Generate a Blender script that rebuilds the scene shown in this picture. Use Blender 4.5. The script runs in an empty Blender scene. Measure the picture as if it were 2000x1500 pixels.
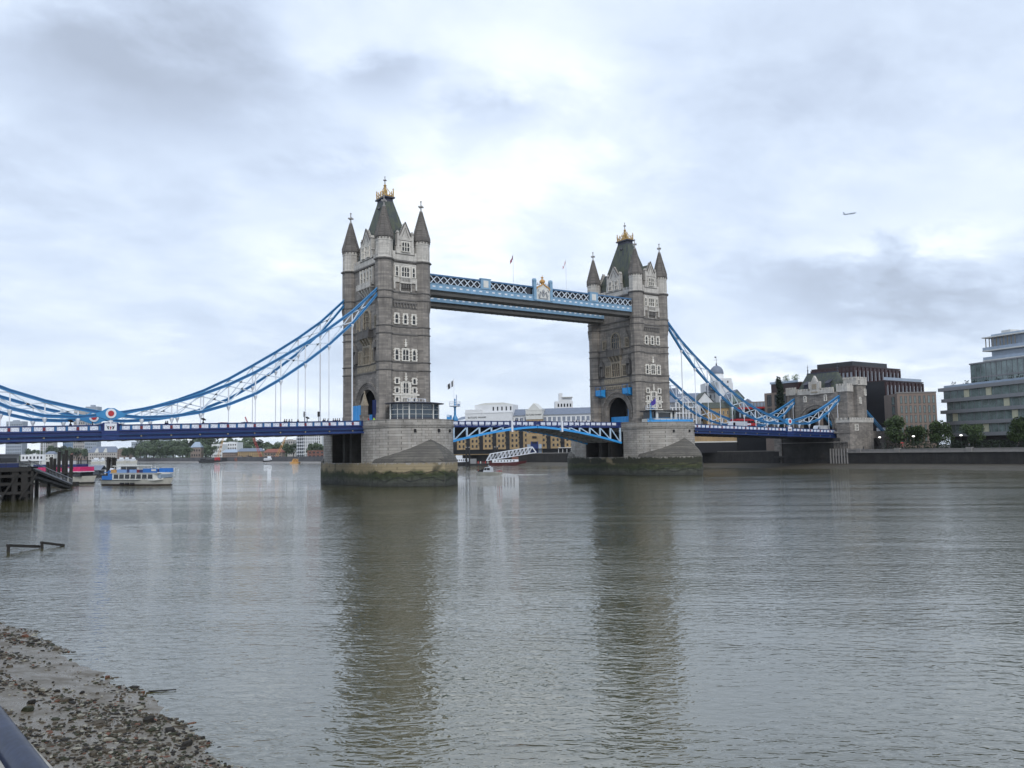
import bpy, math, random
from mathutils import Vector, Matrix
R = math.radians
random.seed(7)
SC = bpy.context.scene
COL = SC.collection

# ------------------------------------------------------------------ camera
CP = Vector((-137.164, -189.328, 7.544)); YAW, PITCH, ROLL, FPX = 0.617846, 0.07864, -0.015737, 1653.28
_F = Vector((math.sin(YAW)*math.cos(PITCH), math.cos(YAW)*math.cos(PITCH), math.sin(PITCH)))
_R = Vector((math.cos(YAW), -math.sin(YAW), 0)); _U = _R.cross(_F)
R2 = math.cos(ROLL)*_R + math.sin(ROLL)*_U; U2 = -math.sin(ROLL)*_R + math.cos(ROLL)*_U
cd = bpy.data.cameras.new('camera'); cam = bpy.data.objects.new('camera', cd); COL.objects.link(cam)
cd.sensor_width = 36; cd.lens = FPX/2000*36; cd.clip_start = 0.1; cd.clip_end = 20000
cam.matrix_world = Matrix(((R2.x, U2.x, -_F.x, CP.x), (R2.y, U2.y, -_F.y, CP.y), (R2.z, U2.z, -_F.z, CP.z), (0, 0, 0, 1)))
SC.camera = cam

# ------------------------------------------------------------------ light
SUN_EL, SUN_AZ = R(44), R(200)      # azimuth clockwise from +Y
def sky_world():
    w = bpy.data.worlds.new("World"); SC.world = w; w.use_nodes = True
    nt = w.node_tree; N = nt.nodes; L = nt.links; N.clear()
    def nd(t, **k):
        n = N.new(t)
        for a, b in k.items(): setattr(n, a, b)
        return n
    def M(op, a, b=None, c=None, clamp=False):
        n = nd('ShaderNodeMath', operation=op, use_clamp=clamp)
        for i, v in enumerate((a, b, c)):
            if v is None: continue
            if isinstance(v, (int, float)): n.inputs[i].default_value = v
            else: L.new(v, n.inputs[i])
        return n.outputs[0]
    out = nd('ShaderNodeOutputWorld'); bg = nd('ShaderNodeBackground'); L.new(bg.outputs[0], out.inputs[0])
    tc = nd('ShaderNodeTexCoord'); sep = nd('ShaderNodeSeparateXYZ'); L.new(tc.outputs['Generated'], sep.inputs[0])
    dz = M('ADD', M('MAXIMUM', sep.outputs[2], 0.0), 0.24)
    px = M('DIVIDE', sep.outputs[0], dz); py = M('DIVIDE', sep.outputs[1], dz)
    cb = nd('ShaderNodeCombineXYZ'); L.new(px, cb.inputs[0]); L.new(py, cb.inputs[1])
    mp = nd('ShaderNodeMapping'); L.new(cb.outputs[0], mp.inputs[0]); mp.inputs['Rotation'].default_value = (0, 0, R(30)); mp.inputs['Scale'].default_value = (1.0, 1.25, 1); mp.inputs['Location'].default_value = (3.3, 1.7, 0)
    def noise(src, sc, det, rough=0.55, dist=0.0):
        n = nd('ShaderNodeTexNoise'); n.inputs['Scale'].default_value = sc; n.inputs['Detail'].default_value = det
        n.inputs['Roughness'].default_value = rough; n.inputs['Distortion'].default_value = dist; L.new(src, n.inputs['Vector']); return n.outputs['Fac']
    n1 = noise(mp.outputs[0], 1.1, 12, 0.54, 0.15); n2 = noise(mp.outputs[0], 3.6, 12, 0.6, 0.2)
    dn = noise(tc.outputs['Generated'], 4.5, 6, 0.55)
    # direction-space blobs (az right of +Y in degrees, elevation, radii, weight)
    az = M('MULTIPLY', M('ARCTAN2', sep.outputs[0], sep.outputs[1]), 57.2958)
    el = M('MULTIPLY', M('ARCSINE', sep.outputs[2]), 57.2958)
    az = M('ADD', az, M('MULTIPLY', M('SUBTRACT', dn, 0.5), 16.0)); el = M('ADD', el, M('MULTIPLY', M('SUBTRACT', n2, 0.5), 11.0))
    tot = M('ADD', M('MULTIPLY', M('SUBTRACT', n1, 0.5), 1.2), M('MULTIPLY', M('SUBTRACT', n2, 0.5), 1.0))
    for a, e, ra, re, wt in BLOBS:
        g = M('ADD', M('POWER', M('DIVIDE', M('SUBTRACT', az, a), ra), 2.0), M('POWER', M('DIVIDE', M('SUBTRACT', el, e), re), 2.0))
        tot = M('ADD', tot, M('MULTIPLY', M('EXPONENT', M('MULTIPLY', g, -1.0)), wt))
    f = M('ADD', tot, 0.55, clamp=True)
    cr = nd('ShaderNodeValToRGB'); L.new(f, cr.inputs[0]); e = cr.color_ramp.elements
    e[0].position = 0.0; e[0].color = (0.37, 0.425, 0.525, 1); e[1].position = 1.0; e[1].color = (0.88, 0.93, 0.98, 1)
    for p_, c_ in ((0.3, (0.475, 0.55, 0.68, 1)), (0.5, (0.56, 0.645, 0.78, 1)), (0.75, (0.69, 0.765, 0.87, 1))):
        x = e.new(p_); x.color = c_
    st = nd('ShaderNodeTexSky'); st.sky_type = 'NISHITA'; st.sun_disc = False; st.sun_elevation = SUN_EL; st.sun_rotation = SUN_AZ
    sm = nd('ShaderNodeVectorMath', operation='SCALE'); L.new(st.outputs[0], sm.inputs[0]); sm.inputs['Scale'].default_value = 0.08
    mx = nd('ShaderNodeMix', data_type='RGBA'); mx.inputs[0].default_value = 0.90
    L.new(sm.outputs[0], mx.inputs[6]); L.new(cr.outputs[0], mx.inputs[7])
    L.new(mx.outputs[2], bg.inputs[0]); bg.inputs[1].default_value = SKY_STRENGTH
SKY_STRENGTH = 1.0
HAZE = 0.000055
BLOBS = [  # azimuth, elevation (deg), radii, weight
    (9.5, 25, 7, 4.0, -0.55), (16, 22, 5, 3, -0.2), (2, 28, 8, 3.5, 0.25), (4, 22, 5, 5, 0.15),
    (27, 24, 4, 1.8, -0.42), (33, 21, 3, 1.2, -0.25), (24, 17, 4, 1.4, -0.18),
    (34, 25, 12, 3.0, 0.26), (30, 15, 9, 6, 0.20), (41, 20, 9, 4, 0.18), (45, 12, 10, 4, 0.15),
    (14, 15, 9, 4, -0.10), (34, 6, 10, 2.0, -0.10), (58, 10.5, 7, 2.2, -0.35), (63, 8, 5, 1.2, -0.30), (62, 12.5, 6, 2, 0.28), (52, 6.5, 6, 2.0, 0.30), (60, 5.5, 8, 1.2, 0.15),
    (58, 20, 14, 5, -0.06), (58, 30, 10, 4, -0.16), (12, 2, 26, 3.2, 0.26), (45, 1.5, 12, 2.0, 0.12)]
sky_world()
sd = bpy.data.lights.new('sun', 'SUN'); sd.energy = 1.15; sd.angle = R(18); sd.color = (1, 0.96, 0.90)
sun = bpy.data.objects.new('sun', sd); COL.objects.link(sun)
sun.rotation_euler = (Vector((math.sin(SUN_AZ)*math.cos(SUN_EL), math.cos(SUN_AZ)*math.cos(SUN_EL), math.sin(SUN_EL)))).to_track_quat('Z', 'Y').to_euler()
vs = SC.view_settings; vs.view_transform = 'Standard'; vs.look = 'None'; vs.gamma = 1; vs.use_curve_mapping = False; vs.exposure = 0.47

# ------------------------------------------------------------------ materials
class G:
    """small node-graph helper"""
    def __init__(s, name):
        s.m = bpy.data.materials.new(name); s.m.use_nodes = True
        s.N = s.m.node_tree.nodes; s.L = s.m.node_tree.links
        s.b = s.N['Principled BSDF']
    def n(s, t, **k):
        x = s.N.new(t)
        for a, b in k.items(): setattr(x, a, b)
        return x
    def set(s, sock, v):
        if isinstance(v, (int, float, tuple, list)): sock.default_value = v
        else: s.L.new(v, sock)
    def math(s, op, a, b=0.0, clamp=False):
        x = s.n('ShaderNodeMath', operation=op, use_clamp=clamp); s.set(x.inputs[0], a); s.set(x.inputs[1], b); return x.outputs[0]
    def mix(s, f, a, b, mode='MIX'):
        x = s.n('ShaderNodeMix', data_type='RGBA', blend_type=mode); s.set(x.inputs[0], f)
        s.set(x.inputs[6], a + (1,) if isinstance(a, tuple) and len(a) == 3 else a); s.set(x.inputs[7], b + (1,) if isinstance(b, tuple) and len(b) == 3 else b); return x.outputs[2]
    def pos(s): 
        if not hasattr(s, '_p'): s._p = s.n('ShaderNodeNewGeometry').outputs['Position']
        return s._p
    def mapped(s, src, sc=(1, 1, 1), rot=0, loc=(0, 0, 0)):
        x = s.n('ShaderNodeMapping'); s.L.new(src, x.inputs[0]); x.inputs['Scale'].default_value = sc; x.inputs['Rotation'].default_value = (0, 0, rot); x.inputs['Location'].default_value = loc; return x.outputs[0]
    def noise(s, src, sc, det=4, rough=0.55, dist=0):
        x = s.n('ShaderNodeTexNoise'); s.L.new(src, x.inputs['Vector']); x.inputs['Scale'].default_value = sc; x.inputs['Detail'].default_value = det; x.inputs['Roughness'].default_value = rough; x.inputs['Distortion'].default_value = dist; return x.outputs['Fac']
    def ramp(s, f, *st):
        x = s.n('ShaderNodeValToRGB'); s.set(x.inputs[0], f); e = x.color_ramp.elements
        while len(e) < len(st): e.new(0.5)
        for i, (p, c) in enumerate(st): e[i].position = p; e[i].color = (c, c, c, 1) if isinstance(c, (int, float)) else tuple(c) + (1,)
        return x.outputs[0]
    def brick(s, w, h, mortar=0.03, c1=(1, 1, 1), c2=(.8, .8, .8), cm=(.4, .4, .4)):
        p = s.n('ShaderNodeSeparateXYZ'); s.L.new(s.pos(), p.inputs[0])
        c = s.n('ShaderNodeCombineXYZ'); s.set(c.inputs[0], s.math('ADD', p.outputs[0], p.outputs[1])); s.set(c.inputs[1], p.outputs[2])
        x = s.n('ShaderNodeTexBrick'); s.L.new(c.outputs[0], x.inputs['Vector']); x.inputs['Scale'].default_value = 1
        x.inputs['Brick Width'].default_value = w; x.inputs['Row Height'].default_value = h; x.inputs['Mortar Size'].default_value = mortar; x.inputs['Mortar Smooth'].default_value = 0.3
        for k, v in zip(('Color1', 'Color2', 'Mortar'), (c1, c2, cm)): x.inputs[k].default_value = v + (1,)
        return x.outputs['Color']
    def out(s, col, rough=0.7, metal=0, bump=None, bd=0.05, bs=0.5, spec=None):
        s.set(s.b.inputs['Base Color'], col + (1,) if isinstance(col, tuple) and len(col) == 3 else col); s.set(s.b.inputs['Roughness'], rough); s.set(s.b.inputs['Metallic'], metal)
        if spec is not None: s.b.inputs['Specular IOR Level'].default_value = spec
        if bump is not None:
            x = s.n('ShaderNodeBump'); s.L.new(bump, x.inputs['Height']); x.inputs['Distance'].default_value = bd; x.inputs['Strength'].default_value = bs; s.L.new(x.outputs[0], s.b.inputs['Normal'])
        return s.m
def plain(name, col, rough=0.6, metal=0, var=0.18, sc=0.8, spec=None):
    g = G(name); n = g.noise(g.pos(), sc, 5, 0.6); n2 = g.noise(g.pos(), sc*7, 3)
    f = g.math('ADD', g.math('MULTIPLY', n, 0.65), g.math('MULTIPLY', n2, 0.35))
    c = g.mix(g.ramp(f, (0.3, 0), (0.7, 1)), tuple(x*(1-var) for x in col), tuple(min(1, x*(1+var)) for x in col))
    return g.out(c, rough, metal, spec=spec)
def masonry(name, col, bw, bh, var=0.25, stain=0.35, mort=0.55, rough=0.85, streak=0.3, dirt=(0.07, 0.065, 0.06)):
    g = G(name); b = g.brick(bw, bh, 0.035, (1, 1, 1), (1-var, 1-var, 1-var*0.95), (mort,)*3)
    n = g.noise(g.pos(), 0.35, 6, 0.6); st = g.noise(g.mapped(g.pos(), (1.6, 1.6, 0.12)), 1.0, 5, 0.6); fine = g.noise(g.pos(), 3.0, 4, 0.6)
    c = g.mix(1.0, col, b, 'MULTIPLY')
    c = g.mix(g.math('MULTIPLY', g.ramp(n, (0.42, 0), (0.72, 1)), stain), c, dirt)
    c = g.mix(g.math('MULTIPLY', g.ramp(st, (0.48, 0), (0.75, 1)), streak), c, dirt)
    c = g.mix(g.math('MULTIPLY', g.ramp(fine, (0.3, 1), (0.6, 0)), 0.25), c, tuple(x*0.6 for x in col))
    return g.out(c, rough, bump=b, bd=0.04, bs=0.4)
MT = {}
MT['stone'] = masonry('tower granite', (0.325, 0.295, 0.262), 1.35, 0.48, var=.42, stain=.6, streak=.6, mort=.66)
MT['string'] = plain('dark string stone', (0.13, 0.122, 0.115), 0.85)  # darker plain stone for string courses, corbels and balconies
MT['light'] = masonry('portland stone', (0.60, 0.57, 0.52), 0.9, 0.45, var=0.15, stain=0.4, mort=0.7, streak=0.6, dirt=(0.16, 0.15, 0.14))
MT['cream'] = plain('pale window stone', (0.66, 0.63, 0.57), 0.8, var=0.3, sc=2)
MT['tan'] = plain('carved buff stone', (0.30, 0.26, 0.20), 0.85, var=0.4, sc=2)
MT['spire'] = masonry('dirty spire stone', (0.17, 0.155, 0.14), 0.8, 0.6, stain=0.7, streak=0.3, mort=0.4)
MT['finialstone'] = plain('grey finial stone', (0.30, 0.29, 0.28), 0.85)
MT['dark'] = plain('near black interior', (0.012, 0.012, 0.014), 0.9)  # near-black colour for arch passages and drain openings
MT['glass'] = plain('dark window glass', (0.012, 0.014, 0.018), 0.12, spec=0.6)
g = G('slate roof'); st = g.noise(g.mapped(g.pos(), (1.2, 1.2, 0.1)), 1.3, 5); bb = g.brick(0.7, 0.3, 0.03, (1, 1, 1), (.8, .8, .8), (.6, .6, .6))
MT['slate'] = g.out(g.mix(1.0, g.mix(g.ramp(st, (0.4, 0), (0.62, 1)), (0.045, 0.055, 0.06), (0.085, 0.10, 0.06)), bb, 'MULTIPLY'), 0.65, bump=bb, bd=0.03)
MT['lead'] = plain('dark lead', (0.03, 0.032, 0.05), 0.5)
MT['gold'] = plain('gilded metal', (0.45, 0.29, 0.10), 0.45, 0.4)
MT['goldpaint'] = plain('ochre gilt paint', (0.50, 0.27, 0.08), 0.5)
MT['blue'] = plain('bright blue paint', (0.035, 0.215, 0.45), 0.45, var=0.15)
MT['midblue'] = plain('mid blue paint', (0.018, 0.11, 0.28), 0.45, var=0.2)
MT['navy'] = plain('navy blue paint', (0.008, 0.024, 0.125), 0.45, var=0.25)
MT['walkblue'] = plain('pale blue paint', (0.19, 0.33, 0.47), 0.5, var=0.18)
MT['walkdark'] = plain('deep blue roof paint', (0.05, 0.13, 0.25), 0.5, var=0.2)
MT['skyblue'] = plain('strong sky blue paint', (0.03, 0.29, 0.68), 0.45, var=0.12)
MT['white'] = plain('white painted steel', (0.68, 0.71, 0.76), 0.5, var=0.1)
MT['bracewhite'] = plain('blueish white bracing paint', (0.55, 0.62, 0.70), 0.5, var=.2)
MT['offwhite'] = plain('cream white paint', (0.60, 0.60, 0.57), 0.6, var=0.1)
MT['panel'] = plain('pale lilac panel paint', (0.60, 0.64, 0.74), 0.5, var=0.3, sc=3)
MT['flagpurple'] = plain('purple flag cloth', (0.05, 0.03, 0.26), 0.8)
MT['red'] = plain('red paint', (0.42, 0.025, 0.03), 0.5)
MT['darkred'] = plain('dark red paint', (0.16, 0.015, 0.03), 0.5)
MT['asphalt'] = plain('asphalt', (0.05, 0.05, 0.05), 0.9)
MT['concrete'] = plain('weathered concrete', (0.22, 0.21, 0.20), 0.9)
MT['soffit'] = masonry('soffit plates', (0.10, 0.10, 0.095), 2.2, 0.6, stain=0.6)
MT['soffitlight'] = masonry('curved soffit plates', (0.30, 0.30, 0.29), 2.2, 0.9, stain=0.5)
MT['trussblue'] = plain('whitish blue truss paint', (0.42, 0.55, 0.68), 0.5)
MT['black'] = plain('black painted metal', (0.012, 0.012, 0.014), 0.5)
MT['timber'] = plain('wet black timber', (0.014, 0.012, 0.010), 0.75, var=0.6, sc=3)
MT['leafdark'] = plain('dark planting', (0.015, 0.025, 0.012), 0.8, var=.5, sc=2)
MT['skin'] = plain('skin', (0.42, 0.26, 0.19), 0.6)
# river pier granite with tide bands
g = G('pier granite'); sp = g.n('ShaderNodeSeparateXYZ'); g.L.new(g.pos(), sp.inputs[0])
b = g.brick(1.5, 0.62, 0.045, (1, 1, 1), (.74, .73, .72), (.38, .37, .36)); n = g.noise(g.pos(), 0.25, 6, 0.65); n2 = g.noise(g.mapped(g.pos(), (1.1, 1.1, 0.1)), 0.9, 5, 0.6); n3 = g.noise(g.pos(), 1.1, 6, 0.7)
zz = g.math('ADD', sp.outputs[2], g.math('MULTIPLY', g.math('SUBTRACT', n, 0.5), 3.2)); zz = g.math('ADD', zz, g.math('MULTIPLY', g.math('SUBTRACT', n3, 0.5), 0.9))
c = g.mix(1.0, (0.40, 0.375, 0.34), b, 'MULTIPLY')
c = g.mix(g.math('MULTIPLY', g.ramp(n, (0.45, 0), (0.7, 1)), 0.5), c, (0.10, 0.095, 0.09)); c = g.mix(g.math('MULTIPLY', g.ramp(n2, (0.5, 0), (0.72, 1)), 0.45), c, (0.42, 0.41, 0.39))
f = g.math('DIVIDE', zz, 10.0)
tanmask = g.ramp(g.math('ADD', g.noise(g.pos(), 0.11, 3), g.math('MULTIPLY', g.math('SUBTRACT', g.math('LESS_THAN', sp.outputs[0], 0.0), 0.45), 0.28)), (0.50, 0), (0.56, 1))
low = g.mix(tanmask, (0.032, 0.034, 0.02), (0.30, 0.245, 0.15))
band = g.ramp(f, (0.0, (0.035, 0.038, 0.034)), (0.11, (0.075, 0.08, 0.066)), (0.17, (0.06, 0.07, 0.045)), (0.22, (0.035, 0.048, 0.016)), (0.28, (0.055, 0.066, 0.024)), (0.33, (0.10, 0.10, 0.045)))
band = g.mix(g.math('MULTIPLY', g.ramp(n3, (0.45, 0), (0.6, 1)), 0.6), band, (0.02, 0.022, 0.015))
tidal = g.mix(g.ramp(f, (0.29, 0), (0.36, 1)), band, low); tidal = g.mix(0.5, tidal, b, 'MULTIPLY')
zs = g.math('DIVIDE', g.math('ADD', sp.outputs[2], g.math('MULTIPLY', g.math('SUBTRACT', n3, 0.5), 3.2)), 10.0)
c = g.mix(g.ramp(zs, (0.49, 0), (0.54, 1)), tidal, c)
MT['pier'] = g.out(c, 0.8, bump=b, bd=0.06, bs=0.6)
MT['sootshade'] = masonry('shade and soot darkened chamber stone', (0.035, 0.033, 0.03), 1.5, 0.62, stain=.6)  # deck shade put into the recess colour, along with soot and algae
MT['hood'] = masonry('cutwater cap stone', (0.15, 0.14, 0.12), 1.4, 0.55, var=.45, stain=0.85, streak=0.5, mort=0.12)

# ------------------------------------------------------------------ mesh helpers
class MB:
    def __init__(s, M=None): s.v = []; s.f = []; s.mi = []; s.cur = 0; s.M = M
    def add(s, vs, fs):
        o = len(s.v)
        for p in vs:
            p = Vector(p); s.v.append(tuple(s.M @ p) if s.M else tuple(p))
        for f in fs: s.f.append(tuple(i+o for i in f)); s.mi.append(s.cur)
        return s
    def box(s, x0, x1, y0, y1, z0, z1):
        return s.add([(x, y, z) for z in (z0, z1) for y in (y0, y1) for x in (x0, x1)], [(0, 2, 3, 1), (4, 5, 7, 6), (0, 1, 5, 4), (2, 6, 7, 3), (0, 4, 6, 2), (1, 3, 7, 5)])
    def cbox(s, c, d, rz=0):
        cs, sn = math.cos(rz), math.sin(rz); vs = []
        for k in (-.5, .5):
            for j in (-.5, .5):
                for i in (-.5, .5):
                    x, y = i*d[0], j*d[1]; vs.append((c[0]+x*cs-y*sn, c[1]+x*sn+y*cs, c[2]+k*d[2]))
        return s.add(vs, [(0, 2, 3, 1), (4, 5, 7, 6), (0, 1, 5, 4), (2, 6, 7, 3), (0, 4, 6, 2), (1, 3, 7, 5)])
    def bar(s, p, q, w, h=None, up=(0, 0, 1)):
        h = h or w; p = Vector(p); q = Vector(q); d = (q-p).normalized(); u = Vector(up)
        if abs(d.dot(u)) > 0.99: u = Vector((0, 1, 0))
        r = d.cross(u).normalized(); u = r.cross(d); vs = []
        for e in (p, q):
            for a, b_ in ((-1, -1), (1, -1), (1, 1), (-1, 1)): vs.append(e + r*a*w/2 + u*b_*h/2)
        return s.add(vs, [(3, 2, 1, 0), (4, 5, 6, 7), (0, 1, 5, 4), (1, 2, 6, 5), (2, 3, 7, 6), (3, 0, 4, 7)])
    def cyl(s, p, q, r1, r2=None, n=8):
        r2 = r1 if r2 is None else r2; p = Vector(p); q = Vector(q); d = (q-p).normalized(); u = Vector((0, 0, 1)) if abs(d.z) < .9 else Vector((1, 0, 0))
        a = d.cross(u).normalized(); b_ = d.cross(a); vs = []
        for e, r in ((p, r1), (q, r2)):
            for i in range(n): t = 2*math.pi*i/n; vs.append(e + a*math.cos(t)*r + b_*math.sin(t)*r)
        return s.add(vs, [tuple(range(n))[::-1], tuple(range(n, 2*n))] + [(i, (i+1) % n, n+(i+1) % n, n+i) for i in range(n)])
    def lathe(s, prof, c=(0, 0), n=16, ph=0.0, cap=True, sx=1, sy=1):
        vs = [(c[0]+sx*r*math.cos(ph+2*math.pi*i/n), c[1]+sy*r*math.sin(ph+2*math.pi*i/n), z) for r, z in prof for i in range(n)]
        fs = [(k*n+i, k*n+(i+1) % n, (k+1)*n+(i+1) % n, (k+1)*n+i) for k in range(len(prof)-1) for i in range(n)]
        if cap: fs += [tuple(range(n))[::-1], tuple(range((len(prof)-1)*n, len(prof)*n))]
        return s.add(vs, fs)
    def prism(s, poly, z0, z1):
        n = len(poly); return s.add([(x, y, z0) for x, y in poly] + [(x, y, z1) for x, y in poly], [tuple(range(n))[::-1], tuple(range(n, 2*n))] + [(i, (i+1) % n, n+(i+1) % n, n+i) for i in range(n)])
    def slab(s, poly, y0, y1):      # poly in x,z extruded along y
        n = len(poly); return s.add([(x, y0, z) for x, z in poly] + [(x, y1, z) for x, z in poly], [tuple(range(n)), tuple(range(n, 2*n))[::-1]] + [(i, n+i, n+(i+1) % n, (i+1) % n) for i in range(n)])
    def sphere(s, c, r, n=8, m=6, sz=1):
        prof = [(max(1e-3, r*math.sin(math.pi*k/m)), c[2]-r*sz*math.cos(math.pi*k/m)) for k in range(m+1)]
        return s.lathe(prof, (c[0], c[1]), n)
    def build(s, name, mat, parent=None, smooth=False, M=None):
        me = bpy.data.meshes.new(name); me.from_pydata(s.v, [], s.f)
        ms = mat if isinstance(mat, (list, tuple)) else [mat]
        for m in ms: me.materials.append(MT[m] if isinstance(m, str) else m)
        if len(ms) > 1: me.polygons.foreach_set('material_index', s.mi)
        if smooth: me.polygons.foreach_set('use_smooth', [True]*len(me.polygons))
        me.update()
        o = bpy.data.objects.new(name, me); COL.objects.link(o)
        if parent: o.parent = parent
        if M is not None: o.matrix_local = M
        return o
def split(mb, name, mat, parent):       # every loose piece of a builder becomes an object of its own
    par = list(range(len(mb.v)))
    def find(a):
        while par[a] != a: par[a] = par[par[a]]; a = par[a]
        return a
    for f in mb.f:
        r0 = find(f[0])
        for i in f[1:]: par[find(i)] = r0
    grp = {}
    for f in mb.f: grp.setdefault(find(f[0]), []).append(f)
    for fs in grp.values():
        ids = sorted({i for f in fs for i in f}); m = {i: k for k, i in enumerate(ids)}
        q = MB(); q.v = [mb.v[i] for i in ids]; q.f = [tuple(m[i] for i in f) for f in fs]; q.mi = [0]*len(fs); q.build(name, mat, parent)
def tag(o, label=None, cat=None, group=None, kind=None):
    for k, v in (('label', label), ('category', cat), ('group', group), ('kind', kind)):
        if v: o[k] = v
    return o
def thing(name, label, cat, loc=(0, 0, 0), rz=0, group=None):
    o = bpy.data.objects.new(name, None); COL.objects.link(o); o.location = loc; o.rotation_euler = (0, 0, rz); o.empty_display_size = 0.3
    return tag(o, label, cat, group)
def kids(o): return [c for c in ALLK.get(o.name, [])]
def copy_tree(src, loc=None, rz=None, label=None, group=None, sc=None):
    cm = {}
    for o in COL.objects:
        if o.parent: cm.setdefault(o.parent.name, []).append(o)
    def rec(o, par):
        c = o.copy(); COL.objects.link(c)
        if par: c.parent = par
        for ch in cm.get(o.name, []): rec(ch, c)
        return c
    r = rec(src, None)
    if loc is not None: r.location = loc
    if rz is not None: r.rotation_euler = (0, 0, rz)
    if sc is not None: r.scale = sc
    if label: r['label'] = label
    if group: r['group'] = group
    return r
def dup_child(o, parent, M):
    c = o.copy(); COL.objects.link(c); c.parent = parent; c.matrix_local = M; return c
def ray(u, v):
    return _F + R2*((u-1000)/FPX) - U2*((v-750.3)/FPX)
def at(u, d, z=0.0):       # point seen in photo column u at forward distance d, on level z
    a = ray(u, 880); t = d; p = CP + a*t
    # correct the roll: use the column at the row where level z falls
    for _ in range(3):
        v = vrow(p.x, p.y, z); a = ray(u, v); t = d; p = CP + a*t
    return Vector((p.x, p.y, z))
def vrow(x, y, z):
    q = Vector((x, y, z)) - CP; return 750.3 - FPX*q.dot(U2)/q.dot(_F)
def zat(u, v, d): return (CP + ray(u, v)*d).z
def onx(u, v, x): r = ray(u, v); return CP + r*((x-CP.x)/r.x)
def ony(u, v, y): r = ray(u, v); return CP + r*((y-CP.y)/r.y)

# ================================================================== SETTING
# water
def make_water():
    g = G('river water')
    def dot(v):
        x = g.n('ShaderNodeVectorMath', operation='DOT_PRODUCT'); g.L.new(g.pos(), x.inputs[0]); x.inputs[1].default_value = v; return x.outputs['Value']
    cb = g.n('ShaderNodeCombineXYZ'); g.set(cb.inputs[0], dot((0.78, -0.62, 0))); g.set(cb.inputs[1], dot((0.62, 0.78, 0))); wp = cb.outputs[0]   # current runs across, wind ripples along
    a = g.noise(g.mapped(wp, (1.25, 2.5, 1)), 1.0, 2.6, 0.58, 0.6)
    b = g.noise(g.mapped(wp, (2.2, 4.2, 1)), 1.0, 1, 0.5, 0.5)
    c = g.noise(g.mapped(wp, (0.10, 0.28, 1)), 1.0, 3, 0.5, 0.3)
    patch = g.ramp(g.noise(g.mapped(wp, (0.010, 0.045, 1)), 1.0, 6, 0.62, 1.2), (0.40, 0.42), (0.60, 1.2))
    h = g.math('ADD', g.math('MULTIPLY', a, 0.14), g.math('ADD', g.math('MULTIPLY', b, 0.045), g.math('MULTIPLY', c, 0.07)))
    h = g.math('MULTIPLY', h, patch)
    big = g.noise(g.mapped(wp, (0.02, 0.05, 1)), 1.0, 3, 0.5)
    col = g.mix(big, (0.050, 0.045, 0.013), (0.062, 0.062, 0.026))
    g.b.inputs['IOR'].default_value = 2.8
    m = g.out(col, 0.015, bump=h, bd=0.55, bs=1.0)
    MT['water'] = m
make_water()
w = MB(); w.add([(-1400, -390, 0), (3000, -390, 0), (3000, 3400, 0), (-1400, 3400, 0)], [(0, 1, 2, 3)])
tag(w.build('river_water', 'water'), kind='structure')
MT['bed'] = plain('river bed mud', (0.06, 0.05, 0.035), 0.9)
w = MB(); w.add([(-1450, -400, -3), (3100, -400, -3), (3100, 3500, -3), (-1450, 3500, -3)], [(0, 1, 2, 3)])
tag(w.build('river_bed', 'bed'), kind='structure')

# near foreshore
SH = [(-200, -133.9), (-142, -133.5), (-148, -132.6), (-156.7, -131.3), (-167.8, -130.5), (-180, -129.6), (-215, -128)]
def shore_x(y):
    pts = [(-100, -136.2), (-125, -134.9), (-142, -133.45), (-156.7, -131.35), (-167.8, -130.4), (-180, -129.5), (-215, -128)]
    for (y0, x0), (y1, x1) in zip(pts, pts[1:]):
        if y1 <= y <= y0: t = (y-y0)/(y1-y0); return x0+(x1-x0)*t
    return pts[0][1] if y > -100 else pts[-1][1]
def mud_z(x, y):
    s = shore_x(y) - x
    return 0.13*s + 0.05*math.sin(x*1.7+y*0.6)*math.cos(y*0.9) - 0.00 + (0.02*math.sin(x*5+y*3.1))
g = G('wet foreshore mud'); nn = g.noise(g.pos(), 1.2, 6, 0.6); fn = g.noise(g.pos(), 14, 4, 0.6)
c = g.mix(g.ramp(nn, (0.4, 0), (0.65, 1)), (0.125, 0.103, 0.07), (0.07, 0.056, 0.036)); c = g.mix(g.math('MULTIPLY', fn, 0.5), c, (0.17, 0.15, 0.115))
MT['mud'] = g.out(c, g.ramp(nn, (0.35, 0.16), (0.65, 0.6)), bump=fn, bd=0.03, bs=0.6)
w = MB(); nx, ny = 52, 170; vs_ = []
for j in range(ny+1):
    y = -205 + j*0.8
    for i in range(nx+1):
        x = -144.0 + i*0.345; vs_.append((x, y, mud_z(x, y)))
w.add(vs_, [(j*(nx+1)+i, j*(nx+1)+i+1, (j+1)*(nx+1)+i+1, (j+1)*(nx+1)+i) for j in range(ny) for i in range(nx)])
tag(w.build('foreshore_mud', 'mud', smooth=True), kind='structure')
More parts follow.
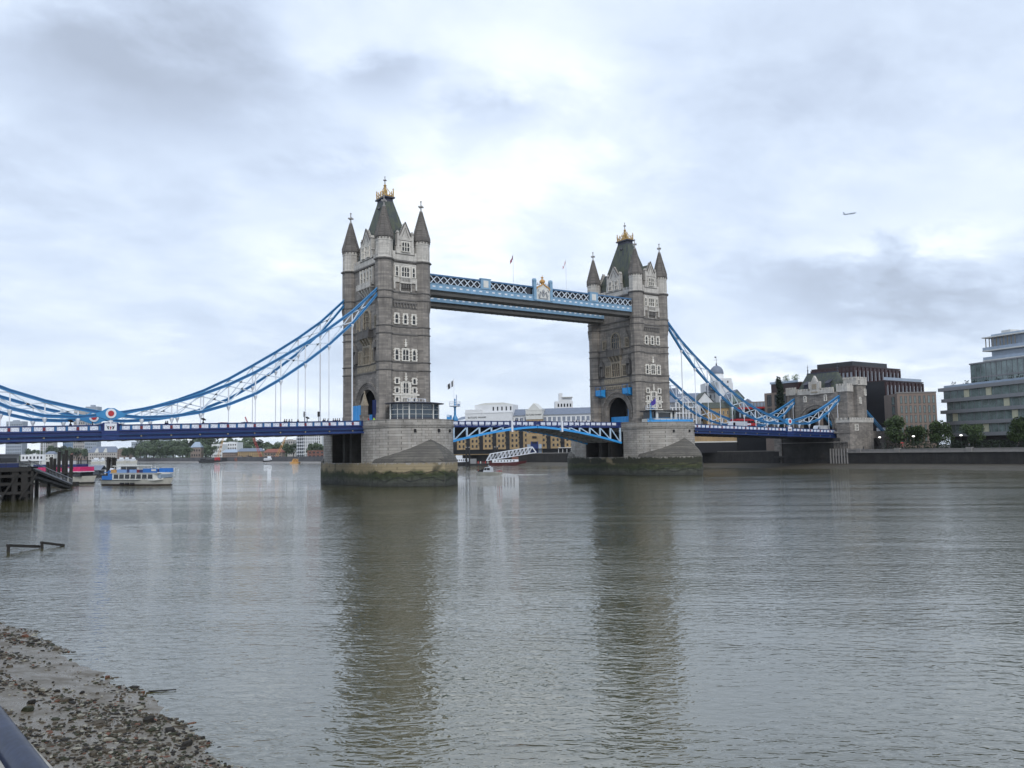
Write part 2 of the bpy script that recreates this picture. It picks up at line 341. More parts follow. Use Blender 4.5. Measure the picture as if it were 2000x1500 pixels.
# stones
def rock(mb, x, y, z, sx, sy, sz, rz, n=6):
    cs, sn = math.cos(rz), math.sin(rz); vs = []
    prof = ((0.55, -0.5), (1.0, -0.1), (0.72, 0.55))
    for r, h in prof:
        for i in range(n):
            t = 2*math.pi*i/n; k = r*random.uniform(.7, 1.15); px, py = math.cos(t)*k*sx, math.sin(t)*k*sy
            vs.append((x+px*cs-py*sn, y+px*sn+py*cs, z+h*sz*random.uniform(.75, 1.2)))
    fs = [(k*n+i, k*n+(i+1) % n, (k+1)*n+(i+1) % n, (k+1)*n+i) for k in range(2) for i in range(n)] + [tuple(range(2*n, 3*n))]
    mb.add(vs, fs)
for nm, col in (('st1', (0.018, 0.016, 0.013)), ('st2', (0.07, 0.058, 0.042)), ('st3', (0.24, 0.23, 0.19)), ('st4', (0.12, 0.055, 0.035)), ('st5', (0.03, 0.033, 0.018))): MT[nm] = plain('stone '+nm, col, 0.75, var=0.5, sc=6, spec=.25)
w = MB(); rnd = random.Random(3)
def dens(x, y):
    s = shore_x(y)-x
    return 0.5+0.5*math.sin(x*0.9+1.3)*math.sin(y*0.42+0.7) + 0.35*math.sin(x*2.3+y*1.1)
cnt = 0
while cnt < 40000:
    y = -177 + 60*(rnd.random()**1.9); sx = shore_x(y); x = sx + 0.5 - rnd.random()*(min(8.5, sx+140.0)+0.5)
    near = 1.0 if y < -163 else 0.0
    if rnd.random() > max(0.03, dens(x, y)*1.3-.25+0.75*near): continue
    s = 0.016 + 0.055*rnd.random()**2.0 + (0.10*rnd.random() if rnd.random() < 0.02 else 0)
    w.cur = rnd.choice((0, 0, 0, 1, 1, 1, 4, 4, 2, 3, 1, 0) if rnd.random() < .5 else (0, 1, 1, 4, 2))
    rock(w, x, y, mud_z(x, y)+s*0.1, s*rnd.uniform(.8, 1.9), s*rnd.uniform(.7, 1.3), s*rnd.uniform(.35, .95), rnd.random()*6.3); cnt += 1
tag(w.build('foreshore_stones', ['st1', 'st2', 'st3', 'st4', 'st5']), 'dark broken stones and brick rubble scattered over the muddy foreshore', 'stones', kind='stuff')
for (u, v), s, mt, lab in (((210, 1317), .085, 'st4', 'lone orange brown stone standing in the shallow water'), ((112, 1360), .10, 'st1', 'dark wedge of stone on the foreshore at the waters edge'), ((290, 1411), .17, 'st1', 'large black boulder on the foreshore near the waterline'), ((365, 1452), .16, 'st1', 'large black boulder lowest down the foreshore beside the water'), ((55, 1413), .16, 'st5', 'dark squared stone beside the river wall coping'), ((62, 1395), .12, 'st1', 'pointed black stone on bare mud near the river wall')):
    p = CP + ray(u, v)*((0.12-CP.z)/ray(u, v).z); w = MB(); rock(w, 0, 0, 0.0, s*1.2, s*.9, s*.95, 0.4, 8)
    o = w.build('boulder', mt); o.location = (p.x, p.y, max(0.0, mud_z(p.x, p.y))+s*0.25); tag(o, lab, 'stone', 'larger stones on the foreshore')
w = MB(); w.cyl((0, 0, 0), (0.75, -0.42, 0.02), 0.025, 0.018, 6)
o = w.build('driftwood_stick', 'timber'); p = CP + ray(290, 1350)*((0.03-CP.z)/ray(290, 1350).z); o.location = (p.x, p.y, 0.02); tag(o, 'thin dark stick floating in the shallows off the foreshore', 'stick')
# river wall + quay under the camera
Q = CP + ray(58, 1450)*((5.6-CP.z)/ray(58, 1450).z); WD = Vector((-.10, .995, 0)).normalized(); WN = Vector((-WD.y, WD.x, 0))
def wl(a, b_): p = Q + WD*a + WN*b_; return (p.x, p.y)
MT['quay'] = masonry('quay masonry', (0.25, 0.24, 0.21), 1.2, 0.6, stain=0.4); MT['granitecop'] = plain('speckled granite coping', (0.25, 0.24, 0.215), 0.85, var=.5, sc=7)
t = thing('quay_wall', 'rough stone river wall with pale speckled coping at the near corner', 'river wall')
w = MB(); w.prism([wl(-30, .25), wl(90, .25), wl(90, 14), wl(-30, 14)], -2, 5.40); w.build('wall', 'quay', t)
for k in range(-12, 30):
    w = MB(); w.prism([wl(k*1.5, 0), wl(k*1.5+1.49, 0), wl(k*1.5+1.49, .55), wl(k*1.5, .55)], 5.40, 5.6); w.build('coping_block', 'granitecop', t)
w = MB(); w.prism([wl(-30, .55), wl(90, .55), wl(90, 14), wl(-30, 14)], 5.40, 5.58); w.build('promenade', 'asphalt', t)
P_ = CP + ray(42, 1486)*2.0
t = thing('river_railing', 'blue grey tubular handrail on the wall above the foreshore', 'railing', P_, math.atan2(-.075, 1)*-1)
MT['railpaint'] = plain('worn blue grey gloss paint', (0.020, 0.028, 0.055), 0.28, var=0.6, sc=9)
rz = 5.6 - P_.z
w = MB(); w.cyl((0, -8, 0), (0, 14, 0), 0.034, n=20); w.build('handrail', 'railpaint', t, True)
w = MB(); w.cyl((0, -8, rz*.5), (0, 14, rz*.5), 0.02, n=10); w.build('lower_rail', 'railpaint', t, True)
for k in range(-3, 6):
    w = MB(); w.cyl((0.0, k*2.4+2.0, rz), (0.0, k*2.4+2.0, -.02), 0.026, n=10); w.build('post', 'railpaint', t, True)

# south bank
def bank(name, pts, z, mat, kind='structure'):
    w = MB(); w.prism(pts, -2, z); return tag(w.build(name, mat), kind=kind)
MT['ground'] = plain('paved ground', (0.12, 0.115, 0.105), 0.9)
MT['grassfar'] = plain('far bank grass', (0.05, 0.07, 0.03), 0.95)
bA, bB, bC = at(1110, 452), at(890, 500), at(640, 735)
bank('south_bank_ground', [(131, -385), (2900, -385), (2900, 1200), (900, 900), (bB.x+40, bB.y+60), (bB.x-1, bB.y+30), (bB.x, bB.y), (bA.x, bA.y), (131, 60)], 6.0, 'ground')
w = MB(); vs_ = []
for i, y in enumerate(range(-160, 250, 10)):
    k = 6*math.sin(i*0.7)+3*math.sin(i*1.9); x1 = 108+k if y < 60 else 108 + (y-60)*0.1
    vs_ += [(131, y, 1.3), (122, y, 0.85), (x1, y, -0.12)]
n_ = len(vs_)//3
w.add(vs_, [(3*i+j, 3*i+j+1, 3*i+j+4, 3*i+j+3) for i in range(n_-1) for j in range(2)])
MT['mudfar'] = plain('dark tidal mud', (0.05, 0.043, 0.03), 0.7, var=.5, sc=.3)
tag(w.build('south_foreshore', 'mudfar'), kind='structure')
MT['darkwall'] = masonry('algae dark river wall', (0.016, 0.015, 0.014), 1.2, 0.5, stain=0.3, mort=0.6)
t = thing('embankment_wall', 'black algae stained river wall with pale coping right of the bridge', 'river wall', (131, 0, 0))
w = MB(); w.box(-1.2, 0.1, -200, -15, -1, 4.9); w.build('wall', 'darkwall', t)
w = MB(); w.box(-1.5, 0.3, -200, -15, 4.9, 5.2); w.box(-1.1, -0.6, -200, -15, 5.2, 5.95); w.box(-1.2, -0.5, -200, -15, 5.95, 6.15); w.build('parapet', 'concrete', t)
for yy in (-19.5, -33.5, -57, -90): 
    w = MB(); w.cbox((-1.0, yy, 5.7), (1.3, 1.8, 1.5)); w.build('pilaster', 'concrete', t)
t = thing('wharf_river_wall', 'black river wall under the brick warehouses behind the bridge', 'river wall')
w = MB(); pa, pb, pc = Vector((131, 60, 0)), Vector((bA.x, bA.y, 0)), Vector((bB.x, bB.y, 0))
w.bar((pa.x-.5, pa.y, 2.0), (pb.x-.5, pb.y, 2.0), 1.2, 7.6); w.bar((pb.x, pb.y, 2), (pc.x, pc.y, 2), 1.2, 7.5); w.bar((131, 14, 2.0), (131, 60, 2.0), 1.1, 7.4); w.build('wall', 'darkwall', t)
w = MB(); w.bar((pb.x, pb.y, 5.95), (pc.x, pc.y, 5.95), 1.5, 0.4); w.bar((pa.x, pa.y, 5.95), (pb.x, pb.y, 5.95), 1.5, 0.4); w.build('coping', 'concrete', t)

# ================================================================== PIERS
def pier_outline_up(r=10.65, yc=11.5, n=14):
    pts = [(r*math.cos(math.pi*i/n), yc + r*math.sin(math.pi*i/n)) for i in range(n+1)]
    return pts + [(-x, -y) for x, y in pts]
def half_ogive(ys=14.0, L=14.2, r=10.65, n=12):
    pts = []
    for i in range(n+1):
        t = i/n; pts.append((r*(1-t**1.8), ys + L*t))
    return pts + [(-x, y) for x, y in pts[::-1][1:]]
def make_pier(cx, label):
    t = thing('bridge_pier', label, 'bridge pier', (cx, 0, 0), group='stone river piers of the bridge')
    og = half_ogive(); low = og + [(-x, -y) for x, y in og]
    w = MB(); w.prism(low, -3, 5.2); w.build('tidal_base', 'pier', t)
    up = pier_outline_up()
    w = MB()
    # upper body: two rounded ends and a middle recessed by the bascule chamber
    n = 14
    for s in (1, -1):
        e = [(s*10.65*math.cos(math.pi*i/n), s*(11.5 + 10.65*math.sin(math.pi*i/n))) for i in range(n+1)]
        e += [(-s*10.65, s*8.4), (s*10.65, s*8.4)]
        w = MB(); w.prism(e, 5.2, 12.6); w.build('granite_body', 'pier', t)
    w = MB(); w.box(-6.0, 6.0, -8.4, 8.4, 5.2, 12.6); w.box(-10.5, 10.5, -8.4, -8.1, 5.2, 12.6); w.box(-10.5, 10.5, 8.1, 8.4, 5.2, 12.6); w.box(-10.5, 10.5, -8.1, 8.1, 12.4, 12.6); w.build('bascule_chamber', 'sootshade', t); w = MB()
    w.prism(up, 12.6, 13.9)
    w.build('capping', 'pier', t)
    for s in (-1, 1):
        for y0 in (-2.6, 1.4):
            w = MB(); w.box(min(s*6.0, s*10.3), max(s*6.0, s*10.3), y0, y0+1.3, 5.2, 12.4); w.build('chamber_wall', 'sootshade', t)
    w = MB()
    for k, (o_, z0, z1) in enumerate(((0.18, 13.25, 13.45), (0.28, 13.55, 13.8), (0.10, 13.9, 14.9), (0.2, 14.9, 15.02))):
        w.prism([(x*(1+o_/10.65), y*(1+o_/22.0)) for x, y in up], z0, z1)
    w.build('parapet_course', 'pier', t)
    # dark drain openings
    for a in (R(-55), R(-78), R(-110)):
        w = MB(); w.cbox((10.7*math.cos(a), -11.5+10.7*math.sin(a), 12.4), (0.5, 0.5, 0.7), a); w.build('drain_opening', 'dark', t)
    # cutwater caps: stone domes rising to an apex on the round wall
    for s in (1, -1):
        w = MB(); rings = 10; o0 = half_ogive(); vs = []
        for k in range(rings+1):
            q = k/rings; z = 5.2 + 5.8*q**0.9; sc = 1-q**1.5
            for x, y in o0: vs.append((s*x*sc, s*(21.0 + (y-21.0)*sc), z))
        m = len(o0)
        w.add(vs, [(k*m+i, k*m+i+1, (k+1)*m+i+1, (k+1)*m+i) if s > 0 else (k*m+i, k*m+i+1, (k+1)*m+i+1, (k+1)*m+i) for k in range(rings) for i in range(m-1)])
        w.build('cutwater_cap', 'hood', t)
    # mooring chains hung in swags round the base
    segs = [(x*1.012, -y*1.006) for x, y in half_ogive(n=24)]
    for zt, dp in ((3.5, 0.9), (2.1, 1.0)):
        m = len(segs); prev = None; w = MB()
        for i in range(m*2-1):
            a = segs[i//2]; b_ = segs[min(m-1, i//2+1)]; x, y = ((a[0]+b_[0])/2, (a[1]+b_[1])/2) if i % 2 else a
            z = zt - dp*(.75+.3*math.sin(i*.37+zt))*abs(math.sin(i*math.pi/(13 if zt > 3 else 18)))
            if prev: w.cyl(prev, (x, y, z), 0.045, n=5)
            prev = (x, y, z)
        w.build('mooring_chain', 'black', t)
    return t
make_pier(-41.15, 'stone river pier with tan and green tide marks under the nearer left tower')
make_pier(41.15, 'stone river pier with dark algae base under the farther right tower')

# ================================================================== TOWERS
def frameM(kind, dist):     # local (u, inward, z)
    if kind == 'W': return Matrix(((1, 0, 0, 0), (0, 1, 0, -dist), (0, 0, 1, 0), (0, 0, 0, 1)))
    if kind == 'E': return Matrix(((-1, 0, 0, 0), (0, -1, 0, dist), (0, 0, 1, 0), (0, 0, 0, 1)))
    if kind == 'N': return Matrix(((0, 1, 0, -dist), (-1, 0, 0, 0), (0, 0, 1, 0), (0, 0, 0, 1)))
    if kind == 'S': return Matrix(((0, -1, 0, dist), (1, 0, 0, 0), (0, 0, 1, 0), (0, 0, 0, 1)))
def win_meshes(w, h, lights=1, head='point', quoin=True, fr=0.25, proud=0.30, transom=True, sill=True):
    f = MB(); 
    f.box(-w/2-fr, -w/2, -proud, 0.05, -0.02, h+0.02); f.box(w/2, w/2+fr, -proud, 0.05, -0.02, h+0.02)
    f.box(-w/2-fr, w/2+fr, -proud-.02, 0.05, h+0.02, h+0.02+fr); f.box(-w/2-fr-.05, w/2+fr+.05, -proud-.08, 0.05, -0.02-fr*.8, -0.02)
    if quoin:
        z = 0.1; k = 0
        while z < h-0.2:
            if k % 2 == 0: 
                f.box(-w/2-fr-.2, -w/2-fr, -proud+.04, 0.05, z, z+.34); f.box(w/2+fr, w/2+fr+.2, -proud+.04, 0.05, z, z+.34)
            z += .34; k += 1
    lw = w/lights
    for i in range(1, lights): f.box(-w/2+i*lw-.07, -w/2+i*lw+.07, -proud+.03, 0.05, 0, h)
    if transom: f.box(-w/2, w/2, -proud+.05, 0.05, h*.47-.06, h*.47+.06)
    if head == 'point':
        for i in range(lights):
            a = -w/2+i*lw; hh = min(lw*.75, h*.3)
            f.slab([(a, h-hh), (a+lw*.16, h-hh*.45), (a+lw*.5, h), (a, h)], -proud+.06, 0.03)
            f.slab([(a+lw, h-hh), (a+lw, h), (a+lw*.5, h), (a+lw*.84, h-hh*.45)], -proud+.06, 0.03)
    p = MB(); p.box(-w/2, w/2, -0.03, 0.04, 0.0, h)
    return f, p
def arch_window(w, h, lights=4):
    f = MB(); r = w/2; zs = h-r; n = 10; fr = 0.4
    out = [(-r-fr, 0)] + [((r+fr)*-math.cos(math.pi*i/n), zs+(r+fr)*math.sin(math.pi*i/n)) for i in range(n+1)] + [(r+fr, 0)]
    inn = [(-r, 0)] + [(r*-math.cos(math.pi*i/n), zs+r*math.sin(math.pi*i/n)) for i in range(n+1)] + [(r, 0)]
    for i in range(len(out)-1): f.slab([out[i], out[i+1], inn[i+1], inn[i]], -0.3, 0.05)
    for i in range(1, lights):
        x = -r+i*w/lights; f.box(x-.07, x+.07, -.18, .05, 0, zs+math.sqrt(max(0, r*r-x*x)))
    f.box(-r, r, -.17, .05, h*.42, h*.42+.12); f.box(-r, r, -.17, .05, h*.7, h*.7+.12); f.box(-r-fr, r+fr, -.4, .05, -.3, 0)
    p = MB(); p.slab(inn, -0.04, 0.04); return f, p
def put_win(tw, F, u, z, w, h, mat='cream', arch=False, **k):
    f, p = (arch_window(w, h, k.get('lights', 4)) if arch else win_meshes(w, h, **k))
    Mx = F @ Matrix.Translation((u, 0, z))
    o = f.build('window', mat, tw, M=Mx); p.build('pane', 'glass', o)
    return o
def cross_finial(w, x, y, z0, s=1.0):
    w.cyl((x, y, z0), (x, y, z0+2.5*s), .16*s, .10*s, 6); w.lathe([(.12*s, z0+.2*s), (.34*s, z0+.35*s), (.12*s, z0+.5*s)], (x, y), 8)
    w.bar((x-.62*s, y, z0+1.35*s), (x+.62*s, y, z0+1.35*s), .26*s, .3*s); w.bar((x, y-.62*s, z0+1.35*s), (x, y+.62*s, z0+1.35*s), .26*s, .3*s)
    w.sphere((x, y, z0+2.5*s), .2*s)
def turret(tw, x, y):
    ph = R(22.5); k = 1/math.cos(R(22.5)); q = lambda l: [(r*k, z) for r, z in l]
    w = MB(); w.lathe(q([(1.98, 14.9), (1.98, 16.4), (1.84, 16.8), (1.80, 26.9), (1.78, 41.2), (1.85, 41.6), (1.98, 43.6), (1.98, 53.4)]), (x, y), 8, ph)
    for i in range(8):
        a = ph + 2*math.pi*i/8
        w.add([(x+1.9*math.cos(a)*k*.97, y+1.9*math.sin(a)*k*.97, 41.0), (x+2.0*math.cos(a-.22)*k, y+2.0*math.sin(a-.22)*k, 43.9), (x+2.0*math.cos(a+.22)*k, y+2.0*math.sin(a+.22)*k, 43.9), (x+2.14*math.cos(a)*k, y+2.14*math.sin(a)*k, 43.9)], [(0, 1, 3), (0, 3, 2)])
    o = w.build('turret', 'stone', tw)
    w = MB(); w.lathe(q([(1.98, 53.4), (1.90, 54.2), (1.90, 57.9), (1.99, 58.0), (1.99, 58.2), (1.90, 58.3), (1.92, 58.8)]), (x, y), 8, ph)
    for i in range(8):       # blind tracery panels on the drum
        a = 2*math.pi*i/8; ca, sa = math.cos(a), math.sin(a)
        for du in (-.42, .42):
            w.cbox((x+1.91*ca-sa*du, y+1.91*sa+ca*du, 55.9), (.10, .10, 2.6), a)
        w.cbox((x+1.91*ca, y+1.91*sa, 57.2), (.10, 1.1, .16), a); w.cbox((x+1.91*ca, y+1.91*sa, 54.7), (.10, 1.1, .16), a)
    w.build('turret_drum', 'light', o)
    w = MB(); w.lathe(q([(1.92, 58.8), (2.14, 59.0), (2.14, 59.35), (2.05, 59.6), (1.6, 61.2), (1.17, 62.9), (.72, 64.8), (.30, 66.6)]), (x, y), 8, ph)
    for i in range(16):
        a = 2*math.pi*i/16; w.cbox((x+2.06*math.cos(a), y+2.06*math.sin(a), 58.7), (.25, .22, .55), a)
    for i in range(8):
        a = ph+2*math.pi*i/8; w.bar((x+2.1*k*math.cos(a), y+2.1*k*math.sin(a), 59.6), (x+.32*math.cos(a), y+.32*math.sin(a), 66.6), .14)
    w.build('spire', 'spire', o)
    w = MB(); w.lathe([(.2, 66.3), (.38, 66.5), (.38, 66.75), (.2, 66.9)], (x, y), 8); cross_finial(w, x, y, 66.4, 1.15); w.build('finial', 'finialstone', o)
def gable(tw, F, hw, wins):
    w = MB(); z0 = 53.6
    sh = hw*0.80
    w.slab([(-hw, z0), (hw, z0), (hw, 57.2), (sh+.1, 58.0), (sh, 59.3), (sh-.5, 59.6), (0, 63.0), (-sh+.5, 59.6), (-sh, 59.3), (-sh-.1, 58.0), (-hw, 57.2)], -0.31, 0.55)
    for s in (-1, 1):
        w.box(s*sh-.3, s*sh+.3, -.4, .6, 56.5, 60.2); w.slab([(s*sh-.36, 60.2), (s*sh+.36, 60.2), (s*sh, 61.0)], -.35, .55)
        for k in range(6):      # crockets up the rake
            tt = k/6; w.cbox((s*(sh-.5)*(1-tt), .1, 59.75+3.4*tt), (.3, .5, .34))
    w.box(-hw, hw, -.36, 0, 55.25, 55.5); w.box(-hw*.75, hw*.75, -.34, 0, 58.35, 58.5)
    # blind pointed arch over the lights
    n = 8; r = hw*.62
    for i in range(n):
        a0, a1 = math.pi*i/n, math.pi*(i+1)/n
        w.bar((-r*math.cos(a0), -.28, 58.55+r*.75*math.sin(a0)), (-r*math.cos(a1), -.28, 58.55+r*.75*math.sin(a1)), .2, .16, (0, 1, 0))
    for kx in (-.5, 0, .5): w.box(kx*r-.05, kx*r+.05, -.33, -.2, 58.6, 58.6+r*.55)
    w.box(-.3, .3, -.36, -.2, 61.0, 61.5)
    for sx_ in (-.55, .55):
        w.box(sx_*hw*1.35-.08, sx_*hw*1.35+.08, -.34, -.2, 54, 58.2)
    o = w.build('gable', 'light', tw, M=F)
    w = MB()
    for s in (-1, 1):
        w.bar((s*(sh-.35), -.36, 59.75), (0, -.36, 63.15), .18, .22, (0, 1, 0)); w.bar((s*(sh-.5)*.62, -.34, 59.4), (0, -.34, 61.7), .1, .1, (0, 1, 0)); w.box(s*sh-.36, s*sh+.36, -.46, .6, 60.15, 60.3)
    w.box(-hw-.05, hw+.05, -.42, .1, 55.1, 55.25); w.box(-hw*.78, hw*.78, -.40, 0, 58.5, 58.62); w.box(-hw-.08, hw+.08, -.38, .56, 57.15, 57.3)
    w.build('weathered_coping', 'spire', o)
    for (u, wd, z, h, li) in wins:
        f, p = win_meshes(wd, h, lights=li, quoin=False, fr=.16, proud=.34)
        fo = MB(); 
        ob = f.build('window', ['cream', 'glass'], o, M=Matrix.Translation((u, -.30, z)))
        base = len(ob.data.polygons)
        q = MB(); q.v = f.v[:]; q.f = f.f[:]; q.mi = [0]*len(f.f); q.cur = 1; q.box(-wd/2, wd/2, -0.03, 0.04, 0.0, h)
        me = bpy.data.meshes.new('window'); me.from_pydata(q.v, [], q.f); me.materials.append(MT['cream']); me.materials.append(MT['glass']); me.polygons.foreach_set('material_index', q.mi); ob.data = me
    # roof of the gable running back into the main roof
    w = MB(); w.slab([(-sh, 56.0), (sh, 56.0), (sh, 59.0), (0, 62.3), (-sh, 59.0)], 0.55, 5.0); w.build('gable_roof', 'slate', tw, M=F)
def arch_poly(half_w, z0, z1, r, zs, n=14):
    p = [(-half_w, z0), (-r, z0)] + [(-r*math.cos(math.pi*i/n), zs + r*math.sin(math.pi*i/n)) for i in range(n+1)] + [(r, z0), (half_w, z0), (half_w, z1), (-half_w, z1)]
    return p
def arch_wall(w, half_w, z0, z1, r, zs, y0, y1, n=16):
    # built from quads so it triangulates cleanly
    w.box(-half_w, -r, y0, y1, z0, zs); w.box(r, half_w, y0, y1, z0, zs)
    for i in range(n):
        a0, a1 = math.pi*i/n, math.pi*(i+1)/n; xa, xb = -r*math.cos(a0), -r*math.cos(a1); za, zb = zs+r*math.sin(a0), zs+r*math.sin(a1)
        w.slab([(xa, za), (xb, zb), (xb, z1), (xa, z1)], y0, y1)
    w.box(-half_w, -r, y0, y1, zs, z1); w.box(r, half_w, y0, y1, zs, z1)
def arch_ring(w, r0, r1, zs, z0, y0, y1, n=18):
    for s in (-1, 1): w.box(min(s*r0, s*r1), max(s*r0, s*r1), y0, y1, z0, zs)
    for i in range(n):
        a0, a1 = math.pi*i/n, math.pi*(i+1)/n
        w.slab([(-r1*math.cos(a0), zs+r1*math.sin(a0)), (-r1*math.cos(a1), zs+r1*math.sin(a1)), (-r0*math.cos(a1), zs+r0*math.sin(a1)), (-r0*math.cos(a0), zs+r0*math.sin(a0))], y0, y1)
TX, TY = 5.06, 9.42
WX, WY = 4.95, 10.3
def statue(tw, F, u, z):
    w = MB(); w.box(u-.9, u+.9, -.25, .1, z+.0, z+.3); w.lathe([(.55, z+.3), (.5, z+1.2), (.38, z+2.0), (.45, z+2.6), (.2, z+2.9)], (u, -.45), 8)
    w.sphere((u, -.45, z+3.15), .28); w.slab([(u-.95, z+3.5), (u+.95, z+3.5), (u, z+5.2)], -1.0, 0.05); w.box(u-.95, u-.75, -.9, .05, z+.5, z+3.6); w.box(u+.75, u+.95, -.9, .05, z+.5, z+3.6)
    w.cyl((u, -.5, z+5), (u, -.5, z+6.2), .12, .03, 5)
    w.build('niche_statue', 'string', tw, M=F)
def make_tower(cx, label, inner):
    tw = thing('bridge_tower', label, 'bridge tower', (cx, 0, 0), group='twin gothic towers of the bridge')
    w = MB(); w.box(-WX, WX, -WY, WY, 25.2, 53.7)
    for s in (-1, 1): w.box(-WX, WX, min(s*WY, s*7.8), max(s*WY, s*7.8), 14.2, 25.2)
    w.build('wall', 'stone', tw)
    for kd in ('N', 'S'):
        F = frameM(kd, WX)
        w = MB(); arch_wall(w, 7.8, 14.2, 25.2, 4.9, 18.3, 0.0, 1.2); w.build('arch_wall', 'stone', tw, M=F)
        w = MB()
        for r0, r1, y0 in ((6.35, 6.75, -.35), (5.95, 6.2, -.2), (5.45, 5.75, -.14), (4.9, 5.15, -.1)): arch_ring(w, r0, r1, 18.2, 15.2, y0, 0.02)
        w.build('arch_moulding', 'stone', tw, M=F)
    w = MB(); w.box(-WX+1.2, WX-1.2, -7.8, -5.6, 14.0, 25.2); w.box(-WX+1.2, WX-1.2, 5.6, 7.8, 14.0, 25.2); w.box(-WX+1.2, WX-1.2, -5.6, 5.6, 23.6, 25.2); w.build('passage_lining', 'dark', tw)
    for sx in (-1, 1):
        for sy in (-1, 1): turret(tw, sx*TX, sy*TY)
    # string courses all the way round
    ph = R(22.5); k = 1/math.cos(ph)
    def course(z, h, o_, mat, r, name='string_course'):
        w = MB()
        w.box(-WX-o_, WX+o_, -7.6, 7.6, z, z+h); w.box(-3.3, 3.3, -WY-o_, WY+o_, z, z+h)
        for sx in (-1, 1):
            for sy in (-1, 1): w.lathe([((r+o_*.3)*k, z+.004), ((r+o_)*k, z+h*.5), ((r+o_)*k, z+h-.004)], (sx*TX, sy*TY), 8, ph)
        return w.build(name, mat, tw)
    for z, r in ((26.9, 1.80), (28.9, 1.80), (35.6, 1.79), (37.45, 1.79), (43.95, 1.98), (45.75, 1.98)): course(z, .30, .20, 'string', r)
    course(53.35, .38, .38, 'string', 1.98, 'cornice')
    course(53.74, .2, .22, 'light', 1.98, 'cornice')
    course(14.9, .6, .18, 'stone', 2.0, 'plinth')
    # battlements
    w = MB()
    for s in (-1, 1):
        w.box(-3.3, 3.3, s*WY-.25, s*WY+.25, 53.9, 55.0); w.box(s*WX-.25, s*WX+.25, -7.6, 7.6, 53.9, 55.0)
        for kx in (-2.95, 2.95): w.box(kx-.35, kx+.35, s*WY-.25, s*WY+.25, 55.0, 55.8)
        for ky in (-6.9, -5.6, -4.3, 4.3, 5.6, 6.9): w.box(s*WX-.25, s*WX+.25, ky-.38, ky+.38, 55.0, 55.8)
    w.build('battlement', 'light', tw)
    # roof
    w = MB(); z0, z1 = 54.2, 70.4
    def frus(xa, ya, za, xb, yb, zb): 
        w.add([(-xa, -ya, za), (xa, -ya, za), (xa, ya, za), (-xa, ya, za), (-xb, -yb, zb), (xb, -yb, zb), (xb, yb, zb), (-xb, yb, zb)], [(3, 2, 1, 0), (4, 5, 6, 7), (0, 1, 5, 4), (1, 2, 6, 5), (2, 3, 7, 6), (3, 0, 4, 7)])
    frus(4.7, 8.0, z0, 3.9, 6.4, 58.0); frus(3.9, 6.4, 58.0, 1.15, 2.25, z1); roof = w.build('roof', 'slate', tw)
    w = MB(); frus(1.2, 2.3, z1-.5, 1.05, 2.15, 71.3); frus(1.5, 2.6, 71.3, 1.5, 2.6, 71.65)
    for s in (-1, 1):
        w.cyl((s*1.9, 0, 68.6), (s*1.45, 0, 69.2), .35, .3, 6)
    w.build('ridge_platform', 'lead', roof)
    w = MB()
    for s in (-1, 1):
        for yy in (-2.2, -1.1, 0, 1.1, 2.2):
            w.bar((s*1.25, yy, 71.65), (s*1.25, yy, 72.9), .13)
            w.lathe([(.02, 73.5), (.2, 73.0), (.1, 72.8)][::-1], (s*1.25, yy), 5)
        for xx in (-.6, .6): w.bar((xx, s*2.35, 71.65), (xx, s*2.35, 73.1), .12)
        for yy in (-1.65, -.55, .55, 1.65):
            w.bar((s*1.25, yy-.5, 71.9), (s*1.25, yy, 72.7), .09); w.bar((s*1.25, yy+.5, 71.9), (s*1.25, yy, 72.7), .09)
        w.bar((s*1.25, -2.35, 71.85), (s*1.25, 2.35, 71.85), .12, .3); w.bar((-1.25, s*2.35, 71.85), (1.25, s*2.35, 71.85), .12, .3)
        for q in (-1, 1):
            w.bar((s*1.2, q*2.2, 71.65), (s*1.2, q*2.2, 73.4), .24); w.bar((s*1.2-.22, q*2.2, 73.6), (s*1.2+.22, q*2.2, 73.6), .14); w.bar((s*1.2, q*2.2, 73.4), (s*1.2, q*2.2, 74.0), .1)
            w.bar((s*1.0, q*1.9, 72.2), (0, 0, 75.0), .12)
    w.bar((0, 0, 71.65), (0, 0, 75.2), .35)
    for q in (-1, 1): w.bar((0, q*1.5, 71.7), (0, q*.3, 74.2), .2); w.bar((q*.8, 0, 71.7), (q*.2, 0, 74.2), .2); w.bar((0, q*.9, 71.7), (0, q*.9, 73.8), .16)
    w.lathe([(.1, 74.6), (.45, 75.0), (.1, 75.4)], (0, 0), 8)
    w.build('gilt_cresting', 'gold', roof)
    w = MB(); w.cyl((0, 0, 75.2), (0, 0, 77.3), .13, .07, 6); w.bar((-.45, 0, 76.4), (.45, 0, 76.4), .2); w.bar((0, -.45, 76.4), (0, .45, 76.4), .2); w.sphere((0, 0, 77.3), .14); w.build('finial', 'string', roof)
    # faces
    for kd in ('W', 'E'):
        F = frameM(kd, WY)
        gable(tw, F, 2.45, [(0, 2.0, 55.9, 2.2, 3)])
        if kd == 'E': continue
        # top stage
        w = MB(); w.box(-3.05, 3.05, -.16, .05, 49.5, 52.9); w.box(-1.5, 1.5, -.7, 0, 48.2, 49.45); w.box(-3.2, -1.5, -.3, 0, 48.3, 49.5); w.box(1.5, 3.2, -.3, 0, 48.3, 49.5)
        w.box(-1.6, 1.6, -.85, 0, 49.3, 49.5); w.box(-1.6, 1.6, -.8, 0, 48.0, 48.2)
        for uu in (-2.95, 2.95): w.box(uu-.22, uu+.22, -.35, 0, 46.6, 48.3)
        w.box(-1.6, 1.6, -.12, 0, 45.9, 46.2)
        for s in (-1, 1): w.box(s*1.5-.12, s*1.5+.12, -.5, 0, 46.1, 48.1)
        w.build('balcony', 'light', tw, M=F)
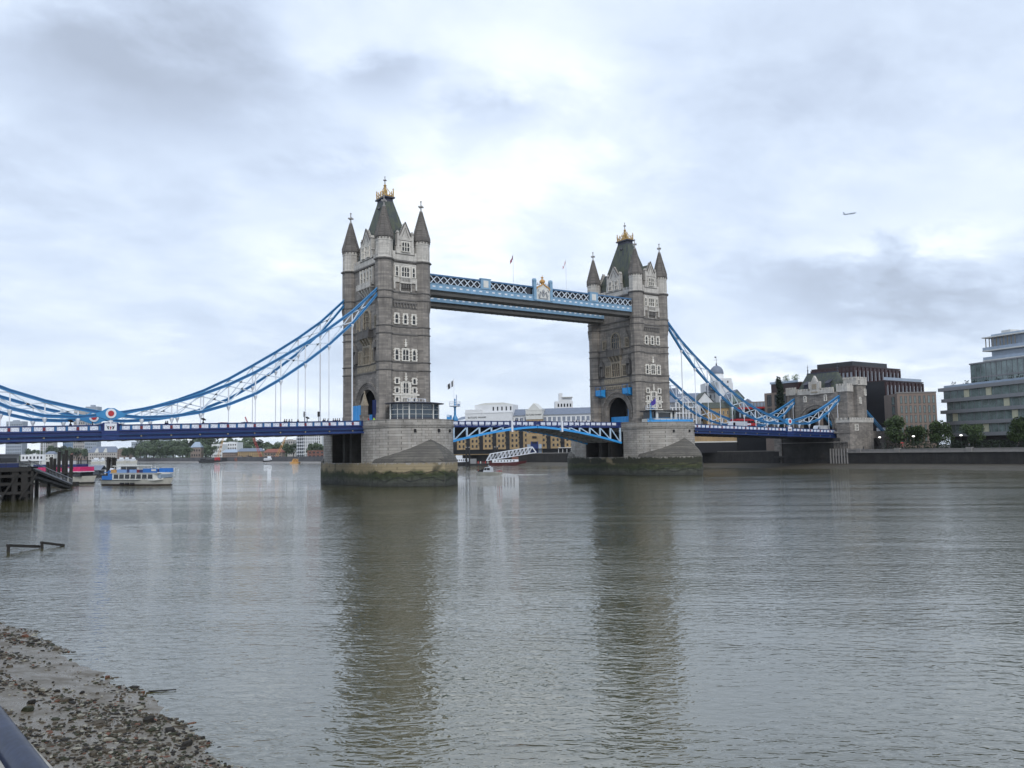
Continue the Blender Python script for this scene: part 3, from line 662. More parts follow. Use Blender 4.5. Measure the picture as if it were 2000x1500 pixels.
        w = MB()
        for i in range(5): w.slab([(-1.2+i*.6-.17, 47.9), (-1.2+i*.6+.17, 47.9), (-1.2+i*.6+.17, 46.9), (-1.2+i*.6-.17, 46.9)], -.65, 0)
        for i in range(6): w.box(-1.25+i*.42, -1.05+i*.42, -.73, -.6, 48.45, 49.1)
        w.build('balcony_bracket', 'string', tw, M=F)
        put_win(tw, F @ Matrix.Translation((0, -.14, 0)), 0, 49.75, 2.0, 2.3, lights=3, quoin=False, fr=.2); 
        for uu in (-2.3, 2.25): put_win(tw, F @ Matrix.Translation((0, -.14, 0)), uu, 49.75, .6, 2.3, lights=1, quoin=False, fr=.2)
        # corbel table
        w = MB(); w.box(-3.3, 3.3, -.3, 0, 43.2, 43.5)
        for i in range(8): w.box(-2.95+i*.8-.16, -2.95+i*.8+.16, -.28, 0, 42.3, 43.2)
        w.box(-3.3, 3.3, -.14, 0, 42.1, 42.3); w.build('corbel_table', 'string', tw, M=F)
        for uu in (-2.35, 0, 2.3): put_win(tw, F, uu, 38.35, .82, 2.2)
        for uu in (-2.35, 2.35): put_win(tw, F, uu, 29.55, .82, 2.5)
        put_win(tw, F, 0, 29.5, 1.5, 2.6, lights=2)
        for uu in (-2.35, 2.35):
            put_win(tw, F, uu, 23.95, .74, 1.15, transom=False); put_win(tw, F, uu, 21.75, .74, 1.1, transom=False); put_win(tw, F, uu, 19.7, .74, .9, transom=False)
        put_win(tw, F, 0, 21.65, 1.35, 2.5, lights=2); put_win(tw, F, 0, 19.6, 1.5, .9, lights=4, transom=False, quoin=False)
        w = MB(); w.box(-3.6, 3.6, -.34, 0, 21.05, 21.45); w.box(-3.6, 3.6, -.3, 0, 18.8, 19.15)
        for uu in (-1.25, 1.25): w.box(uu-.16, uu+.16, -.3, 0, 19.1, 24.3)
        w.box(-3.0, 3.0, -.12, 0, 20.75, 21.05)
        for z in (32.75, 24.6): 
            w.cyl((0, -.25, z), (0, -.25, z+1.5), .3, .1, 6); w.box(-.35, .35, -.4, 0, z+.35, z+.6); w.box(-.3, .3, -.4, 0, z+.9, z+1.1); w.box(-.12, .12, -.35, 0, z+1.4, z+1.9)
        w.box(-.5, -.3, -.3, 0, 17.0, 18.8); w.box(.3, .5, -.3, 0, 17.0, 18.8)
        w.build('window_surround', 'cream', tw, M=F)
    for kd in ('N', 'S'):
        F = frameM(kd, WX)
        gable(tw, F, 3.4, [(-1.35, 1.3, 55.8, 2.6, 2), (1.35, 1.3, 55.8, 2.6, 2)])
        if kd == 'S': continue
        # heraldic band
        w = MB(); w.box(-5.6, 5.6, -.12, 0, 27.25, 28.85)
        for i in range(12): w.box(-5.2+i*.9, -4.75+i*.9, -.22, -.1, 27.5, 28.6)
        w.build('carved_band', 'tan', tw, M=F)
        put_win(tw, F, 0, 29.4, 3.4, 4.0, mat='tan', lights=4, quoin=False, fr=.4, proud=.35)
        for s in (-1, 1):
            put_win(tw, F, s*3.7, 29.5, 1.5, 3.0, mat='tan', lights=3, quoin=False, fr=.35, proud=.3); statue(tw, F, s*6.0, 29.3)
            put_win(tw, F, s*5.0, 38.0, 1.0, 2.5, mat='tan', lights=2, quoin=False, fr=.3)
            w = MB(); w.slab([(s*5-.9, 40.9), (s*5+.9, 40.9), (s*5, 42.4)], -.3, 0); w.cyl((s*5, -.2, 42.2), (s*5, -.2, 43.2), .1, .03, 5); w.build('hood_mould', 'stone', tw, M=F)
        put_win(tw, F, 0, 37.8, 3.3, 4.7, mat='tan', arch=True, lights=4)
        # balcony with tapering bracket
        w = MB(); w.box(-3.0, 3.0, -1.35, 0, 35.5, 35.8); w.box(-2.8, 2.8, -1.25, -1.05, 35.8, 37.3); w.box(-2.8, -2.6, -1.2, 0, 35.8, 37.3); w.box(2.6, 2.8, -1.2, 0, 35.8, 37.3); w.box(-3.0, 3.0, -1.35, 0, 37.3, 37.5)
        for uu in (-2.9, 0, 2.9): w.box(uu-.2, uu+.2, -1.42, -1.0, 35.6, 38.0)
        w.build('balcony', 'string', tw, M=F)
        w = MB()
        for uu in (-2.4, -.8, .8, 2.4):
            w.add([(uu-.25, -1.2, 35.5), (uu+.25, -1.2, 35.5), (uu+.25, 0, 35.5), (uu-.25, 0, 35.5), (uu*.8-.2, -.05, 33.6), (uu*.8+.2, -.05, 33.6)], [(0, 1, 5, 4), (1, 2, 5), (0, 4, 3), (0, 3, 2, 1)])
        w.build('balcony_bracket', 'tan', tw, M=F)
        if not inner:
            w = MB(); w.box(-3.6, 3.6, -.14, 0, 48.6, 52.9)
            for uu in (-3.4, -1.75, 0, 1.75, 3.4): w.box(uu-.25, uu+.25, -.45, 0, 48.6, 53.0)
            w.box(-3.9, 3.9, -1.2, 0, 47.9, 48.15); w.box(-3.9, 3.9, -1.2, -1.0, 48.15, 49.3)
            w.build('balcony', 'light', tw, M=F)
            for uu in (-2.6, -.87, .87, 2.6): put_win(tw, F @ Matrix.Translation((0, -.12, 0)), uu, 49.4, .9, 3.0, lights=1, quoin=False, fr=.1)
            w = MB()
            for uu in (-3.2, -1.6, 0, 1.6, 3.2):
                w.add([(uu-.25, -1.1, 47.9), (uu+.25, -1.1, 47.9), (uu+.25, 0, 47.9), (uu-.25, 0, 47.9), (uu*.7-.2, -.05, 46.1), (uu*.7+.2, -.05, 46.1)], [(0, 1, 5, 4), (1, 2, 5), (0, 4, 3), (0, 3, 2, 1)])
            w.build('balcony_bracket', 'light', tw, M=F)
        else:
            w = MB(); w.box(-5.8, 5.8, -.3, 0, 26.3, 26.7); w.box(-5.8, 5.8, -.15, 0, 24.95, 25.1)
            for i in range(14): w.box(-5.4+i*.83-.18, -5.4+i*.83+.18, -.28, 0, 25.6, 26.3)
            w.build('corbel_table', 'tan', tw, M=F)
    return tw
T1 = make_tower(-41.15, 'nearer and larger looking gothic stone tower left of the walkways', False)
T2 = make_tower(41.15, 'farther gothic stone tower right of the walkways with blue crates by its arch', True)

# blue hoardings, crates and gatehouse at the arches
def hoard(cx, y0, y1, z0, z1, mat, lab, dx=-5.6):
    t = thing('hoarding', lab, 'hoarding', (cx+dx, (y0+y1)/2, z0)); hw_ = (y1-y0)/2
    w = MB(); w.box(-.05, .05, -hw_, hw_, 0, z1-z0); w.build('board', mat, t)
    w = MB(); n = max(2, int((y1-y0)/1.2))
    for i in range(n+1): yy = -hw_+.05+(2*hw_-.1)*i/n; w.box(-.13, -.05, yy-.05, yy+.05, 0, z1-z0)
    w.build('batten', mat, t); return t
hoard(-41.15, 2.6, 7.2, 14.0, 19.3, 'skyblue', 'tall light blue hoarding across the left side of the near tower arch')
hoard(-41.15, -1.2, 2.5, 14.0, 16.9, 'skyblue', 'low light blue hoarding in the middle of the near tower arch', -4.2)
hoard(-41.15, -7.0, -4.2, 14.0, 20.2, 'navy', 'navy blue hoarding beside the near turret at the near arch')
hoard(41.15, -4.6, 4.6, 14.0, 17.3, 'skyblue', 'long light blue hoarding across the far tower arch', -3.2)
hoard(41.15, -4.85, -3.2, 14.0, 19.3, 'skyblue', 'taller light blue hoarding at the right of the far tower arch', -3.6)
t = thing('gate_pillar', 'small stone gatehouse pillar with pointed top in front of the near arch', 'gate pillar', (-48.3, -2.9, 14.0))
w = MB(); w.cbox((0, 0, 1.2), (1.7, 1.7, 2.4)); w.cbox((0, 0, 3.6), (1.25, 1.25, 2.6)); w.cbox((0, 0, 2.5), (1.9, 1.9, .25)); w.build('shaft', 'stone', t)
w = MB(); w.lathe([(1.05, 4.9), (.85, 5.4), (.12, 8.0)], n=4, ph=R(45)); w.sphere((0, 0, 8.1), .25); w.build('cap', 'tan', t)
for yy, nm in ((6.0, 'left'), (-6.0, 'right')):
    t = thing('scaffold_crate', 'bright blue sheeted crate fixed to the wall %s of the far arch' % nm, 'scaffold crate', (34.9, yy, 23.3), group='blue crates on the far tower')
    w = MB(); w.add([(-.9, -1.2, 0.5), (.9, -1.2, .0), (.9, 1.2, .0), (-.9, 1.2, .5), (-1.0, -1.25, 2.2), (.9, -1.25, 2.4), (.9, 1.25, 2.4), (-1.0, 1.25, 2.2)], [(3, 2, 1, 0), (0, 1, 5, 4), (1, 2, 6, 5), (2, 3, 7, 6), (3, 0, 4, 7), (4, 5, 6, 7)]); w.build('sheeting', 'skyblue', t)
    w = MB()
    for a, b_ in ((-1.0, -1.2), (-1.0, 1.2), (.8, -1.2), (.8, 1.2)): w.bar((a, b_, .5), (a, b_, 3.3), .12)
    w.bar((-1, -1.2, 3.2), (-1, 1.2, 3.2), .1); w.build('frame', 'midblue', t)

# ================================================================== CHAINS
UP = [(47.65, 46.8), (51, 43.6), (54.5, 40.3), (60.2, 36.0), (65.8, 32.2), (71.4, 28.7), (77, 25.3), (82.7, 22.4), (88.4, 20.1), (94.1, 18.3), (99.8, 16.9), (103.3, 16.25), (105.5, 16.0), (107.7, 16.25), (111.2, 16.9), (116.8, 18.2), (122.5, 20.0), (128.2, 22.3), (133.8, 24.8), (136, 25.7)]
LO = [(47.65, 45.7), (51, 41.6), (54.5, 37.6), (60.2, 32.3), (65.8, 27.9), (71.4, 24.0), (77, 20.6), (82.7, 18.2), (88.4, 16.5), (94.1, 15.55), (99.8, 15.25), (103.3, 15.6), (105.5, 15.8), (107.7, 15.65), (111.2, 15.25), (116.8, 15.4), (122.5, 16.8), (128.2, 19.5), (133.8, 23.1), (136, 24.9)]
def zp(x):      # parapet top height along the bridge
    a = abs(x)
    return 15.0 - (a-51.8)*0.0225 if a > 51.8 else (15.25 if a < 30.5 else 15.05)
def make_chain(sx, y, label):
    t = thing('suspension_chain', label, 'suspension chain', (0, y, 0), group='blue suspension chains')
    P = lambda x, z, o=0: (sx*x, o, z)
    for nm, tab in (('upper_chord', UP), ('lower_chord', LO)):
        w = MB()
        for (xa, za), (xb, zb) in zip(tab, tab[1:]):
            for zo, h, wd, mi in ((0.27, .14, .62, 0), (-0.27, .14, .62, 0), (0, .40, .38, 1)):
                w.cur = mi; w.bar(P(xa, za+zo), P(xb, zb+zo), wd, h)
        w.build(nm, ['blue', 'midblue'], t)
    for i in range(2, 19):
        x, zu = UP[i]; zl = LO[i][1]
        if 102 < x < 109: continue
        w = MB(); w.bar(P(x, zl-.3), P(x, zu), .22); w.build('strut', 'white', t)
        zb_ = zp(x)-1.0
        if zl - zb_ > .8:
            w = MB(); w.cyl(P(x, zl-.3), P(x, zb_), .10 if x > 56 else .16, n=6); w.lathe([(.12, -1.1), (.42, -.3), (.42, 0)], (sx*x, 0), 6); 
            for k in range(len(w.v)-18, len(w.v)): w.v[k] = (w.v[k][0], w.v[k][1], w.v[k][2]+zl-.25)
            w.build('hanger', 'white', t)
    idx = [i for i in range(2, 19) if not 102 < UP[i][0] < 109]
    for a, b_ in zip([1]+idx, idx):
        if b_ - a > 1 and a != 1 and UP[a][0] < 105 < UP[b_][0]: continue
        if UP[a][0] < 105 < UP[b_][0]: continue
        w = MB(); w.bar(P(UP[a][0], UP[a][1]-.3), P(LO[b_][0], LO[b_][1]+.3), .20); w.bar(P(LO[a][0], LO[a][1]+.3), P(UP[b_][0], UP[b_][1]-.3), .20)
        m = ((UP[a][0]+UP[b_][0])/2, (UP[a][1]+UP[b_][1]+LO[a][1]+LO[b_][1])/4); w.cbox((sx*m[0], 0, m[1]), (.5, .2, .4)); w.build('cross_brace', 'bracewhite', t)
    w = MB(); n = 14
    w.slab([(sx*105.5+x, 15.9+z) for x, z in ((-2.6, .15), (-1.6, .55), (-.6, 1.15), (.6, 1.15), (1.6, .55), (2.6, .15), (2.6, -.45), (1.4, -.9), (.5, -1.2), (-.5, -1.2), (-1.4, -.9), (-2.6, -.45))], -.45, .45); node = w.build('node_plate', 'blue', t)
    w = MB(); w.cyl((sx*105.5, -.6, 16.0), (sx*105.5, .6, 16.0), .95, n=20); w.build('white_disc', 'white', node)
    w = MB(); w.cyl((sx*105.5, -.68, 16.0), (sx*105.5, .68, 16.0), .55, n=18); w.build('red_boss', 'red', node)
    w = MB(); w.lathe([(.5, 13.6), (.45, 14.9)], (sx*105.5, 0), 8); w.build('pedestal', 'white', t)
    # dark saddle at the tower
    w = MB(); w.cbox((sx*47.6, 0, 46.2), (.8, .9, 2.2)); w.build('saddle', 'black', t)
    return t
make_chain(-1, -9.4, 'nearer blue suspension chain sweeping down to the left of the near tower')
make_chain(-1, 9.4, 'rear blue suspension chain to the left of the near tower')
make_chain(1, -9.4, 'nearer blue suspension chain sweeping down to the right of the far tower')
make_chain(1, 9.4, 'rear blue suspension chain to the right of the far tower')
for yy, lab in ((-9.4, 'nearer blue stay bar sloping down behind the abutment gatehouse'), (9.4, 'rear blue stay bar sloping down seen through the abutment arch')):
    t = thing('land_stay', lab, 'stay bar', (0, yy, 0), group='blue stay bars behind the abutment')
    w = MB(); w.bar((141, 0, 27.5), (164, 0, 11.8), .9, .35); w.build('upper_flange', 'blue', t); w = MB(); w.bar((141, 0, 26.7), (164, 0, 11.0), .9, .3); w.build('lower_flange', 'blue', t)
    w = MB(); w.bar((141, 0, 27.1), (164, 0, 11.4), .3, .8); w.build('web', 'white', t)

# ================================================================== SIDE SPANS
def side_span(sx, label):
    t = thing('side_span', label, 'bridge deck', group='side spans of the bridge deck'); n = 30
    xs = [51.6 + (152-51.6)*i/n for i in range(n+1)]
    P = lambda x, y, z: (sx*x, y, z)
    w = MB()
    for a, b_ in zip(xs, xs[1:]): w.add([P(a, -9.3, zp(a)-1.2), P(b_, -9.3, zp(b_)-1.2), P(b_, 9.3, zp(b_)-1.2), P(a, 9.3, zp(a)-1.2)], [(0, 1, 2, 3)])
    w.build('roadway', 'asphalt', t)
    w = MB()
    for a, b_ in zip(xs, xs[1:]): w.add([P(a, -9.2, zp(a)-2.6), P(b_, -9.2, zp(b_)-2.6), P(b_, 9.2, zp(b_)-2.6), P(a, 9.2, zp(a)-2.6)], [(0, 1, 2, 3)])
    k = 54.5
    while k < 135: w.bar(P(k, -9.2, zp(k)-2.7), P(k, 9.2, zp(k)-2.7), .4, .6); k += 2.83
    w.build('underside', 'black', t)
    for ys, side in ((-1, 'n'), (1, 'f')):
        w = MB(); y = ys*9.55
        x0, x1 = 51.7, 135.6
        for zo, h, yo, wd in ((-.07, .16, 0, .40), (-1.18, .26, .06*ys, .42), (-1.62, .55, -.12*ys, .3), (-2.02, .16, .12*ys, .5), (-2.35, .5, -.15*ys, .3), (-2.78, .28, .08*ys, .55)):
            w.bar(P(x0, y+yo, zp(x0)+zo), P(x1, y+yo, zp(x1)+zo), wd, h)
        w.build('fascia_girder', 'navy', t)
        w = MB(); w.bar(P(x0, y+.02*ys, zp(x0)-1.98), P(x1, y+.02*ys, zp(x1)-1.98), .86, .05); w.bar(P(x0, y+.02*ys, zp(x0)-2.6), P(x1, y+.02*ys, zp(x1)-2.6), .7, .05); w.build('ledge_trim', 'midblue', t)
        w = MB(); w.bar(P(x0, y, zp(x0)-.62), P(x1, y, zp(x1)-.62), .08, .98); w.build('parapet_web', 'navy', t)
        x = 54.5; pan = MB(); post = MB(); sh = MB(); bo = MB(); pitch = 5.67/3; i = 0
        x -= pitch
        while x < 135.4:
            if abs(x-105.5) > .9:
                post.box(sx*x-.17, sx*x+.17, y-.16, y+.16, zp(x)-1.1, zp(x)-.12)
                if (i-1) % 3 == 0:
                    sh.cbox((sx*x, y-.02+.18*ys, zp(x)-.62), (.42, .14, .62)); bo.sphere((sx*x, y+.1*ys, zp(x)-2.3), .19)
            a, b_ = x+.24, x+pitch-.24
            if a > 52 and abs(x+pitch/2-105.5) > 2.0 and b_ < 135.3:
                zc = zp(x+pitch/2)
                pan.box(min(sx*a, sx*b_), max(sx*a, sx*b_), y-.075, y+.075, zc-.98, zc-.22)
            x += pitch; i += 1
        split(post, 'parapet_post', 'midblue', t); split(pan, 'parapet_panel', 'panelperf', t); split(sh, 'red_shield', 'darkred', t); split(bo, 'gilt_boss', 'tan', t)
        # plaque at the chain's low node
        w = MB(); c = sx*105.5; zc = zp(105.5)
        w.box(c-1.35, c+1.35, y-.28, y+.28, zc-1.3, zc+.45); w.box(c-1.6, c+1.6, y-.33, y+.33, zc-2.6, zc-1.3); w.box(c-1.2, c+1.2, y-.4, y+.4, zc-2.95, zc-2.6)
        w.slab([(c-2.6, zc-.1), (c-1.35, zc-.1), (c-1.35, zc+.35)], y-.2, y+.2); w.slab([(c+2.6, zc-.1), (c+1.35, zc-.1), (c+1.35, zc+.35)][::-1], y-.2, y+.2)
        pl = w.build('node_plaque', 'navy', t)
        w = MB(); w.box(c-1.08, c+1.08, y-.31, y+.31, zc-1.1, zc+.28); pn = w.build('white_panel', 'white', pl)
        w = MB(); yy = y+.33*ys
        for s in (-1, 1):       # two dark beasts rearing at a red cross shield
            w.cyl((c+s*.38, yy, zc-.85), (c+s*.55, yy, zc-.35), .10, .13, 6); w.cyl((c+s*.5, yy, zc-.4), (c+s*.22, yy, zc-.3), .1, .05, 6); w.cyl((c+s*.6, yy, zc-.4), (c+s*.78, yy, zc-.05), .05, .02, 5)
        w.build('heraldic_beasts', 'black', pl)
        w = MB(); w.cbox((c, yy, zc-.6), (.14, .06, .6)); w.cbox((c, yy, zc-.48), (.36, .06, .13)); w.build('red_cross', 'red', pl)
    return t
g = G('pierced white parapet panel'); sp = g.n('ShaderNodeSeparateXYZ'); g.L.new(g.pos(), sp.inputs[0])
vx = g.n('ShaderNodeTexVoronoi', feature='DISTANCE_TO_EDGE'); vx.inputs['Scale'].default_value = 3.2; g.L.new(g.pos(), vx.inputs['Vector'])
MT['panelperf'] = g.out(g.mix(g.ramp(vx.outputs['Distance'], (0.10, 0), (0.17, 1)), (0.72, 0.75, 0.82), (0.42, 0.47, 0.60)), 0.5)
side_span(-1, 'long navy blue side span with white parapet panels left of the near pier')
side_span(1, 'navy blue side span with white parapet panels between far pier and gatehouse')

# ================================================================== BASCULES
def arch_z(a): return 13.75 - 4.45*(a/30.5)**1.55
def bascule(sx, label):
    t = thing('bascule_leaf', label, 'bascule', group='bascule leaves of the bridge')
    P = lambda x, y, z: (sx*x, y, z)
    w = MB(); w.add([P(.05, -7.5, 14.05), P(30.6, -7.5, 14.0), P(30.6, 7.5, 14.0), P(.05, 7.5, 14.05)], [(0, 1, 2, 3)]); w.add([P(.05, -7.4, 13.8), P(30.6, -7.4, 13.75), P(30.6, 7.4, 13.75), P(.05, 7.4, 13.8)], [(0, 1, 2, 3)]); w.build('roadway', 'asphalt', t)
    for ys in (-1, 1):
        y = 7.6*ys
        w = MB(); w.bar(P(.05, y, 13.95), P(30.6, y, 13.9), .3, .5); w.bar(P(.05, y, 15.3), P(30.6, y, 15.2), .26, .14); w.bar(P(.05, y, 14.8), P(30.6, y, 14.7), .08, .9); w.build('parapet_rail', 'navy', t)
        w = MB(); pt = MB(); k = 0.9; st = 1.98
        while k < 30.2:
            pt.box(min(sx*k, sx*(k+.18)), max(sx*k, sx*(k+.18)), y-.14, y+.14, 14.2, 15.2)
            if k+st < 30.6: w.box(min(sx*(k+.34), sx*(k+st-.16)), max(sx*(k+.34), sx*(k+st-.16)), y-.07, y+.07, 14.38, 15.08)
            k += st
        split(w, 'parapet_panel', 'panelperf', t); split(pt, 'parapet_post', 'navy', t)
        w = MB(); n = 20
        for i in range(n):
            a, b_ = 30.4*i/n, 30.4*(i+1)/n; w.bar(P(max(a, .1), y, arch_z(a)), P(b_, y, arch_z(b_)), .5, .55)
        w.build('arch_rib', 'skyblue', t)
        xs = [30.0, 26.2, 22.3, 18.5, 14.8, 11.2, 8.0]
        for i, x in enumerate(xs):
            w = MB(); w.bar(P(x, y, arch_z(x)), P(x, y, 13.8), .42 if i else .55, .3); w.build('truss_post', 'trussblue', t)
            if i:
                w = MB(); w.bar(P(xs[i-1]-.3, y, arch_z(xs[i-1])+.3), P(x, y, 13.7), .3, .26); w.build('truss_diagonal', 'trussblue', t)
        w = MB(); w.box(sx*8.4-.27, sx*8.4+.27, y-.42, y+.42, 12.5, 15.4); w.build('marker_post', 'white', t)
    for yy in (-2.6, 2.6):
        w = MB(); n = 14
        for i in range(n): a, b_ = 30.4*i/n, 30.4*(i+1)/n; w.add([P(a, yy-.15, arch_z(a)), P(b_, yy-.15, arch_z(b_)), P(b_, yy-.15, 13.8), P(a, yy-.15, 13.8)], [(0, 1, 2, 3)])
        w.build('inner_girder', 'black', t)
    w = MB(); n = 16
    for i in range(n):
        a, b_ = 30.2*i/n, 30.2*(i+1)/n-.12
        w.add([P(a, -7.2, arch_z(a)+.12), P(b_, -7.2, arch_z(b_)+.12), P(b_, 7.2, arch_z(b_)+.12), P(a, 7.2, arch_z(a)+.12)], [(0, 1, 2, 3)])
        w.bar(P(a, -7.2, arch_z(a)-.05), P(a, 7.2, arch_z(a)-.05), .18, .25)
    w.build('soffit_plates', 'soffitlight', t)
bascule(-1, 'left bascule leaf with blue arched truss under the parapet')
bascule(1, 'right bascule leaf with blue arched truss and grey soffit')

# ================================================================== WALKWAYS
def walkway(yc, label, near):
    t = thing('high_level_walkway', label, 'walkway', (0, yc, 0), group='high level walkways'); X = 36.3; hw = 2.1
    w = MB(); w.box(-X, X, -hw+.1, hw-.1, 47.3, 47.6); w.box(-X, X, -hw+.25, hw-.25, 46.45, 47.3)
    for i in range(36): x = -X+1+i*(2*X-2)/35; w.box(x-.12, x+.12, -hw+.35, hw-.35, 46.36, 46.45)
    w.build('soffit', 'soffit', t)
    w = MB(); w.box(-X, X, -hw+.15, hw-.15, 51.2, 51.5); w.slab([(-hw+.1, 51.5), (hw-.1, 51.5), (0, 52.1)], -X, X); 
    vs = w.v[8:]; w.v = w.v[:8] + [(y_, x_, z_) for x_, y_, z_ in vs]; w.build('roof', 'walkdark', t)
    w = MB(); w.box(-X, X, -hw+.35, hw-.35, 49.0, 51.2); w.build('glazing', 'glass', t)
    for ys in (-1, 1):
        y = ys*hw
        w = MB(); w.box(-X, X, y-.16, y+.16, 47.75, 49.15); w.box(-X, X, y-.26, y+.26, 49.1, 49.25); w.box(-X, X, y-.26, y+.26, 47.6, 47.78); w.build('beam', 'walkblue', t)
        w = MB(); w.box(-X, X, y-.2, y+.2, 51.15, 51.55); w.build('top_rail', 'walkdark', t)
        w = MB(); w2 = MB(); pn = MB(); pitch = 1.98; n = int(2*X/pitch); x0 = -n*pitch/2
        for i in range(n):
            x = x0+i*pitch
            pn.box(x+pitch*.3, x+pitch*.7, y-.19, y+.19, 48.3, 48.65)
            if near and ys < 0 and (abs(x+pitch/2) < 3.2 or 15.3 < abs(x+pitch/2+ (.0)) < 0): continue
            if x > 1.3 and not w2.v: w, w2 = w2, w
            w.bar((x, y, 49.2), (x+pitch, y, 51.2), .15, .2); w.bar((x+pitch, y+.02, 49.2), (x, y+.02, 51.2), .15, .2)
        w.build('lattice', 'bracewhite', t)
        if w2.v: w2.build('lattice', 'bracewhite', t); split(pn, 'white_cartouche', 'white', t)
        pn = MB(); 
        for i in range(n+1): pn.box(x0+i*pitch-.08, x0+i*pitch+.08, y-.22, y+.22, 47.8, 49.1)
        pn.build('beam_stiffener', 'walkblue', t)
        if near and ys < 0 or (not near and ys > 0):
            for s in (-1, 1):
                xx = -17.3 if s < 0 else 19.4
                w = MB(); w.box(xx-1.5, xx+1.5, y-.35, y+.35, 49.2, 51.75); w.box(xx-1.65, xx+1.65, y-.42, y+.42, 51.75, 51.95)
                o = w.build('shield_panel', 'walkblue', t)
                w = MB(); w.slab([(xx-.75, 49.6), (xx+.75, 49.6), (xx+.75, 51.4), (xx-.75, 51.4)], y-.4, y+.4); w.build('white_relief', 'offwhite', o)
    # central crest
    if near:
        c = 1.3; y = -hw
        w = MB()
        for xx in (c-2.75, c+2.75): w.box(xx-.42, xx+.42, y-.5, y+.4, 47.9, 53.0); w.lathe([(.62, 52.9), (.66, 53.3), (.5, 53.7)], (xx, y-.05), 8, R(22.5))
        w.box(c-2.4, c+2.4, y-.4, y+.35, 47.7, 48.1); o = w.build('crest_frame', 'walkblue', t)
        w = MB(); w.slab([(c-2.3, 48.1), (c+2.3, 48.1), (c+2.3, 50.9), (c+1.9, 51.5), (c+.8, 51.95), (c, 52.5), (c-.8, 51.95), (c-1.9, 51.5), (c-2.3, 50.9)], y-.36, y+.3); cp = w.build('crest_panel', 'offwhite', o)
        w = MB(); yy = y-.46    # raised coat of arms: shield, helm, two supporters, scroll
        w.slab([(c-.55, 49.9), (c+.55, 49.9), (c+.5, 49.3), (c, 48.85), (c-.5, 49.3)][::-1], yy-.02, yy+.12); w.lathe([(.3, 50.0), (.36, 50.5), (.15, 50.9)], (c, yy), 8)
        for s in (-1, 1):
            w.cyl((c+s*1.35, yy, 48.6), (c+s*1.1, yy, 49.7), .18, .25, 6); w.cyl((c+s*1.1, yy, 49.6), (c+s*.65, yy, 50.0), .14, .1, 6); w.sphere((c+s*1.0, yy, 50.15), .24); w.cyl((c+s*1.4, yy, 48.7), (c+s*1.8, yy, 49.5), .09, .04, 5)
            w.cyl((c+s*1.9, yy, 50.3), (c+s*1.5, yy, 50.9), .12, .12, 5)
        w.bar((c-1.6, yy, 48.45), (c+1.6, yy, 48.45), .12, .2); w.build('coat_of_arms', MT['greyrelief'], cp)
        w = MB(); pts = [(-2.3, 50.9), (-1.9, 51.5), (-.8, 51.95), (0, 52.6), (.8, 51.95), (1.9, 51.5), (2.3, 50.9)]
        for (a, za), (b_, zb) in zip(pts, pts[1:]): w.bar((c+a, y-.4, za), (c+b_, y-.4, zb), .3, .3)
        w.lathe([(.2, 52.4), (.75, 52.9), (.8, 53.3), (.4, 53.7), (.15, 53.9)], (c, y), 8); w.bar((c-.42, y, 54.2), (c+.42, y, 54.2), .22); w.sphere((c, y, 54.25), .3); w.cyl((c, y, 53.9), (c, y, 55.0), .08, .05, 6); w.build('gilt_crown', 'goldpaint', o)
        w = MB()
        for i in range(9):
            xx = c-2.2+i*.55
            if abs(xx-c) > .7: w.bar((xx, y, 52.1), (xx, y, 52.75), .1)
        w.bar((c-2.3, y, 52.15), (c-.7, y, 52.15), .1); w.bar((c+.7, y, 52.15), (c+2.3, y, 52.15), .1); w.build('railing_spikes', 'lead', o)
    return t
MT['greyrelief'] = plain('grey relief', (0.28, 0.29, 0.31), 0.6, var=0.4, sc=5)
walkway(-7.3, 'nearer pale blue high walkway with lattice and central crest between the towers', True)
walkway(7.3, 'rear pale blue high walkway seen under the nearer one', False)
def flagpole(x, y, z0, h, label, cols, ang=-60, name='flagpole', r=.07, fl=(1.6, 1.1), fx=.45, fz=.85):
    t = thing(name, label, 'flagpole', (x, y, z0)); w = MB(); w.cyl((0, 0, 0), (0, 0, h), r, r*.6, 6); w.sphere((0, 0, h), .1); w.build('pole', 'white', t)
    w = MB(); n = 8; L_, H_ = fl; vs = []      # flag droops
    for i in range(n+1):
        q = i/n; dx = -L_*q*fx; dz = -L_*q*fz; dy = .12*math.sin(q*9)
        vs += [(dx, dy, h-.15+dz), (dx*.9-.02, dy, h-.15+dz-H_*(.95-.25*q)), (dx, dy+.03, h-.15+dz), (dx*.9-.02, dy+.03, h-.15+dz-H_*(.95-.25*q))]
    for i in range(n):
        a = 4*i; w.cur = cols[1][i % len(cols[1])]; w.add([vs[a], vs[a+1], vs[a+5], vs[a+4], vs[a+2], vs[a+3], vs[a+7], vs[a+6]], [(0, 1, 2, 3), (7, 6, 5, 4), (0, 3, 7, 4), (1, 5, 6, 2)])
    w.build('flag', cols[0], t)
flagpole(-8.4, -9.5, 49.2, 10.2, 'flagpole with drooping dark flag on the walkway left of the crest', (['navy', 'red', 'white'], (0, 1, 2, 0, 1)), fl=(2.2, 1.1))
flagpole(9.6, -9.5, 49.2, 11.0, 'flagpole with drooping red and white flag on the walkway right of the crest', (['white', 'red'], (0, 1, 0, 1, 0)), fl=(2.6, .9))

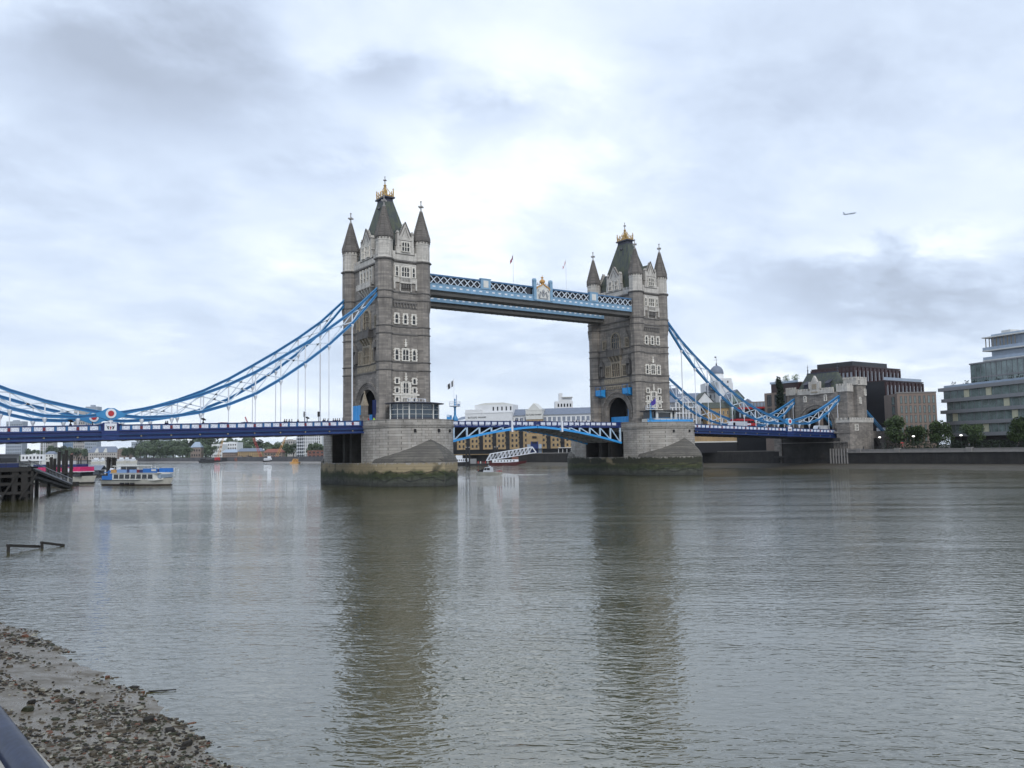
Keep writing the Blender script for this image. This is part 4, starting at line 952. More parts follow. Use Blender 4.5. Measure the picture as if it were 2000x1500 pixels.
# ================================================================== CONTROL CABINS AND MASTS
def cabin1():
    t = thing('control_cabin', 'curved glass control cabin with flat dark roof on the near pier', 'control cabin', (-41.6, -15.6, 15.0))
    rx, ry = 6.3, 3.6; n = 24
    E = lambda a, s=1.0: (rx*s*math.cos(a), ry*s*math.sin(a))
    w = MB(); w.lathe([(1, .0), (1, .5)], n=n, sx=rx, sy=ry); w.build('base_wall', 'lead', t)
    MT['cabglass'] = plain('cabin glass', (0.03, 0.05, 0.07), 0.08, spec=0.8)
    w = MB(); w.lathe([(.97, .5), (.97, 3.6)], n=n, sx=rx, sy=ry); w.build('glazing', 'cabglass', t)
    for i in range(n):
        a = 2*math.pi*i/n
        if i % 2 and not (i in (15, 17)): continue
        x, y = E(a, 1.0); w = MB(); w.cyl((x, y, 0), (x, y, 3.65), .17 if i % 4 == 0 else .08, n=6); w.build('mullion', 'offwhite', t)
    w = MB()
    for z in (1.25, 2.3, 2.9):
        for i in range(n):
            if z == 2.9 and i % 3: continue
            a, b_ = 2*math.pi*i/n, 2*math.pi*(i+1)/n; w.bar(E(a)+(z,), E(b_)+(z,), .07)
    w.build('transom', 'offwhite', t)
    w = MB(); w.lathe([(1.0, 3.62), (1.17, 3.72), (1.17, 3.86), (.9, 4.05), (.3, 4.12)], n=n, sx=rx, sy=ry*1.2); w.build('roof', 'lead', t)
    w = MB(); w.cbox((3.0, .5, 4.25), (.5, .5, .3)); w.cyl((3, .5, 4.3), (3, .5, 4.9), .05); w.bar((2.7, .5, 4.85), (3.3, .5, 4.85), .15); w.build('roof_vent', 'white', t)
    w = MB()
    for x in (-1.0, 0, 1.0, 2.0, 3.0, 3.7): w.bar((x, 1.5, 4.0), (x, 1.5, 5.1), .1)
    for z in (4.4, 5.1): w.bar((-1.0, 1.5, z), (3.7, 1.5, z), .1)
    w.build('roof_railing', 'white', t)
cabin1()
def cabin2():
    t = thing('control_cabin', 'low grey control cabin with dark slot window on the far pier', 'control cabin', (38.3, -15.5, 15.0))
    w = MB(); w.box(-4.6, 4.6, -2.6, 2.6, 0, 1.0); w.box(-4.0, -3.2, -2.6, 2.6, 1.0, 3.0); w.box(1.8, 2.4, -2.6, 2.6, 1.0, 3.0); w.box(-3.2, 1.8, -2.6, 2.6, 2.7, 3.0); w.box(3.4, 3.8, -2.6, 2.6, 1, 3); w.build('wall', 'offwhite', t)
    w = MB(); w.box(-4.2, 4.2, -2.3, 2.4, 1.0, 3.0); w.build('window', 'glass', t)
    w = MB(); w.box(-5.0, 5.0, -3.2, 3.0, 3.0, 3.35); w.build('roof', 'black', t)
cabin2()
def mast(x, y, label, hgt=5.3):
    t = thing('signal_mast', label, 'signal mast', (x, y, 15.0), group='blue signal masts on the piers')
    w = MB(); w.lathe([(.75, 0), (.7, .5), (.3, 1.3), (.24, 3.0), (.42, 3.4)], n=8); w.cyl((0, 0, 3.4), (0, 0, hgt), .22, .16); w.build('column', 'blue', t)
    w = MB(); w.lathe([(1.3, 3.4), (1.4, 3.5), (1.4, 3.58)], n=8); w.build('platform', 'white', t)
    w = MB()
    for z in (4.1, 4.6):
        for i in range(8): a, b_ = math.pi*i/4, math.pi*(i+1)/4; w.bar((1.35*math.cos(a), 1.35*math.sin(a), z), (1.35*math.cos(b_), 1.35*math.sin(b_), z), .06)
    for i in range(8): a = math.pi*i/4; w.bar((1.35*math.cos(a), 1.35*math.sin(a), 3.5), (1.35*math.cos(a), 1.35*math.sin(a), 4.6), .06)
    w.build('railing', 'white', t)
    w = MB(); w.cyl((.5, .1, 3.5), (.5, .1, 6.3), .07); w.cbox((1.0, 0, 3.8), (.5, .4, .4)); w.build('signal_lamp', 'midblue', t)
mast(-29.9, -14.4, 'blue signal mast with round railed platform on the near pier')
mast(33.2, -17.0, 'blue signal mast with round railed platform on the far pier')
flagpole(-29.4, -13.2, 15.0, 10.2, 'flagpole with small dark and white flag beside the near pier mast', (['white', 'black'], (0, 1, 1, 0)), r=.06, fl=(2.4, 1.6), fx=.8, fz=.6)
flagpole(34.2, -18.2, 15.0, 6.9, 'flagpole with purple flag beside the far pier mast', (['flagpurple'], (0,)), r=.06, fl=(2.4, 1.7), fx=.8, fz=.5)
def pier_rail(cx, a0, a1, label):
    t = thing('pier_railing', label, 'railing', (cx, -11.5, 15.0), group='blue railings on the pier tops'); n = 14
    pr = lambda a, z: (10.3*math.cos(a), 10.3*math.sin(a), z)
    w = MB()
    for i in range(n):
        a, b_ = a0+(a1-a0)*i/n, a0+(a1-a0)*(i+1)/n
        for z in (.75, 1.1): w.bar(pr(a, z), pr(b_, z), .06)
        w.bar(pr(a, 0), pr(a, 1.1), .07)
    w.build('rail', 'blue', t)
    w = MB()
    for i in range(n): a, b_ = a0+(a1-a0)*i/n, a0+(a1-a0)*(i+1)/n; w.bar(pr(a, .3), pr(b_, .3), .04, .6)
    w.build('blue_panel', 'skyblue', t)
pier_rail(-41.15, R(-58), R(-15), 'bright blue railing right of the glass cabin on the near pier')
pier_rail(41.15, R(-150), R(-10), 'bright blue railing round the edge of the far pier')

# ================================================================== SOUTH ABUTMENT
def abutment():
    t = thing('abutment_gatehouse', 'turreted stone gatehouse with green slate roof at the bridge end', 'gatehouse', (139.5, 0, 0))
    FN = frameM('N', 4.9)
    w = MB(); arch_wall(w, 9.0, 11.0, 27.0, 6.4, 14.9, 0, 1.2); arch_ring(w, 7.6, 8.0, 14.9, 13.0, -.35, .05); arch_ring(w, 6.8, 7.2, 14.9, 13.0, -.2, .05); arch_ring(w, 6.4, 6.6, 14.9, 13.0, -.1, .05); w.build('arch_wall', 'stone', t, M=FN)
    FS = frameM('S', 4.9); w = MB(); arch_wall(w, 9.0, 11.0, 27.0, 6.4, 14.9, 0, 1.2); w.build('arch_wall', 'stone', t, M=FS)
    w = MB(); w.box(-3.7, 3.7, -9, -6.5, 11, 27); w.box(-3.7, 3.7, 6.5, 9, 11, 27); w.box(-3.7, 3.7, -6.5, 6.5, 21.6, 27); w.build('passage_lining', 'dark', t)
    for s, nm in ((-1, 'near'), (1, 'far')):
        w = MB(); w.box(-4.4, 4.0, min(s*9, s*12.6), max(s*9, s*12.6), 4, 29.0)
        w.box(-.5, 5.2, min(s*9, s*14.0), max(s*9, s*14.0), 4, 29.2); w.build('turret', 'stone', t)
        w = MB(); w.box(-1.0, 5.6, s*14.3 if s < 0 else 9.0, -9.0 if s < 0 else 14.3, 29.2, 31.4)
        k = 0
        for xx in (-.9, .3, 1.5, 2.7, 3.9, 5.1): w.box(xx-.4, xx+.4, min(s*14.35, s*13.8), max(s*14.35, s*13.8), 31.4, 32.1); w.box(xx-.4, xx+.4, min(s*9.0, s*9.5), max(s*9.0, s*9.5), 31.4, 32.1)
        for yy in (9.4, 10.6, 11.8, 13.0, 14.0): w.box(-1.05, -.6, s*yy-.4, s*yy+.4, 31.4, 32.1)
        w.box(-4.8, -1.0, min(s*8.6, s*13.0), max(s*8.6, s*13.0), 26.8, 29.0)
        for yy in (8.9, 10.1, 11.3, 12.6): w.box(-4.8, -4.4, s*yy-.35, s*yy+.35, 29.0, 29.7)
        for xx in (-4.5, -3.3, -2.1): w.box(xx-.35, xx+.35, min(s*13, s*12.6), max(s*13, s*12.6), 29.0, 29.7)
        w.build('battlement', 'light', t)
        # lower annexe
        w = MB(); w.box(-9.0, 5.4, min(s*10.8, s*16.0), max(s*10.8, s*16.0), 3.5, 15.6); w.box(-9.2, -3.8, min(s*9.2, s*16.2), max(s*9.2, s*16.2), 11.9, 12.6); w.build('annexe', 'stone', t)
        w = MB(); w.box(-9.2, 5.6, min(s*10.7, s*16.2), max(s*10.7, s*16.2), 15.6, 16.6)
        for i in range(10): xx = -8.8+i*1.55; w.box(xx-.45, xx+.45, min(s*16.25, s*15.8), max(s*16.25, s*15.8), 16.6, 17.3)
        for yy in (11.2, 12.8, 14.4, 15.8): w.box(-9.25, -8.8, s*yy-.4, s*yy+.4, 16.6, 17.3)
        w.build('annexe_battlement', 'light', t)
        if s < 0:
            F = Matrix(((1, 0, 0, 0), (0, 1, 0, -16.0), (0, 0, 1, 0), (0, 0, 0, 1)))
            put_win(t, F, -5.0, 12.9, 1.3, 1.9, lights=2, head='none')
            F = Matrix(((1, 0, 0, 0), (0, 1, 0, -14.0), (0, 0, 1, 0), (0, 0, 0, 1)))
            put_win(t, F, 1.2, 22.6, .45, 2.0, head='none', transom=False); put_win(t, F, 4.5, 25.6, .45, 2.0, head='none', transom=False); put_win(t, F, 0.6, 29.4, .45, 1.6, head='none', transom=False)
    w = MB(); w.box(-.25, .25, -1.2, 0, 3.0, 3.2)
    w = MB()
    for i in range(10):
        yy = -12+i*1.3; w.box(-9.4, -9.0, -15.4+i*.6, -15.1+i*.6, 4, 9)
    w.build('buttress', 'stone', t)
    for yy in (-4.2, 4.4): put_win(t, FN, yy*-1, 24.0, .5, 1.9, head='none', transom=False)
    w = MB(); w.box(-7.6, 7.6, -.45, .3, 26.6, 28.0)
    for i in range(12):
        yy = -7.2+i*1.3
        if abs(yy) > 2: w.box(yy-.4, yy+.4, -.45, .3, 28.0, 28.7)
    w.slab([(-2.0, 26.4), (2.0, 26.4), (2.0, 30.0), (0, 33.4), (-2.0, 30.0)], -.6, .5)
    for s in (-1, 1): w.box(s*2.0-.3, s*2.0+.3, -.7, .5, 28.5, 31.2)
    o = w.build('parapet_gable', 'light', t, M=FN)
    w = MB(); w.slab([(-.95, 28.4), (.95, 28.4), (.95, 30.3), (-.95, 30.3)], -.72, -.55); w.bar((-1.4, -.65, 27.3), (1.4, -.65, 27.3), .16, .5); w.build('carved_shield', 'tan', o)
    # roof: steep hipped, ridge across the road
    w = MB(); w.add([(-4.2, -9, 27.0), (4.2, -9, 27.0), (4.2, 9, 27.0), (-4.2, 9, 27.0), (-.5, -6.3, 34.6), (.5, -6.3, 34.6), (.5, 6.3, 34.6), (-.5, 6.3, 34.6)], [(3, 2, 1, 0), (4, 5, 6, 7), (0, 1, 5, 4), (1, 2, 6, 5), (2, 3, 7, 6), (3, 0, 4, 7)]); rf = w.build('roof', 'slate', t)
    w = MB(); w.box(-.6, .6, -6.4, 6.4, 34.5, 34.9)
    for s in (-1, 1): w.cyl((0, s*6.3, 34.8), (0, s*6.3, 38.2), .22, .05, 6); w.bar((-.3, s*6.3, 37.2), (.3, s*6.3, 37.2), .15); w.sphere((0, s*6.3, 36), .3)
    w.build('ridge_crest', 'lead', rf)
    for yy in (-4.6, 4.6):
        w = MB(); w.add([(-4.6, yy-1.0, 30.4), (-4.6, yy+1.0, 30.4), (-2.0, yy+1.0, 31.8), (-2.0, yy-1.0, 31.8), (-4.6, yy-1.0, 30.2), (-4.6, yy+1.0, 30.2), (-2.0, yy+1.0, 31.6), (-2.0, yy-1.0, 31.6)], [(0, 1, 2, 3), (7, 6, 5, 4), (0, 4, 5, 1), (3, 2, 6, 7), (0, 3, 7, 4), (1, 5, 6, 2)]); w.box(-4.0, -2.2, yy-.8, yy+.8, 28.2, 30.4); w.build('dormer', 'lead', rf)
    # substructure down to the river
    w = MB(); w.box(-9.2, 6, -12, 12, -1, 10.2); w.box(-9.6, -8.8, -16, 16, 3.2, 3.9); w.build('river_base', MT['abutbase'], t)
    for i in range(7):
        yy = -15+i*1.1; w = MB(); w.cyl((-9.6, yy, -1), (-9.6, yy, 6.5), .35, n=8); w.build('fender_pile', 'concrete', t)
    w = MB(); w.box(-9.9, -9.3, -15.5, 14, 8.6, 8.85); w.build('fender_beam', 'concrete', t)
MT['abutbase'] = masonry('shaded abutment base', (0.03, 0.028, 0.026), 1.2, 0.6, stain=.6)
abutment()
t = thing('approach_viaduct', 'stone approach viaduct with arched opening behind the gatehouse', 'viaduct', (0, 0, 0))
w = MB(); w.box(145, 175, -10.5, -9.0, 10.2, 12.7); w.box(145, 175, 9.0, 10.5, 10.2, 12.7); w.box(145, 175, -9.0, 9.0, 10.4, 11.6)
MA = Matrix.Translation((155, -9.0, 0)); a = MB(MA); arch_wall(a, 6.0, 5.5, 10.2, 4.5, 5.6, -1.3, 0.0); w.v += []; o_ = a.build('arch', 'stone', t)
w.box(161, 175, -10.2, 10.2, 5.5, 10.2); w.box(145, 149, -9.8, 9.8, 5.5, 10.2); w.build('wall', 'stone', t)

# ================================================================== BUILDINGS (generic)
def oriented(p, q):          # frame with origin p, x axis to q, y inward (away from viewer), z up
    d = Vector((q.x-p.x, q.y-p.y, 0)); L_ = d.length; d.normalize(); n_ = Vector((-d.y, d.x, 0))
    return Matrix(((d.x, n_.x, 0, p.x), (d.y, n_.y, 0, p.y), (0, 0, 1, 0), (0, 0, 0, 1))), L_
def win_grid(par, F, x0, x1, z0, z1, nx, nz, wf=.5, hf=.6, mat='glass', frame=None, proud=.06, name='window', arch=False, cap=100, margin=0):
    c = 0; proto = None; cw, ch = (x1-x0)/nx, (z1-z0)/nz; ww, hh = cw*wf, ch*hf
    for j in range(nz):
        for i in range(nx):
            if c >= cap: return
            xc, zc = x0+cw*(i+.5), z0+ch*(j+.5); Mx = F @ Matrix.Translation((xc, 0, zc))
            if proto is None:
                w = MB(); w.cur = 0
                if arch:
                    w.slab([(-ww/2, -hh/2), (ww/2, -hh/2), (ww/2, hh*.3), (ww*.25, hh*.48), (-ww*.25, hh*.48), (-ww/2, hh*.3)], -.04, .1)
                else: w.box(-ww/2, ww/2, -.04, .1, -hh/2, hh/2)
                ms = [mat]
                if frame:
                    w.cur = 1; f = min(.14, ww*.12); ms.append(frame)
                    w.box(-ww/2-f, -ww/2, -proud-.05, .1, -hh/2-f, hh/2+f); w.box(ww/2, ww/2+f, -proud-.05, .1, -hh/2-f, hh/2+f); w.box(-ww/2, ww/2, -proud-.05, .1, hh/2, hh/2+f); w.box(-ww/2, ww/2, -proud-.08, .1, -hh/2-f, -hh/2); w.box(-f*.3, f*.3, -proud-.02, 0, -hh/2, hh/2)
                proto = w.build(name, ms, par, M=Mx)
            else: dup_child(proto, par, Mx)
            c += 1
BR = masonry('yellow stock brick', (0.47, 0.33, 0.17), 0.6, 0.2, stain=.25, streak=.25, mort=.8)
MT['brickyel'] = BR
MT['brickbrown'] = masonry('brown brick', (0.27, 0.21, 0.175), .6, .2, stain=.15, mort=.8, streak=.15)
MT['brickred'] = masonry('red brick', (0.22, 0.10, 0.075), .6, .2, stain=.2, mort=.8)
MT['render'] = plain('white render', (0.66, 0.67, 0.68), 0.8, var=.08, sc=.3)
MT['greyroof'] = plain('grey blue roof', (0.16, 0.19, 0.25), 0.6)
MT['redroof'] = plain('red tile roof', (0.22, 0.085, 0.06), 0.8)
MT['darkclad'] = plain('black cladding', (0.010, 0.010, 0.013), 0.35)
MT['redclad'] = plain('dark maroon cladding', (0.035, 0.012, 0.012), 0.4)
MT['tealglass'] = plain('green tinted glass', (0.17, 0.22, 0.21), 0.08, var=.6, sc=.35, spec=.8)
MT['paleglass'] = plain('pale blue glass', (0.28, 0.35, 0.44), 0.15, var=.2, sc=.4, spec=.8)
MT['fingrey'] = plain('grey fin', (0.34, 0.36, 0.40), 0.4)
MT['slabgrey'] = plain('grey concrete band', (0.23, 0.235, 0.245), 0.6, var=.1)
MT['warm'] = plain('warm lit interior', (0.55, 0.53, 0.38), 0.4, var=.2)

# --- long brick warehouse row behind the bascules
def warehouse():
    A, B = at(868, 492, 6), at(1215, 462, 6)
    F, L_ = oriented(A, B); t = thing('warehouse_row', 'long yellow brick riverside warehouse with white rooftop storey behind the bascules', 'warehouse', A, 0)
    t.location = (0, 0, 0)
    H = 27.0
    w = MB(F); w.box(0, L_, 0, 16, 5.5, H-6.0); 
    w.build('brick_wall', 'brickyel', t)
    nb = 13; bw = L_/nb
    for i in range(nb):       # loading bays: dark recess with balconies between brick bays
        w = MB(F); x = i*bw; w.box(x-.0+bw*.70, x+bw*.98, -.12, .3, 8.5, H-6.2); w.build('loading_bay', 'darkclad', t)
        w = MB(F)
        for z in (11.5, 14.5, 17.5): w.box(x+bw*.68, x+bw, -1.0, -.12, z, z+.15); w.box(x+bw*.68, x+bw, -1.05, -.95, z+.15, z+1.0)
        w.build('balcony', 'black', t)
    for i in range(nb):
        for j in range(4):
            if i*4+j > 96: break
            for k in (.16, .46):
                w = MB(F); xc = i*bw+bw*(k+.03); z = 9.6+j*2.95; w.slab([(xc-.55, z), (xc+.55, z), (xc+.55, z+1.25), (xc+.25, z+1.6), (xc-.25, z+1.6), (xc-.55, z+1.25)], -.08, .1); w.build('window', 'glass', t)
    w = MB(F); w.box(0, L_, -2.2, .2, 8.2, 8.5); w.box(0, L_, -.15, .2, 6, 8.2); w.build('ground_floor_canopy', 'black', t)
    # white parapet + rooftop storeys
    w = MB(F); w.box(L_*.02, L_, -.25, 1.0, H-6.0, H-4.6); w.build('white_parapet', 'offwhite', t)
    w = MB(F); w.box(L_*.3, L_*.99, 2.5, 14, H-4.6, H+.6); pent = w.build('penthouse', 'render', t)
    win_grid(pent, F @ Matrix.Translation((0, 2.45, 0)), L_*.3, L_*.99, H-3.6, H-.4, 26, 1, .6, .75, mat='greyroof', frame='render')
    w = MB(F); w.add([(L_*.3, 1.8, H+.5), (L_*.99, 1.8, H+.5), (L_*.99, 6, H+4.2), (L_*.3, 6, H+4.2), (L_*.3, 14, H+.5), (L_*.99, 14, H+.5)], [(0, 1, 2, 3), (3, 2, 5, 4), (0, 3, 4), (1, 5, 2)]); w.build('roof', 'greyroof', t)
    # central pediment pavilion
    c = L_*.525
    w = MB(F); w.box(c-4.6, c+4.6, -.5, 10, 5.9, H-2.0); w.build('centre_bay', 'brickyel', t)
    w = MB(F); w.box(c-4.8, c+4.8, -.8, 9, H-2.0, H+3.0); w.box(c-5.0, c+5.0, -.9, 9, H+3.0, H+3.6); w.slab([(c-3.5, H+3.6), (c+3.5, H+3.6), (c, H+7.2)], -.7, 9); w.build('pediment', 'offwhite', t)
    win_grid(t, F @ Matrix.Translation((0, -.5, 0)), c-4.4, c+4.4, H-5.6, H-2.2, 4, 1, .35, .7, arch=True)
    w = MB(F); w.box(c-4.2, c-2.4, -.7, 0, 6, 11); w.box(c+2.4, c+4.2, -.7, 0, 6, 11); w.build('entrance_frame', 'paleglass', t)
    w = MB(F); w.box(c-2.2, c+2.2, -.6, 0, 6, 12.5); w.build('entrance', 'navy', t)
    for k in range(2):
        x0 = L_*(.66+k*.10)
        w = MB(F)
        for q in range(4): w.box(x0+q*2.4, x0+q*2.4+.25, -2.0, -1.8, 6, 8.2)
        w.box(x0, x0+7.6, -2.1, 0, 8.6, 8.9); w.build('terrace_awning', 'render', t)
    # left white block with sign
    D, E_ = L_*.13, L_*.40
    w = MB(F); w.box(D, E_, -1.0, 12, H-6, H+2.4); w.box(D+5, E_-.0, 1.5, 12, H+2.4, H+7.0); w.box(D, E_*.55, -1.0, 10, H+2.4, H+4.5); w.box(D-.4, E_+.3, -1.2, .0, H+2.2, H+2.6); w.build('white_block', 'render', t)
    w = MB(F); w.slab([(D+5, H+7.0), (E_, H+7.0), (E_-6, H+8.2), (D+11, H+8.2)], 1.5, 12); w.build('white_block_roof', 'offwhite', t)
    win_grid(t, F @ Matrix.Translation((0, 1.45, 0)), D+15, E_, H+2.9, H+6.6, 5, 1, .3, .6)
    win_grid(t, F @ Matrix.Translation((0, -1.02, 0)), D+1, E_, H-4.6, H-1.8, 12, 1, .45, .6, arch=True)
    def sign(txt, x, z, s, y):
        cu = bpy.data.curves.new('sign_lettering', 'FONT'); cu.body = txt; cu.size = s; cu.extrude = .03; cu.align_x = 'CENTER'
        o = bpy.data.objects.new('sign_lettering', cu); COL.objects.link(o); cu.materials.append(MT['black']); o.parent = t
        dg = bpy.context.evaluated_depsgraph_get(); dg.update(); m2 = bpy.data.meshes.new_from_object(o.evaluated_get(dg)); bpy.data.objects.remove(o)
        o = bpy.data.objects.new('sign_lettering', m2); COL.objects.link(o); o.parent = t
        o.matrix_local = F @ Matrix.Translation((x, y, z)) @ Matrix.Rotation(R(90), 4, 'X')
    sign('BUTLERS WHARF', D+7.2, H-.6, 1.45, -1.1); sign('BUTLERS WHARF', c, H+.2, 1.15, -.9)
warehouse()
# far white rooftop tower above the warehouse
A, B = at(1086, 520, 6), at(1121, 520, 6); F, L_ = oriented(A, B)
t = thing('rooftop_block', 'white stepped rooftop block rising above the warehouse roofs near the far tower', 'building')
w = MB(F); w.box(0, L_, 0, 10, 5, 37.5); w.box(L_*.22, L_*.42, 0, 5, 37.5, 42.5); w.box(L_*.4, L_*.95, .5, 8, 37.5, 39.8); w.build('wall', 'render', t)
w = MB(F); w.box(L_*.38, L_*1.0, -.8, 9, 39.8, 40.2); w.build('roof', 'offwhite', t); win_grid(t, F, L_*.1, L_*.95, 33, 37, 5, 1, .5, .5)

# --- left of the warehouse: a grey long roofed building
A, B = at(885, 545, 6), at(935, 530, 6); F, L_ = oriented(A, B)
t = thing('grey_roofed_building', 'long low pale building with grey roof left of the warehouse sign', 'building')
w = MB(F); w.box(0, L_, 0, 10, 5, 27); w.build('wall', 'offwhite', t); w = MB(F); w.add([(0, -.3, 27), (L_, -.3, 29), (L_, 8, 32), (0, 8, 30)], [(0, 1, 2, 3)]); w.build('roof', 'greyroof', t); win_grid(t, F, 0, L_, 22, 26, 8, 1)

# --- domed white brewhouse tower group
def brewhouse():
    t = thing('domed_tower_house', 'white rendered tower with grey dome and weather vane behind the right chain', 'building')
    c = at(1405, 372, 6); z = lambda v: zat(1405, v, 372)
    w = MB(); w.lathe([(2.9, z(760)), (2.9, z(729.5))], (c.x, c.y), 20); w.build('drum', 'render', t, True)
    w = MB(); r = 3.0; zb = z(729.5); w.lathe([(3.05, zb), (3.0, zb+.3)] + [(r*math.cos(a), zb+.3+3.4*math.sin(a)) for a in (R(15), R(30), R(45), R(60), R(75), R(85))], (c.x, c.y), 20); dm = w.build('dome', 'greyroof', t, True)
    w = MB(); zt = zb+3.6; w.cyl((c.x, c.y, zt), (c.x, c.y, zt+1.2), .4, .2, 8); w.cyl((c.x, c.y, zt+1), (c.x, c.y, zt+4.2), .09); w.bar((c.x-.9, c.y+.6, zt+2.6), (c.x+.9, c.y-.6, zt+2.6), .1); w.slab([(0, 0), (0, 0), (0, 0)], 0, 0) if False else None
    w.cbox((c.x-.5, c.y, zt+3.8), (1.0, .1, .6)); w.build('weather_vane', 'lead', dm)
    A, B = at(1408, 366, 6), at(1434, 366, 6); F, L_ = oriented(A, B)
    w = MB(F); w.box(0, L_, 0, 7, 20, zat(1420, 738, 366)); w.build('stair_tower', 'render', t); win_grid(t, F, L_*.1, L_*.9, zat(1420, 760, 366), zat(1420, 740, 366), 2, 2, .25, .4, frame='offwhite')
    A, B = at(1382, 374, 6), at(1436, 374, 6); F, L_ = oriented(A, B)
    w = MB(F); w.box(0, L_, 0, 10, 5, zat(1405, 747, 374)); w.build('main_wall', 'render', t)
    w = MB(F); w.box(-.6, L_*.5, -1.0, 0, zat(1395, 766, 374), zat(1395, 765, 374)+.1); w.box(0.2, L_*.4, -.4, 0, zat(1395, 764, 374)+.3, zat(1395, 753, 374)); w.build('timber_balcony', 'greyroof', t)
    win_grid(t, F, L_*.1, L_*.9, zat(1405, 790, 374), zat(1405, 768, 374), 5, 2, .25, .5, frame='greyroof')
brewhouse()
def gabled_house(u0, u1, d, vt, vpk, depth, wall, roofm, label, name='gabled_house', nx=2, nz=3, z0=5.5, frame=None, gable=True, vb=None):
    A, B = at(u0, d, 6), at(u1, d, 6); F, L_ = oriented(A, B); um = (u0+u1)/2; ze, zpk = zat(um, vt, d), zat(um, vpk, d)
    t = thing(name, label, 'house')
    w = MB(F)
    if gable: w.slab([(0, z0), (L_, z0), (L_, ze), (L_/2, zpk-.15), (0, ze)], 0, depth)
    else: w.box(0, L_, 0, depth, z0, ze)
    w.build('wall', wall, t)
    w = MB(F)
    if gable:
        for s in (0, 1):
            x0, x1 = (-.3, L_/2) if s == 0 else (L_+.3, L_/2)
            w.add([(x0, -.3, ze-.05), (x1, -.3, zpk), (x1, depth, zpk), (x0, depth, ze-.05), (x0, -.3, ze+.2), (x1, -.3, zpk+.25), (x1, depth, zpk+.25), (x0, depth, ze+.2)], [(0, 1, 2, 3), (4, 5, 6, 7), (0, 1, 5, 4), (3, 2, 6, 7), (0, 3, 7, 4)])
    else: w.add([(-.3, -.3, ze), (L_+.3, -.3, ze), (L_+.3, depth/2, zpk), (-.3, depth/2, zpk), (-.3, depth+.3, ze), (L_+.3, depth+.3, ze)], [(0, 1, 2, 3), (3, 2, 5, 4), (0, 3, 4), (1, 5, 2)])
    w.build('roof', roofm, t)
    win_grid(t, F, L_*.08, L_*.92, (vb if vb else z0+3), ze-.3, nx, nz, .3, .45, frame=frame)
    return t, F, L_, ze
gabled_house(1365, 1396, 360, 785, 766, 12, 'render', 'slate', 'white gabled wharf house with black roof left of the domed tower', nx=2, nz=4, frame='greyroof')
# terrace buildings behind the right chain
t, F, L_, ze = gabled_house(1383, 1432, 352, 797, 784, 14, 'brickyel', 'slate', 'yellow brick wharf building with dark hipped roof below the domed tower', name='brick_wharf_building', nx=5, nz=2, frame='offwhite', gable=False, vb=17)
w = MB(F); w.box(-.2, L_+.2, -.3, 0, 16.6, 17.2); w.build('cornice_band', 'offwhite', t)
A, B = at(1352, 345, 6), at(1462, 345, 6); F, L_ = oriented(A, B)
t = thing('tan_wharf_building', 'tan brick wharf frontage with small round windows below the right side span', 'building')
w = MB(F); w.box(0, L_, 0, 10, 5.5, 17.0); w.build('wall', 'brickyel', t); win_grid(t, F, 1, L_-4, 14.2, 16.6, 5, 1, .18, .8, frame='render', mat='paleglass')
w = MB(F); w.box(0, L_, -.1, .1, 13.4, 13.8); w.build('stone_band', 'offwhite', t)
win_grid(t, F, 0, L_*.7, 12.0, 13.0, 10, 1, .25, .8); 
w = MB(F); w.box(L_*.05, L_*.8, -.3, .1, 5.5, 9.6); w.build('quay_doors', 'darkclad', t)
w = MB(F); w.box(L_*.05, L_*.8, -.2, .1, 9.6, 10.1); w.build('stone_lintel', 'offwhite', t)
# glazed gable
t, F, L_, ze = gabled_house(1430, 1457, 350, 778, 761, 16, 'tealglass', 'greyroof', 'green glazed gable building right of the domed tower', name='glazed_gable_building', nx=4, nz=5)
# modern dark block
A, B = at(1440, 345, 6), at(1500, 340, 6); F, L_ = oriented(A, B)
t = thing('dark_riverside_block', 'dark glass riverside block with red roofline behind the red bus', 'building')
w = MB(F); w.box(0, L_, 0, 14, 5.5, zat(1470, 800, 345)); w.build('wall', 'darkclad', t); w = MB(F); w.box(-.3, L_, -.5, 0, zat(1470, 799, 345), zat(1470, 796, 345)); w.build('red_band', 'red', t)
w = MB(F); w.box(1, L_, 1, 13, zat(1470, 798, 345), zat(1470, 785, 345)); w.build('top_storey', 'brickbrown', t); w = MB(F); w.slab([(L_*.2, zat(1470, 785, 345)), (L_*.5, zat(1470, 785, 345)), (L_*.35, zat(1470, 778, 345))], 3, 8); w.build('pyramid_rooflight', 'greyroof', t)
win_grid(t, F @ Matrix.Translation((0, .9, 0)), 2, L_, zat(1470, 796, 345), zat(1470, 786, 345), 8, 1, .75, .8, mat='paleglass'); win_grid(t, F, 1, L_-1, 12, zat(1470, 802, 345), 7, 3, .5, .6, mat='paleglass')
# brown brick block with tall windows left of the gatehouse
A, B = at(1497, 330, 6), at(1560, 318, 6); F, L_ = oriented(A, B); zt = zat(1510, 768, 330)
t = thing('brown_office_block', 'brown brick block with tall dark windows just left of the gatehouse', 'office building')
w = MB(F); w.box(0, L_, 0, 16, 5.5, zt); w.build('wall', 'brickbrown', t); win_grid(t, F, .6, L_-.2, 12.5, zt-.4, 4, 3, .5, .8, frame='darkclad')
w = MB(F); w.box(2.2, L_, 1.5, 15, zt, zt+3.4); w.build('top_storey', 'redclad', t); w = MB(F); w.box(2.2, L_, .8, 1.4, zt+3.4, zt+4.2); w.build('roof_rail', 'paleglass', t)
